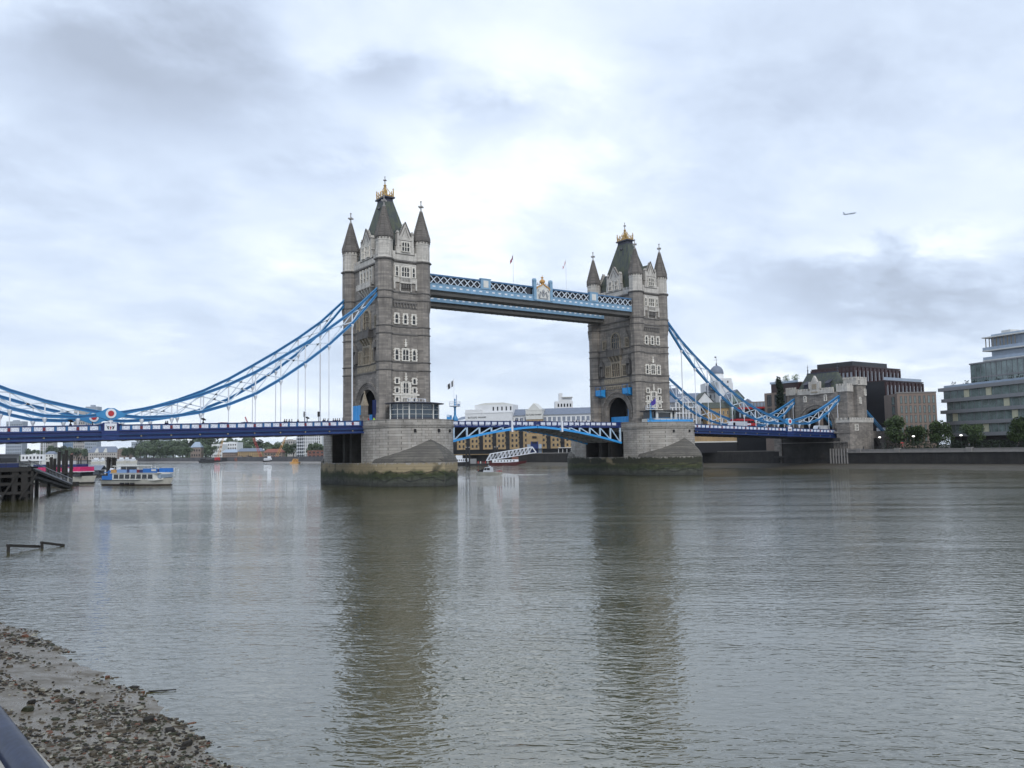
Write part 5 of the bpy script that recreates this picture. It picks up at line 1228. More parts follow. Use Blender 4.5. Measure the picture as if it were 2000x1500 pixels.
# grey roofs and white lattice conservatory beside the far tower
A, B = at(1300, 400, 6), at(1368, 395, 6); F, L_ = oriented(A, B)
t = thing('grey_mansard_building', 'grey roofed building seen between the far tower and the white gabled house', 'building')
w = MB(F); w.box(0, L_, 0, 12, 5.5, zat(1335, 785, 400)); w.build('wall', 'slabgrey', t); w = MB(F); w.add([(0, -.4, zat(1335, 786, 400)), (L_, -.4, zat(1335, 786, 400)), (L_, 4, zat(1335, 768, 400)), (0, 4, zat(1335, 768, 400)), (0, 12, zat(1335, 768, 400)), (L_, 12, zat(1335, 768, 400))], [(0, 1, 2, 3), (3, 2, 5, 4)]); w.build('roof', 'greyroof', t)
w = MB(F); w.box(0, L_*.35, 3, 9, zat(1335, 770, 400), zat(1335, 757, 400)); w.box(L_*.5, L_*.56, 3, 4, zat(1335, 770, 400), zat(1335, 761, 400)); w.build('roof_block', 'greyroof', t); win_grid(t, F, 0, L_, 18, zat(1335, 787, 400), 9, 2, .5, .6, mat='paleglass')
def lattice():
    d = 352; A, B = at(1303, d, 6), at(1362, d, 6); F, L_ = oriented(A, B); z1 = zat(1335, 790, d)
    t = thing('white_framed_building', 'white gridded conservatory style building right of the far tower', 'building')
    w = MB(F); w.box(.3, L_*.35, .5, 9, 5.5, z1-2); w.box(L_*.35, L_-.3, .5, 9, 5.5, z1+.4); w.build('glass_wall', 'slabgrey', t)
    for i in range(10):
        x = L_*i/9; zt = z1-1.2 if i < 3 else z1+1.0-(.25*i if i > 6 else 0); w = MB(F); w.bar((x, 0, 6), (x, 0, zt), .42); w.build('white_column', 'render', t)
    for z, xa in ((z1-9.5, 0), (z1-6.4, 0), (z1-3.6, 0), (z1-1.2, 0), (z1+.9, L_*.33)):
        w = MB(F); w.bar((xa, 0, z), (L_, 0, z), .36); w.build('white_beam', 'render', t)
    w = MB(F); w.bar((L_*.45, 0, z1+.9), (L_*.62, 0, z1+3.2), .4); w.bar((L_*.62, 0, z1+3.2), (L_*.8, 0, z1+.9), .4); w.build('white_gable', 'render', t)
lattice()

# --- black and maroon finned office building
def finned():
    t = thing('finned_office_building', 'large black and maroon office building with vertical grey fins behind the gatehouse', 'office building')
    def vol(ua, da, ub, db, vt, um, depth, clad, fins, zb=5.5, nm='wing', gt=None, bands=True):
        A, B = at(ua, da, 6), at(ub, db, 6); F, L_ = oriented(A, B); zt = zat(um, vt, (da+db)/2)
        w = MB(F); w.box(0, L_, 0, depth, zb, zt-1.0); o = w.build(nm, 'darkclad', t)
        w = MB(F); w.box(-.3, L_+.3, -.4, depth, zt-1.0, zt-.6); w.box(-.1, L_+.1, -.2, .4, zt-3.0, zt-1.2); w.build('parapet_band', clad, o)
        n = fins; w = MB(F)
        for i in range(n+1):
            x = L_*i/n; w.box(x-.28, x+.28, -.5, 0, zt-9.5 if gt is None else gt, zt-1.2)
        w.build('cladding_fin', clad, o)
        w = MB(F)
        for i in range(n):
            x = L_*(i+.5)/n; w.box(x-.16, x+.16, -.35, 0, zt-9.3 if gt is None else gt, zt-2.4)
        w.build('grey_fin', 'fingrey', o)
        w = MB(F); 
        z = zt-10.5
        while z > 9: w.box(-.1, L_+.1, -.3, 0, z, z+.7); z -= 3.6
        w.build('spandrel', 'redclad', o)
        k = min(90, n*3)
        win_grid(o, F @ Matrix.Translation((0, -.02, 0)), 0, L_, 9, zt-10.6, n, 4, .55, .6, mat=MT['dimglass'], cap=92)
        return F, L_, zt
    F, L_, zt = vol(1674, 338, 1764, 357, 714, 1700, 19.4, 'redclad', 12)
    FS_ = F @ Matrix(((0, 1, 0, 0), (-1, 0, 0, 19.4), (0, 0, 1, 0), (0, 0, 0, 1))); D_ = 19.4; n = 11
    w = MB(FS_)
    for i in range(n+1): x = D_*i/n; w.box(x-.24, x+.24, -.5, 0, zt-14, zt-1.2)
    w.box(-.1, D_, -.3, 0, zt-3.0, zt-1.2); o = w.build('side_cladding_fin', 'redclad', t)
    w = MB(FS_)
    for i in range(n): x = D_*(i+.5)/n; w.box(x-.5, x+.5, -.12, 0, zt-9.5, zt-3.2)
    w.build('side_glazing', 'fingrey', o)
    w = MB(F); w.box(.5, L_-8, .6, 17, zt-1, zt+1.3); w.build('plant_room', 'darkclad', t)
    F, L_, zt = vol(1735, 325, 1808, 340, 741, 1770, 22, 'redclad', 10); w = MB(F); w.box(0, L_, .3, .4, zt-.6, zt+.6); w.build('roof_rail', 'paleglass', t)
MT['dimglass'] = plain('dim glazing', (0.045, 0.055, 0.07), 0.12, var=.8, sc=.5, spec=.5)
finned()
def brown_right():
    t = thing('brown_hotel_block', 'pinkish brown brick block with a grid of tall windows right of the finned building', 'building')
    B, C_ = at(1757, 302, 6), at(1834, 300.6, 6); zt = zat(1757, 768, 302)
    F, L_ = oriented(B, C_); w = MB(F); w.box(0.02, L_, 0, 14, 5.5, zt+.02); w.build('wall', 'brickbrown', t); win_grid(t, F, .6, L_-.2, 8, zt-.6, 8, 5, .36, .74, mat='tealglass', frame='darkclad')
    FS_ = F @ Matrix(((0, 1, 0, 0), (-1, 0, 0, 14), (0, 0, 1, 0), (0, 0, 0, 1))); win_grid(t, FS_, 7.0, 13, 8, zt-.8, 1, 5, .45, .8, mat='tealglass', frame='darkclad')
    w = MB(F); w.box(-.2, L_+.1, -.2, .3, zt, zt+.4); w.build('coping', 'concrete', t)
brown_right()
def terrace():
    t = thing('terraced_glass_building', 'grey modern building with stepped concrete bands and green glass at the right edge', 'office building')
    d0, d1 = 312, 262; A, B = at(1838, d0, 6), at(2060, d1, 6); F, L_ = oriented(A, B); vs = [757, 779, 796, 816, 832]
    zz_ = [zat(1860, v, 305) for v in (757, 775, 797, 818, 838)] 
    fl = [28.0, 23.9, 19.8, 15.6, 11.4]
    w = MB(F); w.box(2, L_, 2.5, 30, 5.5, 27.6); w.build('core', 'darkclad', t)
    for i, z in enumerate(fl):
        off = (0, 1.2, .2, 1.0, 1.8)[i]
        w = MB(F); w.box(off, L_, .2*i, 4, z-1.25, z); w.build('concrete_band', 'slabgrey', t)
        if i < 4:
            w = MB(F); w.box(off+1.8, L_, .9+.2*i, 2.6, fl[i+1], z-1.25); gl = w.build('glazing_strip', 'tealglass', t)
            n = 14
            for k in range(n):
                x = off+2+(L_-off-2)*k/n; w = MB(F); w.box(x-.09, x+.09, .8+.2*i, .95+.2*i, fl[i+1], z-1.25); w.build('mullion', 'slabgrey', gl)
            for k in ((3, 6), (8,), (1, 9), (5,))[i]:
                x = off+2+(L_-off-2)*k/n; w = MB(F); w.box(x, x+2.4, .7+.2*i, .95+.2*i, fl[i+1]+.1, z-1.35); w.build('bright_window', 'warm', gl)
    w = MB(F); w.box(2, L_, 1, 1.1, 28.0, 28.8); w.build('terrace_rail', 'paleglass', t)
    rr = random.Random(8)
    for k in range(7):
        w = MB(F); x0 = 6+k*5.2+rr.uniform(-1, 1)
        for i in range(60):
            c = Vector((x0+rr.uniform(-.9, .9), 2.2+rr.uniform(-.6, .6), 28.1+rr.random()*rr.uniform(.8, 2.4))); v1 = Vector((rr.uniform(-1, 1), rr.uniform(-1, 1), rr.uniform(-1, 1))).normalized()*.2; v2 = v1.orthogonal().normalized()*.18; w.add([c-v1, c+v2, c+v1, c-v2], [(0, 1, 2, 3)])
        w.build('terrace_plant', 'leafdark', t)
    A, B = at(1905, 318, 6), at(2080, 280, 6); F, L_ = oriented(A, B)
    w = MB(F); w.box(0, L_, 0, 20, 27, 37.2); g1 = w.build('glass_storeys', 'tealglass', t)
    w = MB(F); w.box(-.4, L_, -.4, 20, 37.2, 37.7); w.box(-.2, L_, -.15, 0, 31.9, 32.4); 
    for k in range(16): x = L_*k/16; w.box(x-.08, x+.08, -.12, 0, 27.5, 37.2)
    w.build('mullion', 'slabgrey', g1)
    A, B = at(1936, 330, 6), at(2090, 300, 6); F, L_ = oriented(A, B)
    w = MB(F); w.box(1.5, L_, 1.5, 16, 37, 50); w.build('upper_core', 'paleglass', t)
    for z in (39.6, 43.4, 48.6): w = MB(F); w.box(-.6, L_, -1.0, 16, z, z+.45); w.build('projecting_slab', 'offwhite', t)
    for z in (40.05, 43.85):
        w = MB(F); w.box(-.5, L_, -.9, -.85, z, z+1.1); w.build('balustrade', 'paleglass', t)
    w = MB(F); 
    for k in range(9): x = .4+k*1.6; w.box(x-.12, x+.12, -.2, .1, 43.85, 48.6)
    w.build('timber_column', 'tan', t)
    w = MB(F); w.box(5, 9, 3, 8, 49, 51.2); w.build('plant_room', 'offwhite', t)
terrace()

# ================================================================== TREES
def leafmat(name, col):
    g = G(name); n = g.noise(g.pos(), 0.5, 3); n2 = g.noise(g.pos(), 3.0, 2)
    f = g.math('ADD', g.math('MULTIPLY', n, .5), g.math('MULTIPLY', n2, .5))
    m = g.out(g.mix(g.ramp(f, (.35, 0), (.65, 1)), tuple(c*.55 for c in col), tuple(c*1.5 for c in col)), 0.75, spec=.2); return m
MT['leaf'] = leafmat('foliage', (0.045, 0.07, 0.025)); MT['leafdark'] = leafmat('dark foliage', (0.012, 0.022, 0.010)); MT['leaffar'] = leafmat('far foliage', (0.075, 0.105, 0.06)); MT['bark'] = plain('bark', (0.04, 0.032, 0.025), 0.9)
MT['leafbright'] = leafmat('bright foliage', (0.06, 0.11, 0.03))
def crown_mesh(seed, n, leaf, lobes=6, R_=1.0, H_=1.0, column=False):
    r = random.Random(seed); w = MB(); cs = []
    for i in range(lobes):
        if column: cs.append((r.uniform(-.12, .12), r.uniform(-.12, .12), -0.9+1.8*i/(lobes-1), .42*(1-.35*i/(lobes-1))))
        else: a = r.random()*6.28; q = r.uniform(.1, .62); cs.append((q*math.cos(a), q*math.sin(a), r.uniform(-.5, .6), r.uniform(.32, .56)))
    for i in range(n):
        cx, cy, cz, cr = r.choice(cs); a = r.random()*6.28; b_ = math.acos(r.uniform(-1, 1)); q = cr*(r.random()**.4)
        p = Vector(((cx+q*math.sin(b_)*math.cos(a))*R_, (cy+q*math.sin(b_)*math.sin(a))*R_, (cz+q*math.cos(b_))*H_))
        u = Vector((r.uniform(-1, 1), r.uniform(-1, 1), r.uniform(-1, 1))).normalized(); v = u.orthogonal().normalized(); s = leaf*r.uniform(.6, 1.4)
        w.add([p-u*s-v*s*.6, p+u*s-v*s*.6, p+u*s*.7+v*s*.7, p-u*s*.8+v*s*.5], [(0, 1, 2, 3)])
    return w
def make_tree(name, label, mat, h, rad, n, leaf, seed, trunk_h=.3, column=False, group=None, cat='tree'):
    t = thing(name, label, cat, (0, 0, 0), group=group); th = h*trunk_h
    w = MB(); w.cyl((0, 0, -.3), (0, 0, th+h*.25), rad*.07, rad*.03, 7)
    r = random.Random(seed)
    for k in range(4): a = r.random()*6.28; w.cyl((0, 0, th), (math.cos(a)*rad*.5, math.sin(a)*rad*.5, th+h*.32), rad*.035, rad*.012, 5)
    w.build('trunk', 'bark', t)
    w = crown_mesh(seed, n, leaf, 12 if column else 9, rad, (h-th)/2, column); 
    w.v = [(x, y, z+th+(h-th)/2) for x, y, z in w.v]; w.build('crown', mat, t); return t
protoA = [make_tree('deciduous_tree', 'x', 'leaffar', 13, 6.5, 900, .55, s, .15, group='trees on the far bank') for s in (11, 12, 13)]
firstused = [False]*3
def place_tree(protos, used, k, loc, s, rz, lab, group):
    if not used[k]:
        o = protos[k]; used[k] = True; o.location = loc; o.scale = (s, s, s); o.rotation_euler = (0, 0, rz); o['label'] = lab; o['group'] = group; return o
    return copy_tree(protos[k], loc, rz, lab, group, (s, s, s))
# far-left tree line; (u, depth, height, word)
fartrees = [(60, 1330, 22, 'left of the pier masts'), (78, 1320, 20, 'behind the pink boat pier'), (100, 1300, 23, 'left of the glass tower'), (118, 1290, 23, 'under the glass tower'), (134, 1280, 22, 'between the two pale towers'), (150, 1270, 21, 'below the twin towers'), (166, 1250, 19, 'right of the twin towers'),
  (250, 1150, 20, 'right of the brown block'), (262, 1120, 16, 'front row above the grey wall'), (274, 1110, 17, 'above the grey wall left end'), (287, 1100, 17, 'second above the grey wall'), (300, 1090, 18, 'third above the grey wall'), (313, 1080, 17, 'middle of the grey wall'), (326, 1070, 18, 'just right of mid wall'), (339, 1060, 18, 'right part of the grey wall'), (352, 1050, 18, 'near the end of the grey wall'), (366, 1040, 17, 'last above the grey wall'),
  (282, 1500, 36, 'on the ridge beyond the tour boat'), (300, 1480, 38, 'on the ridge left of centre'), (318, 1470, 36, 'on the wooded ridge'), (338, 1450, 38, 'on the ridge above the pale roof'), (356, 1440, 36, 'ridge tree before the gap'), (388, 1300, 40, 'tallest rounded mass on the skyline'), (402, 1290, 41, 'beside the tallest mass on the skyline'), (412, 1000, 19, 'left of the crane lattice'), (455, 1250, 34, 'right of the white office'), (484, 960, 16, 'in front of the long brick terrace'), (500, 1200, 27, 'behind the long brick terrace'), (520, 1190, 27, 'behind the red roofed house'), (545, 900, 17, 'left of the white gridded block'), (560, 880, 17, 'behind the moored tug'), (573, 860, 16, 'at the foot of the white gridded block'), (598, 800, 13, 'bush at the block entrance'), (610, 780, 14, 'beside the near pier left'), (622, 770, 15, 'next to the near pier')]
for i, (u, d, h, wd) in enumerate(fartrees):
    p = at(u, d, 5.0); place_tree(protoA, firstused, i % 3, p, h/13*random.uniform(.85, 1.0), i*1.3, 'hazy rounded tree %s' % wd, 'trees on the far bank')
protoB = [make_tree('plane_tree', 'x', 'leaf', 12, 6.4, 3800, .28, s, .14, group='trees on the right embankment') for s in (21, 22)]
ub = [False]*2
for i, (u, d, vt, wd) in enumerate([(1757, 292, 812, 'bushy green tree in front of the brown block, left one'), (1792, 290, 832, 'smaller green tree in the middle in front of the brown block'), (1832, 288, 822, 'green tree where the brown and grey buildings meet'), (1902, 272, 828, 'dark tree in front of the grey terraced building'), (1995, 262, 815, 'green tree at the right edge of the view')]):
    p = at(u, d, 6.0); h = zat(u, vt, d)-6.0; place_tree(protoB, ub, i % 2, p, h/12, i*2.1, wd, 'trees on the right embankment')
t = make_tree('cypress_tree', 'tall dark conical evergreen left of the gatehouse', 'leafdark', 1, .15, 2600, .012, 31, .32, True)
p = at(1528, 318, 6.0); h = zat(1528, 742, 318)-6; t.location = p; t.scale = (h, h, h)
t = make_tree('cypress_tree', 'second dark evergreen tucked against the gatehouse turret', 'leafdark', 1, .15, 2000, .013, 32, .4, True)
p = at(1546, 322, 6.0); h = zat(1546, 775, 322)-6; t.location = p; t.scale = (h, h, h)
for u, s, lab in ((1535, 41, 'small airy rooftop tree on the left'), (1553, 42, 'small airy rooftop tree on the right')):
    t = make_tree('rooftop_tree', lab, 'leafbright', 4.6, 2.2, 260, .16, s, .2, group='rooftop trees'); t.location = at(u, 335, zt+3.3) if False else at(u, 335, zat(u, 752, 335))
# shrubs and riverside hedge (stuff)
w = MB(); rr = random.Random(5)
for i in range(7000):
    u = rr.uniform(1700, 2040); d = rr.uniform(268, 296); p = at(u, d, 0) if i < 60 else None
    if p is None: 
        a, b_ = rr.random(), rr.random(); p = Vector((131+6+10*b_+ (a*6), -24-95*a, 0))
    z = 6+rr.random()**1.5*2.6; s = rr.uniform(.12, .3); v1 = Vector((rr.uniform(-1, 1), rr.uniform(-1, 1), rr.uniform(-1, 1))).normalized(); v2 = v1.orthogonal().normalized()
    w.add([Vector((p.x, p.y, z))-v1*s, Vector((p.x, p.y, z))+v2*s, Vector((p.x, p.y, z))+v1*s, Vector((p.x, p.y, z))-v2*s], [(0, 1, 2, 3)])
tag(w.build('shrubbery', 'leafdark'), 'dark continuous shrubs along the right embankment garden', 'shrubs', kind='stuff')

# @@PART2@@
# ================================================================== FAR BANK (left background)
BK = [(-140, 1750), (20, 1560), (180, 1310), (268, 1160), (350, 1030), (430, 925), (520, 815), (600, 735), (650, 690)]
bp = [at(u, d, 0) for u, d in BK]
w = MB(); w.prism([(p.x, p.y) for p in bp] + [(bC.x+60, bC.y-120), (bB.x+38, bB.y+58), (900, 900), (2950, 1500), (2950, 3380), (-1380, 3380), (-1380, 2500)], -2, 3.6)
tag(w.build('far_bank_ground', 'grassfar'), kind='structure')
MT['farwall'] = plain('far grey river wall', (0.085, 0.085, 0.09), 0.9, var=.4, sc=.15)
t = thing('far_river_wall', 'long grey river wall with a strip of shingle on the far bank', 'river wall')
w = MB()
for a, b_ in zip(bp, bp[1:]): w.bar((a.x, a.y, 2.4), (b_.x, b_.y, 2.4), 3, 6.0)
w.build('wall', 'farwall', t)
w = MB()
for a, b_ in zip(bp, bp[1:]): w.add([(a.x-14, a.y-16, -.1), (b_.x-14, b_.y-16, -.1), (b_.x, b_.y, 1.2), (a.x, a.y, 1.2)], [(0, 1, 2, 3)])
w.build('shingle_strip', 'concrete', t)
# wooded ridge as one mass
w = MB(); rr = random.Random(9)
for i in range(26000):
    u = rr.uniform(30, 660); base = 1500 if u < 380 else 1330 - (u-380)*0.9; d = base*rr.uniform(.96, 1.12)
    if u > 560: continue
    x = u/60.0; top = 9 + 7*(.5+.5*math.sin(x*3.1+1)) + 5*math.sin(x*7.7+2) + (14 if 270 < u < 365 else 0) + (12 if 380 < u < 500 else 0) - (9 if u < 100 else 0)
    r_ = _F + R2*((u-1000)/FPX); p = CP + r_*d; z = 3.5 + max(3, top)*rr.random()**.55
    s = rr.uniform(.9, 2.2); v1 = Vector((rr.uniform(-1, 1), rr.uniform(-1, 1), rr.uniform(-1, 1))).normalized(); v2 = v1.orthogonal().normalized(); c = Vector((p.x, p.y, z))
    w.add([c-v1*s, c+v2*s*.8, c+v1*s, c-v2*s*.8], [(0, 1, 2, 3)])
tag(w.build('far_woodland', 'leaffar'), 'hazy woodland and garden trees massed along the far bank', 'woodland', kind='stuff')
MT['haze1'] = plain('haze paled tower cladding', (0.30, 0.34, 0.40), 0.6, var=.1, sc=.1); MT['haze2'] = plain('haze paled tan cladding', (0.38, 0.36, 0.34), 0.7, var=.1, sc=.1); MT['haze3'] = plain('blue glass tower', (0.14, 0.22, 0.34), 0.2, var=.15, sc=.1)  # distance haze is mixed into these far colours by making them paler
def block(u0, u1, d, vt, wall, lab, nx=6, nz=6, z0=3.5, name='tower_block', dep=24, top=None, wm='glass', wf=.5, hf=.45, group=None, cat='building', roof=None):
    A, B = at(u0, d, 4), at(u1, d, 4); F, L_ = oriented(A, B); zt_ = zat((u0+u1)/2, vt, d); t = thing(name, lab, cat, group=group)
    w = MB(F); w.box(0, L_, 0, dep, z0, zt_); w.build('wall', wall, t)
    if nx: win_grid(t, F, L_*.04, L_*.96, z0+(zt_-z0)*.06, zt_-(zt_-z0)*.05, nx, nz, wf, hf, mat=wm)
    if roof:
        w = MB(F); hh = (zt_-z0)*roof[1]; w.add([(-.5, -.6, zt_), (L_+.5, -.6, zt_), (L_-hh*.5, dep/2, zt_+hh), (hh*.5, dep/2, zt_+hh), (-.5, dep, zt_), (L_+.5, dep, zt_)], [(0, 1, 2, 3), (3, 2, 5, 4), (0, 3, 4), (1, 5, 2)]); w.build('roof', roof[0], t)
    else: w = MB(F); w.box(L_*.3, L_*.6, dep*.3, dep*.7, zt_, zt_+(zt_-z0)*.035); w.build('plant_room', wall, t)
    return t, F, L_, zt_
G_ = 'pale tower blocks on the horizon'
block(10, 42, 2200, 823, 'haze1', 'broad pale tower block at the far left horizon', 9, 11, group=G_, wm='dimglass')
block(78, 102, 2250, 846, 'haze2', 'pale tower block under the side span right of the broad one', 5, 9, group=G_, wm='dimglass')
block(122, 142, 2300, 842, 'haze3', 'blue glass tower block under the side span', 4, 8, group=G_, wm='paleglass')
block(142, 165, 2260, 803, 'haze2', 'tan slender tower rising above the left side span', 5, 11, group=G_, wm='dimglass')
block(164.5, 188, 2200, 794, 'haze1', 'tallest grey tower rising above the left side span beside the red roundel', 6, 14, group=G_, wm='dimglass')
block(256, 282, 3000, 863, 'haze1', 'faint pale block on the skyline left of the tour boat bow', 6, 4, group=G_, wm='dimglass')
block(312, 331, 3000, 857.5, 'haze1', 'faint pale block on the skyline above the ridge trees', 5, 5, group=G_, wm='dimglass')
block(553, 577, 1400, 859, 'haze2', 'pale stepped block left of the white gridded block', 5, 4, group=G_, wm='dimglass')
H_ = 'low buildings on the far bank'
t, F, L_, zt_ = block(172, 228, 1230, 884, 'haze2', 'long slate roofed terrace with pale gables on the far bank', 12, 2, group=H_, name='terrace', dep=12, roof=('greyroof', .8), wf=.4)
for k in (.3, .6): w = MB(F); w.slab([(L_*k-3, zt_), (L_*k+3, zt_), (L_*k, zt_+6)], -.9, 6); w.build('gable', 'offwhite', t)
block(229, 246, 1190, 878, 'brickbrown', 'plain brown warehouse right of the slate roofed terrace', 4, 4, group=H_, name='warehouse', wf=.3)
block(136, 168, 1270, 889, 'brickbrown', 'low brown house row left of the slate roofed terrace', 6, 1, group=H_, name='terrace', roof=('redroof', .5), dep=10)
block(88, 105, 1200, 887, 'offwhite', 'small cream house near the pier masts', 3, 2, group=H_, name='house', roof=('greyroof', .4), dep=10)
block(40, 86, 1250, 888, 'render', 'long low white shed left of the cream house', 6, 1, group=H_, name='shed', dep=14)
block(372, 392, 1250, 874, 'brickbrown', 'low brick house with pale grey roof among the trees', 4, 2, group=H_, name='house', roof=('paleglass', .5), dep=12)
block(413, 434, 1080, 868, 'render', 'white office building behind the crane', 5, 3, group=H_, name='office_building')
block(434, 463, 1100, 864, 'render', 'taller white office wing beside the trees', 6, 4, group=H_, name='office_building')
t, F, L_, zt_ = block(434, 462, 905, 884, 'brickbrown', 'brick riverside building with pale roof left of the long terrace', 6, 3, group=H_, name='riverside_building', roof=('paleglass', .5), dep=12)
block(464, 511, 900, 882, 'brickyel', 'long buff riverside terrace with dark roof', 12, 3, group=H_, name='terrace', roof=('greyroof', .45), dep=12, wf=.4)
block(515, 551, 850, 884, 'brickbrown', 'red roofed riverside house behind the white tug', 6, 2, group=H_, name='house', roof=('redroof', .6), dep=12)
block(690, 770, 700, 872, 'brickbrown', 'brown riverside block hidden mostly behind the near pier', 10, 4, group=H_, name='riverside_building', dep=14)
block(790, 872, 610, 866, 'brickyel', 'buff riverside block behind the near pier beside the long warehouse', 10, 5, group=H_, name='riverside_building', dep=14)
def grid_block():
    t, F, L_, zt_ = block(579, 628, 790, 846, 'render', 'white gridded apartment block just left of the near pier', 12, 7, group=H_, name='apartment_block', dep=16, wf=.42, hf=.8, wm='dimglass')
    w = MB(F)
    for j in range(8): z = 3.5+(zt_-3.5)*j/7.6; w.box(-2.5, L_*.3, -1.8, 0, z, z+.2)
    w.build('balcony', 'greyroof', t)
grid_block()
block(600, 634, 745, 880, 'brickred', 'small dark red building at the foot of the white gridded block', 4, 2, group=H_, name='house', dep=10)

# ================================================================== BOATS
def hull(mb, L_, B, z0, z1, bow=1.0, n=14, stern=.85, flare=.75, mats=None):
    S = []
    for i in range(n+1):
        q = i/n; x = -L_/2 + L_*q
        b_ = B/2*(stern+(1-stern)*min(1, q*4)) if q < .6 else B/2*max(.02, 1-((q-.6)/.4)**2.2)
        top = z1 + bow*max(0, q-.45)**1.6*1.6; xt = x + (q > .6)*((q-.6)/.4)**2*L_*.03
        S.append([(xt, -b_, top), (x-(q > .6)*((q-.6)/.4)**2*L_*.03, -b_*flare, z0), (x-(q > .6)*((q-.6)/.4)**2*L_*.03, b_*flare, z0), (xt, b_, top)])
    vs = [p for s in S for p in s]; fs = []
    for i in range(n):
        a = 4*i; fs += [(a, a+1, a+5, a+4), (a+1, a+2, a+6, a+5), (a+2, a+3, a+7, a+6), (a+3, a, a+4, a+7)]
    fs += [(0, 3, 2, 1), (4*n, 4*n+1, 4*n+2, 4*n+3)]
    mb.add(vs, fs); return mb
MT['maroon'] = plain('maroon hull', (0.07, 0.012, 0.014), 0.45)
MT['hulldark'] = plain('dark hull bottom', (0.035, 0.018, 0.018), 0.5)
MT['hullwhite'] = plain('scuffed off white hull', (0.46, 0.45, 0.40), 0.4, var=.2, sc=.8); MT['pink'] = plain('hot pink paint', (0.62, 0.02, 0.14), 0.4); MT['boatblue'] = plain('cobalt banner', (0.015, 0.14, 0.46), 0.4); MT['lilacblue'] = plain('light blue panel', (0.19, 0.31, 0.56), 0.4)
def place_boat(t, pa, pb):
    m = (pa+pb)/2; d = pb-pa; t.location = (m.x, m.y, 0); t.rotation_euler = (0, 0, math.atan2(d.y, d.x))
def tour_boat():
    t = thing('tour_boat', 'white and blue double deck river tour boat on open water left of the near pier', 'boat'); L_ = 24.6
    hull(MB(), L_, 5.6, -.5, 1.35, 1.0).build('hull', 'hullwhite', t)
    hull(MB(), L_*.985, 5.45, -.6, .3, 0).build('boot_topping', 'hulldark', t)
    w = MB(); w.bar((-L_/2, -2.75, 1.35), (L_*.12, -2.85, 1.38), .16, .18); w.bar((L_*.12, -2.85, 1.38), (L_*.36, -1.6, 1.65), .16, .18); w.bar((L_*.36, -1.6, 1.65), (L_*.51, -.1, 2.0), .16, .18); w.build('rubbing_strake', 'black', t)
    w = MB(); w.box(-7.5, 8.5, -2.4, 2.4, 1.3, 3.2); w.add([(8.5, -2.4, 1.3), (10.6, -1.5, 1.5), (10.6, 1.5, 1.5), (8.5, 2.4, 1.3), (8.5, -2.4, 3.2), (10.2, -1.4, 3.2), (10.2, 1.4, 3.2), (8.5, 2.4, 3.2)], [(0, 1, 5, 4), (1, 2, 6, 5), (2, 3, 7, 6), (4, 5, 6, 7)]); cb_ = w.build('saloon', 'offwhite', t)
    for i in range(7):
        x = -6.9+i*2.2; w = MB(); w.slab([(x, 1.75), (x+1.8, 1.75), (x+1.75, 2.85), (x+.12, 2.85)], -2.46, 2.46); w.build('window', 'glass', cb_)
    w = MB(); w.box(8.6, 10.5, -1.9, 1.9, 1.9, 2.9); w.build('bow_window', 'paleglass', cb_)
    w = MB(); w.box(-8.3, 10.2, -2.6, 2.6, 3.15, 3.3); w.build('upper_deck', 'offwhite', t)
    spec = [(-7.8, -5.6, 'goldpaint'), (-5.4, -3.5, 'lilacblue'), (-3.4, -1.6, 'lilacblue'), (-1.5, -.6, 'navy'), (-.5, 2.2, 'lilacblue'), (2.3, 3.3, 'darkred'), (3.4, 4.6, 'navy'), (4.7, 7.4, 'boatblue'), (7.5, 10.0, 'boatblue')]
    for a, b_, m_ in spec: w = MB(); w.box(a, b_, -2.62, -2.52, 3.3, 4.15 if a < 4 else 4.4); w.box(a, b_, 2.52, 2.62, 3.3, 4.15 if a < 4 else 4.4); w.build('banner', m_, t)
    w = MB(); w.box(7.9, 9.6, -2.68, -2.62, 3.75, 4.2); w.build('pale_sign', 'offwhite', t)
    w = MB(); w.box(-5.2, 2.0, -1.7, 1.7, 3.3, 5.0); wh = w.build('wheelhouse', 'offwhite', t)
    w = MB(); w.box(-4.9, -3.0, -1.75, 1.75, 4.1, 4.9); w.box(-2.7, 1.2, -1.75, 1.75, 4.1, 4.9); w.build('window', 'glass', wh)
    w = MB(); w.box(-8.0, 2.6, -2.0, 2.0, 5.0, 5.2); w.build('canopy', 'offwhite', t)
    for x in (-7.8, -6.4): w = MB(); w.bar((x, -1.9, 3.3), (x+.7, -1.9, 5.0), .12); w.bar((x, 1.9, 3.3), (x+.7, 1.9, 5.0), .12); w.build('canopy_post', 'offwhite', t)
    for y in (-1.2, 1.0): w = MB(); w.cyl((-9.6, y, 4.1), (-8.2, y, 4.1), .45, n=10); w.build('life_raft', 'white', t)
    w = MB(); w.box(-11.0, -8.4, -2.3, 2.3, 3.3, 3.5); w.box(-11.8, -9.4, -2.3, -2.2, 1.4, 2.5); w.box(-9.4, -7.6, -2.3, 2.3, 1.4, 3.9); w.build('stern_stair', 'boatblue', t)
    for x in (5, 6.4, 7.8, 9.2): w = MB(); w.cyl((x, -2.5, 4.2), (x, -2.5, 5.1), .04, n=5); w.build('rail_stanchion', 'white', t)
    for i, x in enumerate((-3.6, -1.6, .4)): w = MB(); w.cyl((x, -2.95, .55), (x+1.3, -2.95, .5), .2, n=8); w.build('fender', 'black', t)
    p = CP + ray(197, 947)*((0-CP.z)/ray(197, 947).z); q = CP + ray(350, 948)*((0-CP.z)/ray(350, 948).z); place_boat(t, p, q)
tour_boat()
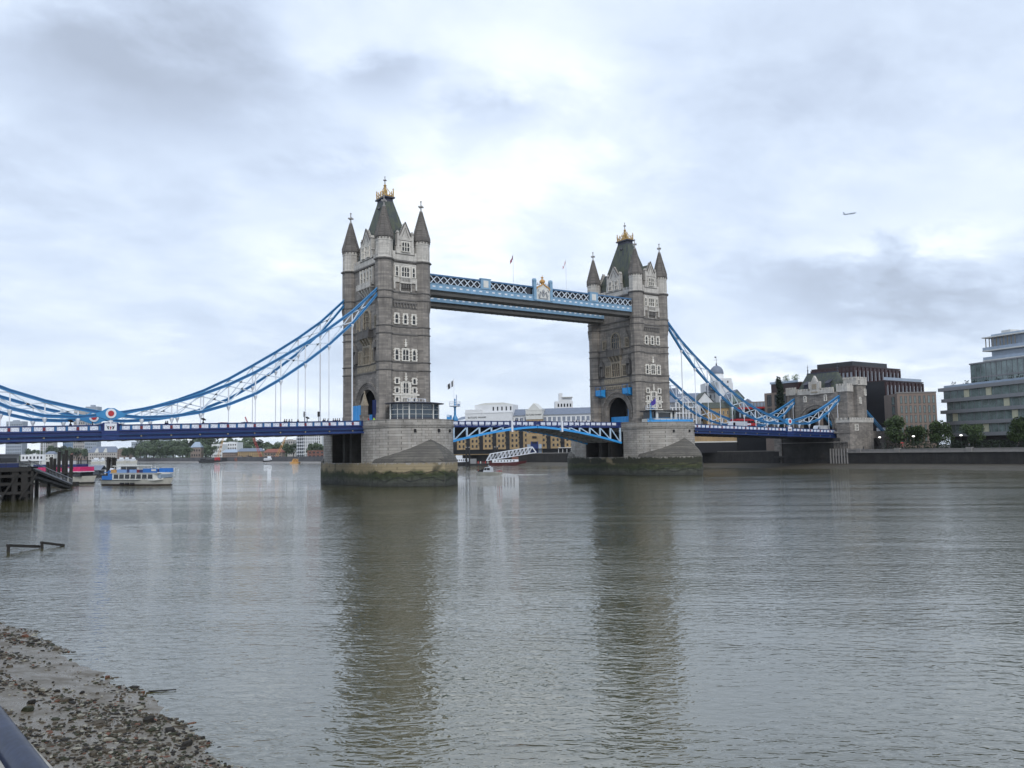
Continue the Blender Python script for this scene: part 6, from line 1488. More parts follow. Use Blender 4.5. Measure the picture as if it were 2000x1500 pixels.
def pink_boat():
    t = thing('sightseeing_boat', 'pink banded sightseeing boat moored by the timber pier', 'boat'); L_ = 24
    hull(MB(), L_, 6, -.5, 1.9, .5).build('hull', 'hullwhite', t); hull(MB(), L_*.985, 5.8, -.6, .35, 0).build('boot_topping', 'black', t)
    w = MB(); w.box(-9, 9.2, -2.5, 2.5, 2.0, 3.5); w.build('saloon', 'glass', t)
    w = MB(); w.box(-9, 9.4, -2.65, 2.65, 3.4, 4.8); w.build('pink_band', 'pink', t); w = MB(); w.box(3.4, 6.2, -2.75, -2.65, 3.6, 4.6); w.box(-9, 9.5, -2.7, 2.7, 3.3, 3.5); w.build('white_lettering_panel', 'white', t)
    w = MB(); w.box(-8, 7.5, -2.4, 2.4, 4.8, 5.6); w.build('upper_rail', 'navy', t); w = MB(); w.box(-6, 4, -1.4, 1.4, 5.6, 6.6); w.build('wheelhouse', 'offwhite', t)
    q = CP + ray(184, 944)*((0-CP.z)/ray(184, 944).z); d = Vector((.62, -.78, 0)); place_boat(t, q-d*24, q)
pink_boat()
def patrol_boat():
    t = thing('launch', 'small white patrol launch with orange rings trailing a wake beyond the bridge', 'boat'); L_ = 8.6
    hull(MB(), L_, 2.8, -.3, .85, .5).build('hull', 'hullwhite', t)
    w = MB(); w.slab([(-1.2, .9), (1.6, .9), (.9, 2.4), (-1.0, 2.4)], -1.0, 1.0); cbn = w.build('cabin', 'white', t); w = MB(); w.slab([(-.9, 1.5), (.2, 1.5), (.1, 2.2), (-.85, 2.2)], -1.04, 1.04); w.slab([(.35, 1.5), (1.2, 1.5), (.9, 2.2), (.25, 2.2)], -1.04, 1.04); w.build('window', 'glass', cbn)
    w = MB(); w.slab([(1.5, .9), (3.6, .95), (3.0, 1.5), (1.5, 1.9)], -1.0, 1.0); w.build('fore_cover', 'black', t)
    w = MB(); w.cyl((0, 0, 2.4), (0, 0, 3.3), .05); w.bar((-.4, 0, 2.9), (.4, 0, 2.9), .06); w.cbox((-.5, 0, 2.6), (.5, .5, .35)); w.build('radar_mast', 'white', t)
    for k in range(2):
        w = MB()
        for i in range(12): a, b_ = math.pi*i/6, math.pi*(i+1)/6; w.bar((-2.6-k*.9+.38*math.cos(a), -1.35, 1.15+.38*math.sin(a)), (-2.6-k*.9+.38*math.cos(b_), -1.35, 1.15+.38*math.sin(b_)), .14)
        w.build('lifebuoy', 'red', t)
    w = MB(); w.bar((-4.2, -1.2, 1.5), (-2, -1.2, 1.5), .05); w.bar((-4.2, 1.2, 1.5), (-2, 1.2, 1.5), .05); w.build('guard_rail', 'white', t)
    q = at(930, 272, 0); p = at(980, 268, 0); place_boat(t, p, q)
    MT['foam'] = plain('broken white water', (0.55, 0.57, 0.56), .6, var=.2, sc=2)
    w = MB(); rr = random.Random(4); d = (p-q).normalized(); n_ = Vector((-d.y, d.x, 0))
    for i in range(420):
        s = rr.random()**1.3*17; c = p + d*(s-1) + n_*rr.uniform(-1, 1)*(.6+s*.13); r_ = rr.uniform(.05, .28)*(1-s/22)
        w.add([(c.x+r_*math.cos(a)*1.8*(d.x**2+.2), c.y+r_*math.sin(a)*1.5, .02+(r_*.35 if a == 99 else 0)) for a in (0, 1.2, 2.5, 3.8, 5)] + [(c.x, c.y, .02+r_*.4)], [(0, 1, 5), (1, 2, 5), (2, 3, 5), (3, 4, 5), (4, 0, 5)])
    tag(w.build('wake_foam', 'foam'), 'white foam wake behind the patrol launch', 'foam', kind='stuff')
patrol_boat()
def motor_ship(u0, u1, d, lab, hc, name='motor_vessel', h=1.0, house=(-.1, .3), deck='white', funnel='tan', group=None):
    A, B = at(u0, d, 0), at(u1, d, 0); L_ = (B-A).length; t = thing(name, lab, 'boat', group=group)
    hull(MB(), L_, L_*.22, -.6, 1.6*h, 1.4*h).build('hull', hc, t)
    w = MB(); w.box(-L_*.42, L_*.3, -L_*.085, L_*.085, 1.6*h, 3.2*h); o = w.build('deckhouse', deck, t)
    n = 7
    for i in range(n): x = -L_*.36+L_*.6*i/n; w = MB(); w.box(x, x+L_*.035, -L_*.088, L_*.088, 2.1*h, 2.8*h); w.build('window', 'glass', o)
    w = MB(); w.box(L_*house[0], L_*house[1], -L_*.07, L_*.07, 3.2*h, 4.6*h); w.build('wheelhouse', funnel, t)
    w = MB(); w.cyl((0, 0, 3.2*h), (0, 0, 8*h), .09); w.build('mast', 'black', t); place_boat(t, A, B)
motor_ship(956, 1027, 440, 'dark red hulled ship with white deckhouse moored under the white gangway', 'maroon', h=.95, house=(.12, .3), funnel='brickred')
motor_ship(884, 927, 452, 'white and black motor vessel moored beside the near pier edge', 'black', h=1.2, house=(-.35, -.05), funnel='white')
def pontoon():
    d = 448; A, B = at(915, d, 0), at(965, d, 0); F, L_ = oriented(A, B); t = thing('pontoon', 'dark floating pontoon with small grey shelter and red gear beyond the launch', 'pontoon')
    w = MB(F); w.box(0, L_, 2, 7, -.3, 1.0); w.build('deck', 'black', t); w = MB(F); w.box(.5, 4, 3, 6, 1, 3.6); w.build('shelter', 'slabgrey', t)
    for k in range(6): w = MB(F); w.cbox((5+k*1.3, 4, 1.6), (.5, .5, 1.2)); w.build('equipment', ('red', 'offwhite', 'darkred')[k % 3], t)
    for u in (911, 917, 967, 972):
        p = at(u, d-3, 0); q = thing('mooring_pile', 'tall black steel pile %s' % {911: 'left of the pontoon', 917: 'at the pontoon shelter', 967: 'crossing the white gangway', 972: 'just right of the gangway pile'}[u], 'pile', p, group='tall mooring piles beyond the bridge'); w = MB(); w.cyl((0, 0, -2), (0, 0, 9.5), .45, n=10); w.build('shaft', 'black', q); w = MB(); w.cyl((0, 0, 9.5), (0, 0, 9.9), .55, .3, n=10); w.build('cap', 'concrete', q)
pontoon()
def gangway():
    a, b_ = at(950, 444, 0), at(1047, 440, 0); za, zb = zat(950, 900, 444), zat(1047, 884, 440); t = thing('gangway_bridge', 'white lattice truss gangway sloping down to the moored ship', 'gangway')
    for k in (0, 2.4):
        n_ = 13; dv = (b_-a); nn_ = Vector((-dv.y, dv.x, 0)).normalized()*k
        lo = [Vector((a.x+dv.x*i/n_, a.y+dv.y*i/n_, za+(zb-za)*i/n_))+nn_ for i in range(n_+1)]; up = [p+Vector((0, 0, 3.2)) for p in lo]
        w = MB(); w.bar(lo[0], lo[-1], .4); w.bar(up[1], up[-2], .45); w.bar(lo[0], up[1], .3); w.bar(lo[-1], up[-2], .3); w.build('chord', 'white', t)
        w = MB()
        for i in range(1, n_-1): w.bar(lo[i], up[i+1], .22); w.bar(up[i], lo[i], .18)
        w.build('web_bracing', 'white', t)
    w = MB(); w.add([lo[0]-nn_, lo[-1]-nn_, lo[-1], lo[0]], [(0, 1, 2, 3)]); w.build('walk_deck', 'slabgrey', t)
gangway()
# cranes, barges and tugs on the far left reach
def barge(u0, u1, d, lab, mat='black', h=2.2, name='barge', group='barges moored at the far bank', load=None):
    A, B = at(u0, d, 0), at(u1, d, 0); L_ = (B-A).length; t = thing(name, lab, 'barge', group=group)
    w = MB(); w.slab([(-L_/2, h), (L_/2, h), (L_/2-1.5, -.5), (-L_/2+1.5, -.5)], -3.5, 3.5); w.build('hull', mat, t)
    rr = random.Random(int(u0)); 
    for k in range(6): x = -L_/2+2+(L_-4)*k/6; w = MB(); w.box(x, x+rr.uniform(1.5, (L_-4)/6.2), -2.5, 2.5, h, h+rr.uniform(.5, 3.0)); w.build('deck_load', rr.choice(load or ['black', 'slabgrey', 'darkred', 'greyroof']), t)
    place_boat(t, A, B); return t
def crane(u, d, z0, u2, v2, lab, mats=('goldpaint', 'red')):
    t = thing('crane', lab, 'crane', at(u, d, 0), group='cranes on the far barges'); b_ = Vector((0, 0, z0)); e = at(u2, d, 0)-at(u, d, 0); e.z = zat(u2, v2, d)
    w = MB(); w.cbox((0, 0, z0+1.8), (5, 4, 3.4)); w.build('cab', mats[1], t)
    ax = (e-b_); side = ax.cross(Vector((.57, .81, 0))).normalized(); w = MB()
    for s in (-1, 1): w.bar(b_+side*1.1*s, e+side*.4*s, .35)
    n_ = 14
    for i in range(n_):
        q0, q1 = i/n_, (i+1)/n_; s = 1 if i % 2 else -1; w.bar(b_+ax*q0+side*s*(1.1-.7*q0), b_+ax*q1-side*s*(1.1-.7*q1), .25)
    w.build('lattice_jib', mats[0], t); w = MB(); w.bar(b_+Vector((-2, 0, 6)), e, .12); w.bar(b_, b_+Vector((-2, 0, 6)), .3); w.bar(e, (e.x, e.y, e.z-14), .1); w.build('hoist_rope', 'black', t)
barge(389, 459, 905, 'dark crane barge with red gear moored left of the brown jetty wall', load=['red', 'black', 'darkred', 'black']); crane(424, 905, 2, 441, 836, 'yellow lattice crane with red cab on the dark barge', ('goldpaint', 'red')); crane(512, 860, 2, 478, 814, 'red lattice crane whose jib pokes above the side span', ('red', 'darkred')); crane(537, 800, 2, 561, 848, 'slim yellow crane arm right of the white tug', ('goldpaint', 'red'))
barge(459, 503, 880, 'rusty brown high sided barge in front of the long terrace', 'brickred', 4.2, load=['brickbrown', 'black'])
barge(541, 575, 800, 'black barge right of the white tug', load=['black', 'greyroof', 'offwhite']); barge(578, 606, 760, 'black barge carrying pale cargo near the near pier', load=['offwhite', 'black', 'brickred']); barge(608, 634, 740, 'low black barge closest to the near pier', load=['black', 'redroof'])
barge(567, 586, 700, 'low bright yellow workboat out in the stream', 'goldpaint', 1.0, name='workboat', load=['goldpaint'])
motor_ship(514, 536, 800, 'white and black tug moored below the red roofed house', 'black', name='tug_boat', h=1.3, house=(-.1, .2), funnel='white')
G3 = 'white motor yachts moored on the far left'
for i, (u0, u1, d, wd) in enumerate(((178, 198, 1050, 'farthest left white motor yacht of the row beyond the tour boat'), (195, 206, 1040, 'small white motor yacht second from the left of the row'), (228, 246, 1030, 'white motor yacht just right of the dark pile cluster'), (240, 256, 1040, 'white motor yacht third right of the dark pile cluster'), (253, 268, 1000, 'white motor yacht at the right end of the row'))): motor_ship(u0, u1, d, wd, 'hullwhite', name='motor_yacht', h=1.5, house=(-.2, .2), funnel='white', group=G3)

# ================================================================== TIMBER PIER (left foreground)
def timber_pier():
    t = thing('timber_pier', 'black timber river pier standing in the water at the left edge', 'pier'); w = MB(); P0 = Vector((-128, -6, 0))
    w.box(-140, -119.2, -14, 8, 5.2, 5.9); w.build('deck', 'timber', t)
    rr = random.Random(2)
    for x in (-138, -135, -132, -129, -126.6, -124.2, -121.8, -119.8):
        for y in (-13.4, -8, -2, 4, 7.4): w = MB(); w.cyl((x, y, -2), (x+rr.uniform(-.1, .1), y, 5.3), .42, .34, 7); w.build('pile', 'timber', t)
    for y in (-13.7, 7.7, -4):
        for z in (1.4, 3.0, 4.4): w = MB(); w.bar((-140, y, z), (-119.3, y, z), .35, .5); w.build('waling', 'timber', t)
        for k in range(7): x = -139+k*3; w = MB(); w.bar((x, y-.2, .2), (x+2.8, y-.2, 5), .28); w.build('cross_brace', 'timber', t)
        for k in range(14):
            if (k*7+int(abs(y))) % 5: x = -139.6+k*1.45; w = MB(); w.box(x, x+rr.uniform(.5, 1.2), y-.15, y+.15, rr.uniform(.1, 1.2), 5.3); w.build('fender_board', 'timber', t)
    for x in (-119.1,):
        for z in (1.4, 3.0, 4.4): w = MB(); w.bar((x, -14, z), (x, 8, z), .35, .5); w.build('waling', 'timber', t)
        for k in range(13): w = MB(); w.box(x-.15, x+.25, -13.8+k*1.68, -12.7+k*1.68, rr.uniform(.1, 1.5), 5.2); w.build('fender_board', 'timber', t)
    w = MB()
    for z in (6.4, 6.95): w.bar((-119.4, -14, z), (-119.4, 8, z), .08); w.bar((-140, -14, z), (-119.4, -14, z), .08)
    for k in range(12): w.bar((-119.4, -14+k*2, 5.9), (-119.4, -14+k*2, 6.95), .08); w.bar((-140+k*1.87, -14, 5.9), (-140+k*1.87, -14, 6.95), .08)
    w.build('railing', 'black', t)
timber_pier()
for (x, y, sx, sy, h, m_, lab) in ((-131.5, -9, 5, 4, 2.6, 'white', 'white cabin with blue base at the left end of the timber pier'), (-126.5, -7, 3.8, 3.6, 2.9, 'render', 'white pier kiosk with dark window in the middle of the timber pier'), (-122.3, -5, 3.6, 3, 2.3, 'slabgrey', 'grey cabin on the timber pier beside the gangway')):
    t = thing('pier_cabin', lab, 'cabin', (x, y, 5.9), group='cabins on the timber pier'); w = MB(); w.cbox((0, 0, h/2), (sx, sy, h)); w.build('wall', m_, t); w = MB(); w.cbox((0, 0, h*.58), (sx*.8, sy+.1, h*.36)); w.build('window', 'glass', t); w = MB(); w.cbox((0, 0, h*.17), (sx+.06, sy+.06, h*.33)); w.build('blue_base', 'navy', t); w = MB(); w.cbox((0, 0, h+.1), (sx+.5, sy+.5, .2)); w.build('roof', 'render' if m_ != 'slabgrey' else 'slabgrey', t)
def ramp_gangway():
    a, b_ = Vector((-119.2, 2, 5.7)), Vector((-106.5, 37, 1.0)); t = thing('sloping_gangway', 'grey gangway with white railings sloping down from the timber pier', 'gangway')
    w = MB(); w.bar(a, b_, 2.2, .5); w.bar(a-Vector((0, 0, 1.2)), b_-Vector((0, 0, .6)), 1.8, .5); w.build('deck', 'timber', t); s = (b_-a).cross(Vector((0, 0, 1))).normalized()*1.1
    for k, sg in enumerate((-1, 1)):
        w = MB(); n_ = 30
        w.bar(a+s*sg+Vector((0, 0, 1.5)), b_+s*sg+Vector((0, 0, 1.5)), .14); w.bar(a+s*sg+Vector((0, 0, .3)), b_+s*sg+Vector((0, 0, .3)), .14)
        for i in range(n_+1): p = a+(b_-a)*i/n_+s*sg; w.bar(p, p+Vector((0, 0, 1.3)), .06)
        w.build('railing', 'fingrey', t)
    w = MB(); w.box(-120.5, -116.5, 1.0, 5.5, 5.6, 5.9); w.build('landing', 'timber', t)
    w = MB(); 
    for x, y in ((-118.8, 1.6), (-117.2, 4.8), (-115.5, 12), (-112.2, 21)): w.cyl((x, y, -2), (x, y, a.z-(y-2)*.13-.2), .4, n=8)
    w.build('support_pile', 'timber', t)
ramp_gangway()
for i, (u, d, zt_, lab) in enumerate(((92, 238, 6.5, 'black pile at the left of the pile row beside the gangway'), (99, 236, 7.8, 'second black pile of the row by the gangway'), (106, 238, 7.4, 'third black pile of the row by the gangway'), (114, 234, 9.3, 'thick black pile in the middle of the row'), (123, 232, 8.6, 'tall black pile right of the thick middle one'), (128, 230, 9.6, 'tallest black pile near the pink boat'), (138, 228, 8.4, 'last black pile beside the pink boat'))):
    t = thing('mooring_pile', lab, 'pile', at(u, d, 0), group='timber mooring piles by the gangway'); w = MB(); w.cyl((0, 0, -2), (0, 0, zt_), .5, .42, 8); w.build('shaft', 'timber', t); w = MB(); w.cyl((0, 0, zt_*.55), (0, 0, zt_*.55+.25), .6, n=8); w.build('collar', 'black', t)
t = thing('fender_beam', 'dark floating fender boom at the foot of the black piles', 'boom', at(118, 229, 0)); w = MB(); w.box(-5, 4.5, -1, 1, -.4, 1.0); o = w.build('beam', 'timber', t); w = MB(); w.box(-4, 4, -.8, .8, 3.2, 3.6); w.build('waling', 'timber', t); t.rotation_euler = (0, 0, -.6)
t = thing('dolphin_piles', 'cluster of black piles standing in the river behind the tour boat', 'pile cluster', at(217, 300, 0))
for k, (x, y) in enumerate(((-1.3, 0), (-.5, .7), (.4, 0), (1.3, .3))): w = MB(); w.cyl((x, y, -2), (x*.9, y, 7.6-.1*k), .44, .40, 8); w.build('pile', 'timber', t)
w = MB(); w.cbox((0, .2, 7.0), (3.2, 1.6, .3)); w.build('cap_beam', 'timber', t)
for i, (u, d, h, lab) in enumerate(((152.5, 420, 7.5, 'slim dark post beyond the pink boat, left one'), (157.5, 420, 7.0, 'slim dark post beyond the pink boat, middle one'), (170.5, 420, 7.6, 'slim dark post beyond the pink boat, right one'), (77, 330, 17, 'white yacht mast behind the pier cabins, left one'), (83, 330, 18, 'white yacht mast behind the pier cabins, middle one'), (86.5, 335, 17.5, 'white yacht mast behind the pier cabins, right one'))):
    t = thing('mooring_post' if i < 3 else 'yacht_mast', lab, 'post' if i < 3 else 'mast', at(u, d, 0), group='slim posts on the left reach' if i < 3 else 'yacht masts'); w = MB(); w.cyl((0, 0, -1), (0, 0, h), .3 if i < 3 else .16, .25 if i < 3 else .08, 7); w.build('shaft', 'timber' if i < 3 else 'white', t); w = MB(); w.cyl((0, 0, h-.3), (0, 0, h), .34 if i < 3 else .14); w.build('cap', 'black' if i < 3 else 'white', t)
t = thing('floating_pier', 'grey roofed floating pier behind the pink boat', 'pontoon', at(160, 330, 0), R(-40)); w = MB(); w.box(-14, 9, -2, 2, -.3, .9); w.build('pontoon', 'black', t); w = MB(); w.add([(-14, -2.5, 2.6), (9, -2.5, 2.6), (9, 0, 4.4), (-14, 0, 4.4), (9, 2.5, 2.6), (-14, 2.5, 2.6)], [(0, 1, 2, 3), (3, 2, 4, 5)]); w.build('roof', 'greyroof', t); w = MB(); w.box(-13, 8, -2, 2, 1, 2.5); w.build('wall', 'dimglass', t)
# half-sunk beams in the shallows
pw = lambda u, v, z=0: CP + ray(u, v)*((z-CP.z)/ray(u, v).z)
t = thing('sunken_beams', 'two black bent mooring beams sticking out of the shallow water', 'mooring beam'); a = pw(16, 1079); b_ = pw(80, 1071); c = pw(82, 1072); d_ = pw(125, 1067)
w = MB(); w.bar((a.x, a.y, -.3), (a.x, a.y, .62), .22); w.bar((a.x-.1, a.y, .55), (b_.x, b_.y, .14), .20, .22); w.build('beam', 'timber', t)
w = MB(); w.bar((c.x, c.y, -.2), (c.x, c.y, .55), .2); w.bar((c.x-.1, c.y, .52), (d_.x, d_.y, .06), .2, .2); w.build('beam', 'timber', t)

# ================================================================== PEOPLE
def person_mesh(seed, cloth, lean=0.0, arm=0.0):
    r = random.Random(seed)
    P = [((0, 0, .95), .135), ((0, 0, 1.18), .125), ((0, lean, 1.38), .15), ((0, lean, 1.50), .06), ((0, lean+.02, 1.63), .10), ((0, lean+.02, 1.70), .085),
         ((-.18, lean, 1.40), .06), ((-.25, .04, 1.15), .045), ((-.22, .16+arm, 1.02), .035), ((-.21, .22+arm, .98), .03),
         ((.18, lean, 1.40), .06), ((.25, .02, 1.14), .045), ((.24, .08, .90), .035), ((.24, .11, .83), .03),
         ((-.09, 0, .88), .10), ((-.10, .08, .50), .068), ((-.10, .02, .10), .045), ((-.10, .14, .04), .04),
         ((.09, 0, .88), .10), ((.10, -.04, .50), .068), ((.10, -.10, .10), .045), ((.10, .02, .04), .04)]
    Ed = [(0, 1), (1, 2), (2, 3), (3, 4), (4, 5), (2, 6), (6, 7), (7, 8), (8, 9), (2, 10), (10, 11), (11, 12), (12, 13), (0, 14), (14, 15), (15, 16), (16, 17), (0, 18), (18, 19), (19, 20), (20, 21)]
    me = bpy.data.meshes.new('p'); me.from_pydata([p for p, _ in P], Ed, []); o = bpy.data.objects.new('p', me); COL.objects.link(o)
    md = o.modifiers.new('s', 'SKIN'); 
    for i, (_, rad) in enumerate(P): sv = me.skin_vertices[0].data[i]; sv.radius = (rad*1.15, rad); sv.use_root = (i == 0)
    ss = o.modifiers.new('u', 'SUBSURF'); ss.levels = 1; ss.render_levels = 1
    dg = bpy.context.evaluated_depsgraph_get(); dg.update(); m2 = bpy.data.meshes.new_from_object(o.evaluated_get(dg)); bpy.data.objects.remove(o); m2.name = 'person'
    m2.materials.clear(); m2.materials.append(MT[cloth]); m2.materials.append(MT['skin']); m2.materials.append(MT['trousers'])
    for f in m2.polygons:
        c = f.center; f.material_index = 1 if (c.z > 1.53 or (abs(c.x) > .2 and c.z < 1.0)) else (2 if c.z < .92 else 0); f.use_smooth = True
    return m2
MT['trousers'] = plain('dark trousers', (0.02, 0.022, 0.03), .9); MT['coatblack'] = plain('black coat', (0.012, 0.012, 0.015), .9); MT['coatgrey'] = plain('grey coat', (0.11, 0.11, 0.12), .9); MT['coatred'] = plain('red jacket', (0.28, 0.03, 0.03), .8); MT['hivis'] = plain('lime jacket', (0.35, 0.62, 0.03), .7); MT['hair'] = plain('dark hair', (0.015, 0.012, 0.01), .8)
PM = {k: person_mesh(i, k, .02*i, .1*(i % 2)) for i, k in enumerate(('coatblack', 'coatgrey', 'coatred', 'hivis'))}
def hair_mesh():
    w = MB(); w.lathe([(.112, 1.62), (.118, 1.70), (.10, 1.77), (.05, 1.81), (.01, 1.815)], (0, .0), 10); return w
def person(x, y, z, rz, coat, label):
    o = bpy.data.objects.new('person', PM[coat]); COL.objects.link(o); o.location = (x, y, z); o.rotation_euler = (0, 0, rz); tag(o, label, 'person', 'people on the bridge and banks')
    global HAIR
    if 'HAIR' not in globals(): HAIR = hair_mesh().build('hair', 'hair', o, True)
    else: h = HAIR.copy(); COL.objects.link(h); h.parent = o
    return o
def umbrella(x, y, z, label, mat='coatblack', tilt=0.2):
    t = thing('umbrella', label, 'umbrella', (x, y, z)); t.rotation_euler = (tilt, tilt*.6, 0); w = MB(); w.lathe([(.58, .0), (.46, .16), (.25, .26), (.02, .31)], n=8, cap=False); w.build('canopy', mat, t); w = MB(); w.cyl((0, 0, -.75), (0, 0, .38), .015, n=5); w.build('shaft', 'black', t)
ppl = [(138, 'umb', 'person in black under a black umbrella at the far left of the bridge'), (181, '', 'person in black walking below the red roundel'), (324, '', 'first of two people close together mid left span'), (327.5, '', 'second of two people close together mid left span'), (397, 'umb', 'person in black under a black umbrella beneath the left chain'), (556, '', 'person in black at the left of the group before the traffic lights'), (560, '', 'person in black second in the group before the traffic lights'), (565, '', 'person in grey in the middle of the group before the traffic lights'), (570, '', 'person in black at the right of the group before the traffic lights'), (582, '', 'lone person in black just left of the traffic lights'), (600, 'umb', 'person under a wide dark umbrella between the traffic lights'), (632, '', 'left of three people in black near the near pier'), (635, '', 'middle of three people in black near the near pier'), (641, '', 'right of three people in black near the near pier'), (651, '', 'left of the group in black next to the near tower'), (655, '', 'second of the group in black next to the near tower'), (659, '', 'person in grey in the group next to the near tower'), (663, '', 'last of the group in black next to the near tower')]
for i, (u, um, lab) in enumerate(ppl):
    q = ony(u, 822, -8.3-.12*(i % 3)); z = zp(q.x)-1.12; person(q.x, q.y, z, i*1.7, 'coatgrey' if 'grey' in lab else 'coatblack', lab)
    if um: umbrella(q.x, q.y, z+1.95, 'black umbrella held by the ' + lab.split(' under')[0] + {138: ' at far left', 397: ' beneath the left chain', 600: ' between the traffic lights'}[u], tilt=.35)
for i, (u, lab, ct) in enumerate(((1007, 'left of three people in dark coats on the left bascule', 'coatblack'), (1011, 'middle of three people in dark coats on the left bascule', 'coatblack'), (1016, 'right of three people in dark coats on the left bascule', 'coatgrey'), (1119, 'person in black leftmost on the right bascule', 'coatblack'), (1126, 'person in black second on the right bascule', 'coatblack'), (1131, 'person in grey on the right bascule', 'coatgrey'), (1137, 'person in black fourth on the right bascule', 'coatblack'), (1145, 'person in a grey coat nearer the far tower', 'coatgrey'), (1158, 'person in black closest to the far tower arch', 'coatblack'))):
    q = ony(u, 822, -6.4-.2*(i % 2)); person(q.x, q.y, 14.1, i*2.2, ct, lab)
for x, y, ct, lab in ((-50.8, -10.3, 'coatred', 'person in a red jacket by the near turret'), (-50.0, -11.5, 'hivis', 'worker in a lime jacket left of the glass cabin')): person(x, y, 14.0, 2, ct, lab)
for u, ct, lab in ((1763, 'coatred', 'person in red on the embankment walk'), (1893, 'coatgrey', 'person in grey on the embankment walk'), (1990, 'coatblack', 'person in black at the right end of the embankment')):
    q = onx(u, 870, 132.5); person(q.x, q.y, 6.0, 1, ct, lab)
q = onx(1762, 870, 132.8); umbrella(q.x, q.y, 8.0, 'red umbrella over the embankment walk', 'red', .1)

# ================================================================== VEHICLES
def wheels(t, xs, hw_, r=.42):
    for x in xs:
        for s in (-1, 1):
            w = MB(); w.cyl((x, s*(hw_-.25), r), (x, s*hw_, r), r, n=14); o = w.build('wheel', 'black', t); w = MB(); w.cyl((x, s*hw_, r), (x, s*(hw_+.02), r), r*.55, n=10); w.build('rim', 'slabgrey', o)
def bus():
    t = thing('double_decker_bus', 'red double deck bus crossing the right side span', 'bus', (96.5, 2.2, zp(96.5)-1.2)); w = MB(); w.box(-5.3, 5.3, -1.25, 1.25, .35, 4.3); w.build('body', 'red', t)
    for z0, z1 in ((1.3, 2.1), (3.0, 3.75)):
        for k in range(7): x = -5.0+k*1.45; w = MB(); w.box(x, x+1.25, -1.29, 1.29, z0, z1); w.build('window', 'glass', t)
    w = MB(); w.box(-1.5, 2.2, -1.30, -1.27, 2.25, 2.85); w.build('advert_panel', 'panel', t); w = MB(); w.box(-5.2, 5.2, -1.15, 1.15, 4.3, 4.42); w.build('roof', 'darkred', t); wheels(t, (-3.4, 3.2), 1.25, .5)
bus()
def van(x, y, lab, z=None, L_=6.0, h=2.6, cab=True, mat='white', rz=0, name='white_van'):
    t = thing(name, lab, 'van', (x, y, (zp(x)-1.2) if z is None else z), rz, group='vehicles on the bridge'); w = MB(); w.slab([(-L_/2, .4), (L_/2, .4), (L_/2, 1.2), (L_/2-.9, 1.4), (L_/2-1.6, h-.2), (L_/2-2.1, h), (-L_/2, h)], -1.0, 1.0); w.build('body', mat, t)
    w = MB(); w.slab([(L_/2-1.05, 1.45), (L_/2-1.62, h-.35), (L_/2-2.5, h-.35), (L_/2-2.5, 1.45)], -1.03, 1.03); w.build('window', 'glass', t)
    for s in (-1, 1): w = MB(); w.cbox((L_/2, s*.7, .95), (.1, .3, .2)); w.build('headlight', 'offwhite', t)
    wheels(t, (-L_*.3, L_*.32), 1.0, .36)
van(85, -4.2, 'white box van ahead of the red bus on the right side span', L_=8.6, h=2.95, rz=math.pi); van(132, -3, 'white van near the gatehouse arch', L_=7.5, h=2.9, rz=math.pi); van(168, -6, 'white van beyond the gatehouse on the approach', z=11.6, h=2.5)
def car(x, y, lab, mat, L_=4.4):
    t = thing('parked_car' if False else 'car', lab, 'car', (x, y, zp(x)-1.2), group='cars on the left side span'); w = MB(); w.slab([(-L_/2, .35), (L_/2, .35), (L_/2, .85), (L_/2-1.0, .98), (L_/2-1.7, 1.5), (-L_/2+1.0, 1.52), (-L_/2+.25, 1.0), (-L_/2, .9)], -.88, .88); w.build('body', mat, t)
    w = MB(); w.slab([(L_/2-1.15, 1.0), (L_/2-1.75, 1.42), (-L_/2+1.05, 1.43), (-L_/2+.5, 1.0)], -.9, .9); w.build('window', 'glass', t); wheels(t, (-L_*.3, L_*.3), .88, .33)
car(-76.5, -3, 'black car on the left side span', 'black'); car(-81.5, -3, 'dark red car behind the black one on the left side span', 'darkred')
for x, lab in ((-65.5, 'left traffic light above the left side span'), (-62.2, 'right traffic light above the left side span')):
    t = thing('traffic_light', lab, 'traffic light', (x, -8.2, zp(x)-1.2), group='traffic lights'); w = MB(); w.cyl((0, 0, 0), (0, 0, 3.2), .07); w.build('pole', 'black', t); w = MB(); w.cbox((0, -.05, 2.9), (.4, .3, 1.15)); hd = w.build('signal_head', 'black', t)
    for k in range(3): w = MB(); w.cyl((.2, -.05, 2.55+k*.35), (.32, -.05, 2.55+k*.35), .13); w.build('visor', 'black', hd)
# street lamps on the right embankment (lit white globes)
g = G('lit lamp'); g.b.inputs['Base Color'].default_value = (.9, .9, .85, 1); g.b.inputs['Emission Color'].default_value = (1, .97, .9, 1); g.b.inputs['Emission Strength'].default_value = 2.2; MT['lit'] = g.m
for u, v, lab in ((1718, 855, 'lit street lamp below the approach viaduct'), (1784, 853, 'lit street lamp between the embankment trees'), (1877, 851, 'lit street lamp in front of the grey terraced building')):
    q = onx(u, v, 134.5); t = thing('street_lamp', lab, 'street lamp', (q.x, q.y, 6.0), group='lit street lamps on the embankment'); h = q.z-6
    w = MB(); w.cyl((0, 0, 0), (0, 0, h), .1, .06); w.build('pole', 'black', t); w = MB(); w.sphere((0, 0, h+.1), .42, 10, 8, .5); w.build('lamp_shade', 'lit', t)
for k in range(14):
    y = -20-k*5; 
    t = thing('bollard', 'x', 'bollard', (131.9, y, 6.0), group='small posts along the embankment walk') if k == 0 else None
    if k == 0: BOL = t; w = MB(); w.lathe([(.18, 0), (.14, .8), (.2, .9), (.05, 1.1)], n=8); w.build('shaft', 'black', t); t['label'] = 'one of the identical black posts along the embankment walk'
    else: copy_tree(BOL, (131.9, y, 6.0))
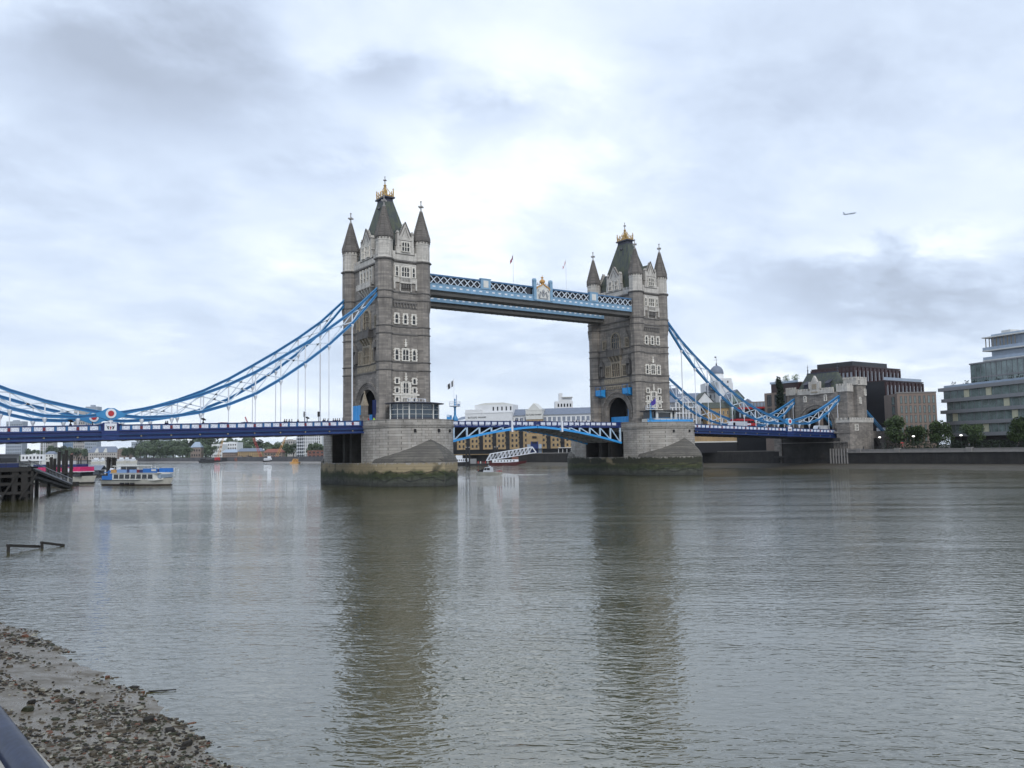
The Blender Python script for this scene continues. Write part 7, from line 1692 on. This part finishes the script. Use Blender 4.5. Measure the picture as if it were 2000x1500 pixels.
# ================================================================== AEROPLANE
t = thing('aeroplane', 'small distant airliner crossing the sky at upper right', 'aeroplane', CP + ray(1661, 417.5)*1950)
t.scale = (.85, .85, .85); t.rotation_euler = (R(14), R(-10), R(-28))
w = MB(); w.cyl((-16, 0, 0), (13, 0, 0), 1.7, 1.9, 10); w.cyl((13, 0, 0), (17, 0, 0), 1.9, .5, 10); w.cyl((-16, 0, 0), (-21, 0, .8), 1.7, .4, 10); w.build('fuselage', 'haze1', t)
for s in (-1, 1):
    w = MB(); w.add([(4, s*1.2, -.6), (-3, s*1.2, -.6), (-7.5, s*17, 1.2), (-5.5, s*17, 1.2), (4, s*1.2, -.2), (-3, s*1.2, -.2), (-7.5, s*17, 1.4), (-5.5, s*17, 1.4)], [(0, 1, 2, 3), (7, 6, 5, 4), (0, 3, 7, 4), (1, 5, 6, 2), (2, 6, 7, 3)]); w.build('wing', 'haze1', t)
    w = MB(); w.add([(-16, s*.8, .6), (-19.5, s*.8, .6), (-21, s*6, 1.0), (-19.5, s*6, 1.0)], [(0, 1, 2, 3)]); w.add([(-16, s*.8, .8), (-19.5, s*.8, .8), (-21, s*6, 1.2), (-19.5, s*6, 1.2)], [(3, 2, 1, 0)]); w.build('tailplane', 'haze1', t)
    w = MB(); w.cyl((.5, s*5.5, -1.4), (4, s*5.5, -1.4), .9, 1.0, 10); w.build('engine', 'haze1', t)
w = MB(); w.slab([(-15, 1.5), (-20, 1.5), (-22, 7), (-19.5, 7)], -.2, .2); w.build('tail_fin', 'haze1', t)

# ================================================================== HAZE
if HAZE:
    g = bpy.data.materials.new('haze air'); g.use_nodes = True; nt = g.node_tree; nt.nodes.clear(); o_ = nt.nodes.new('ShaderNodeOutputMaterial'); pv = nt.nodes.new('ShaderNodeVolumePrincipled'); nt.links.new(pv.outputs[0], o_.inputs['Volume'])
    pv.inputs['Color'].default_value = (0.86, 0.90, 0.96, 1); pv.inputs['Density'].default_value = HAZE; pv.inputs['Anisotropy'].default_value = 0.3; MT['haze'] = g
    w = MB(); w.box(-1500, 3200, -420, 3600, -4.5, 480); tag(w.build('haze', 'haze'), kind='stuff')
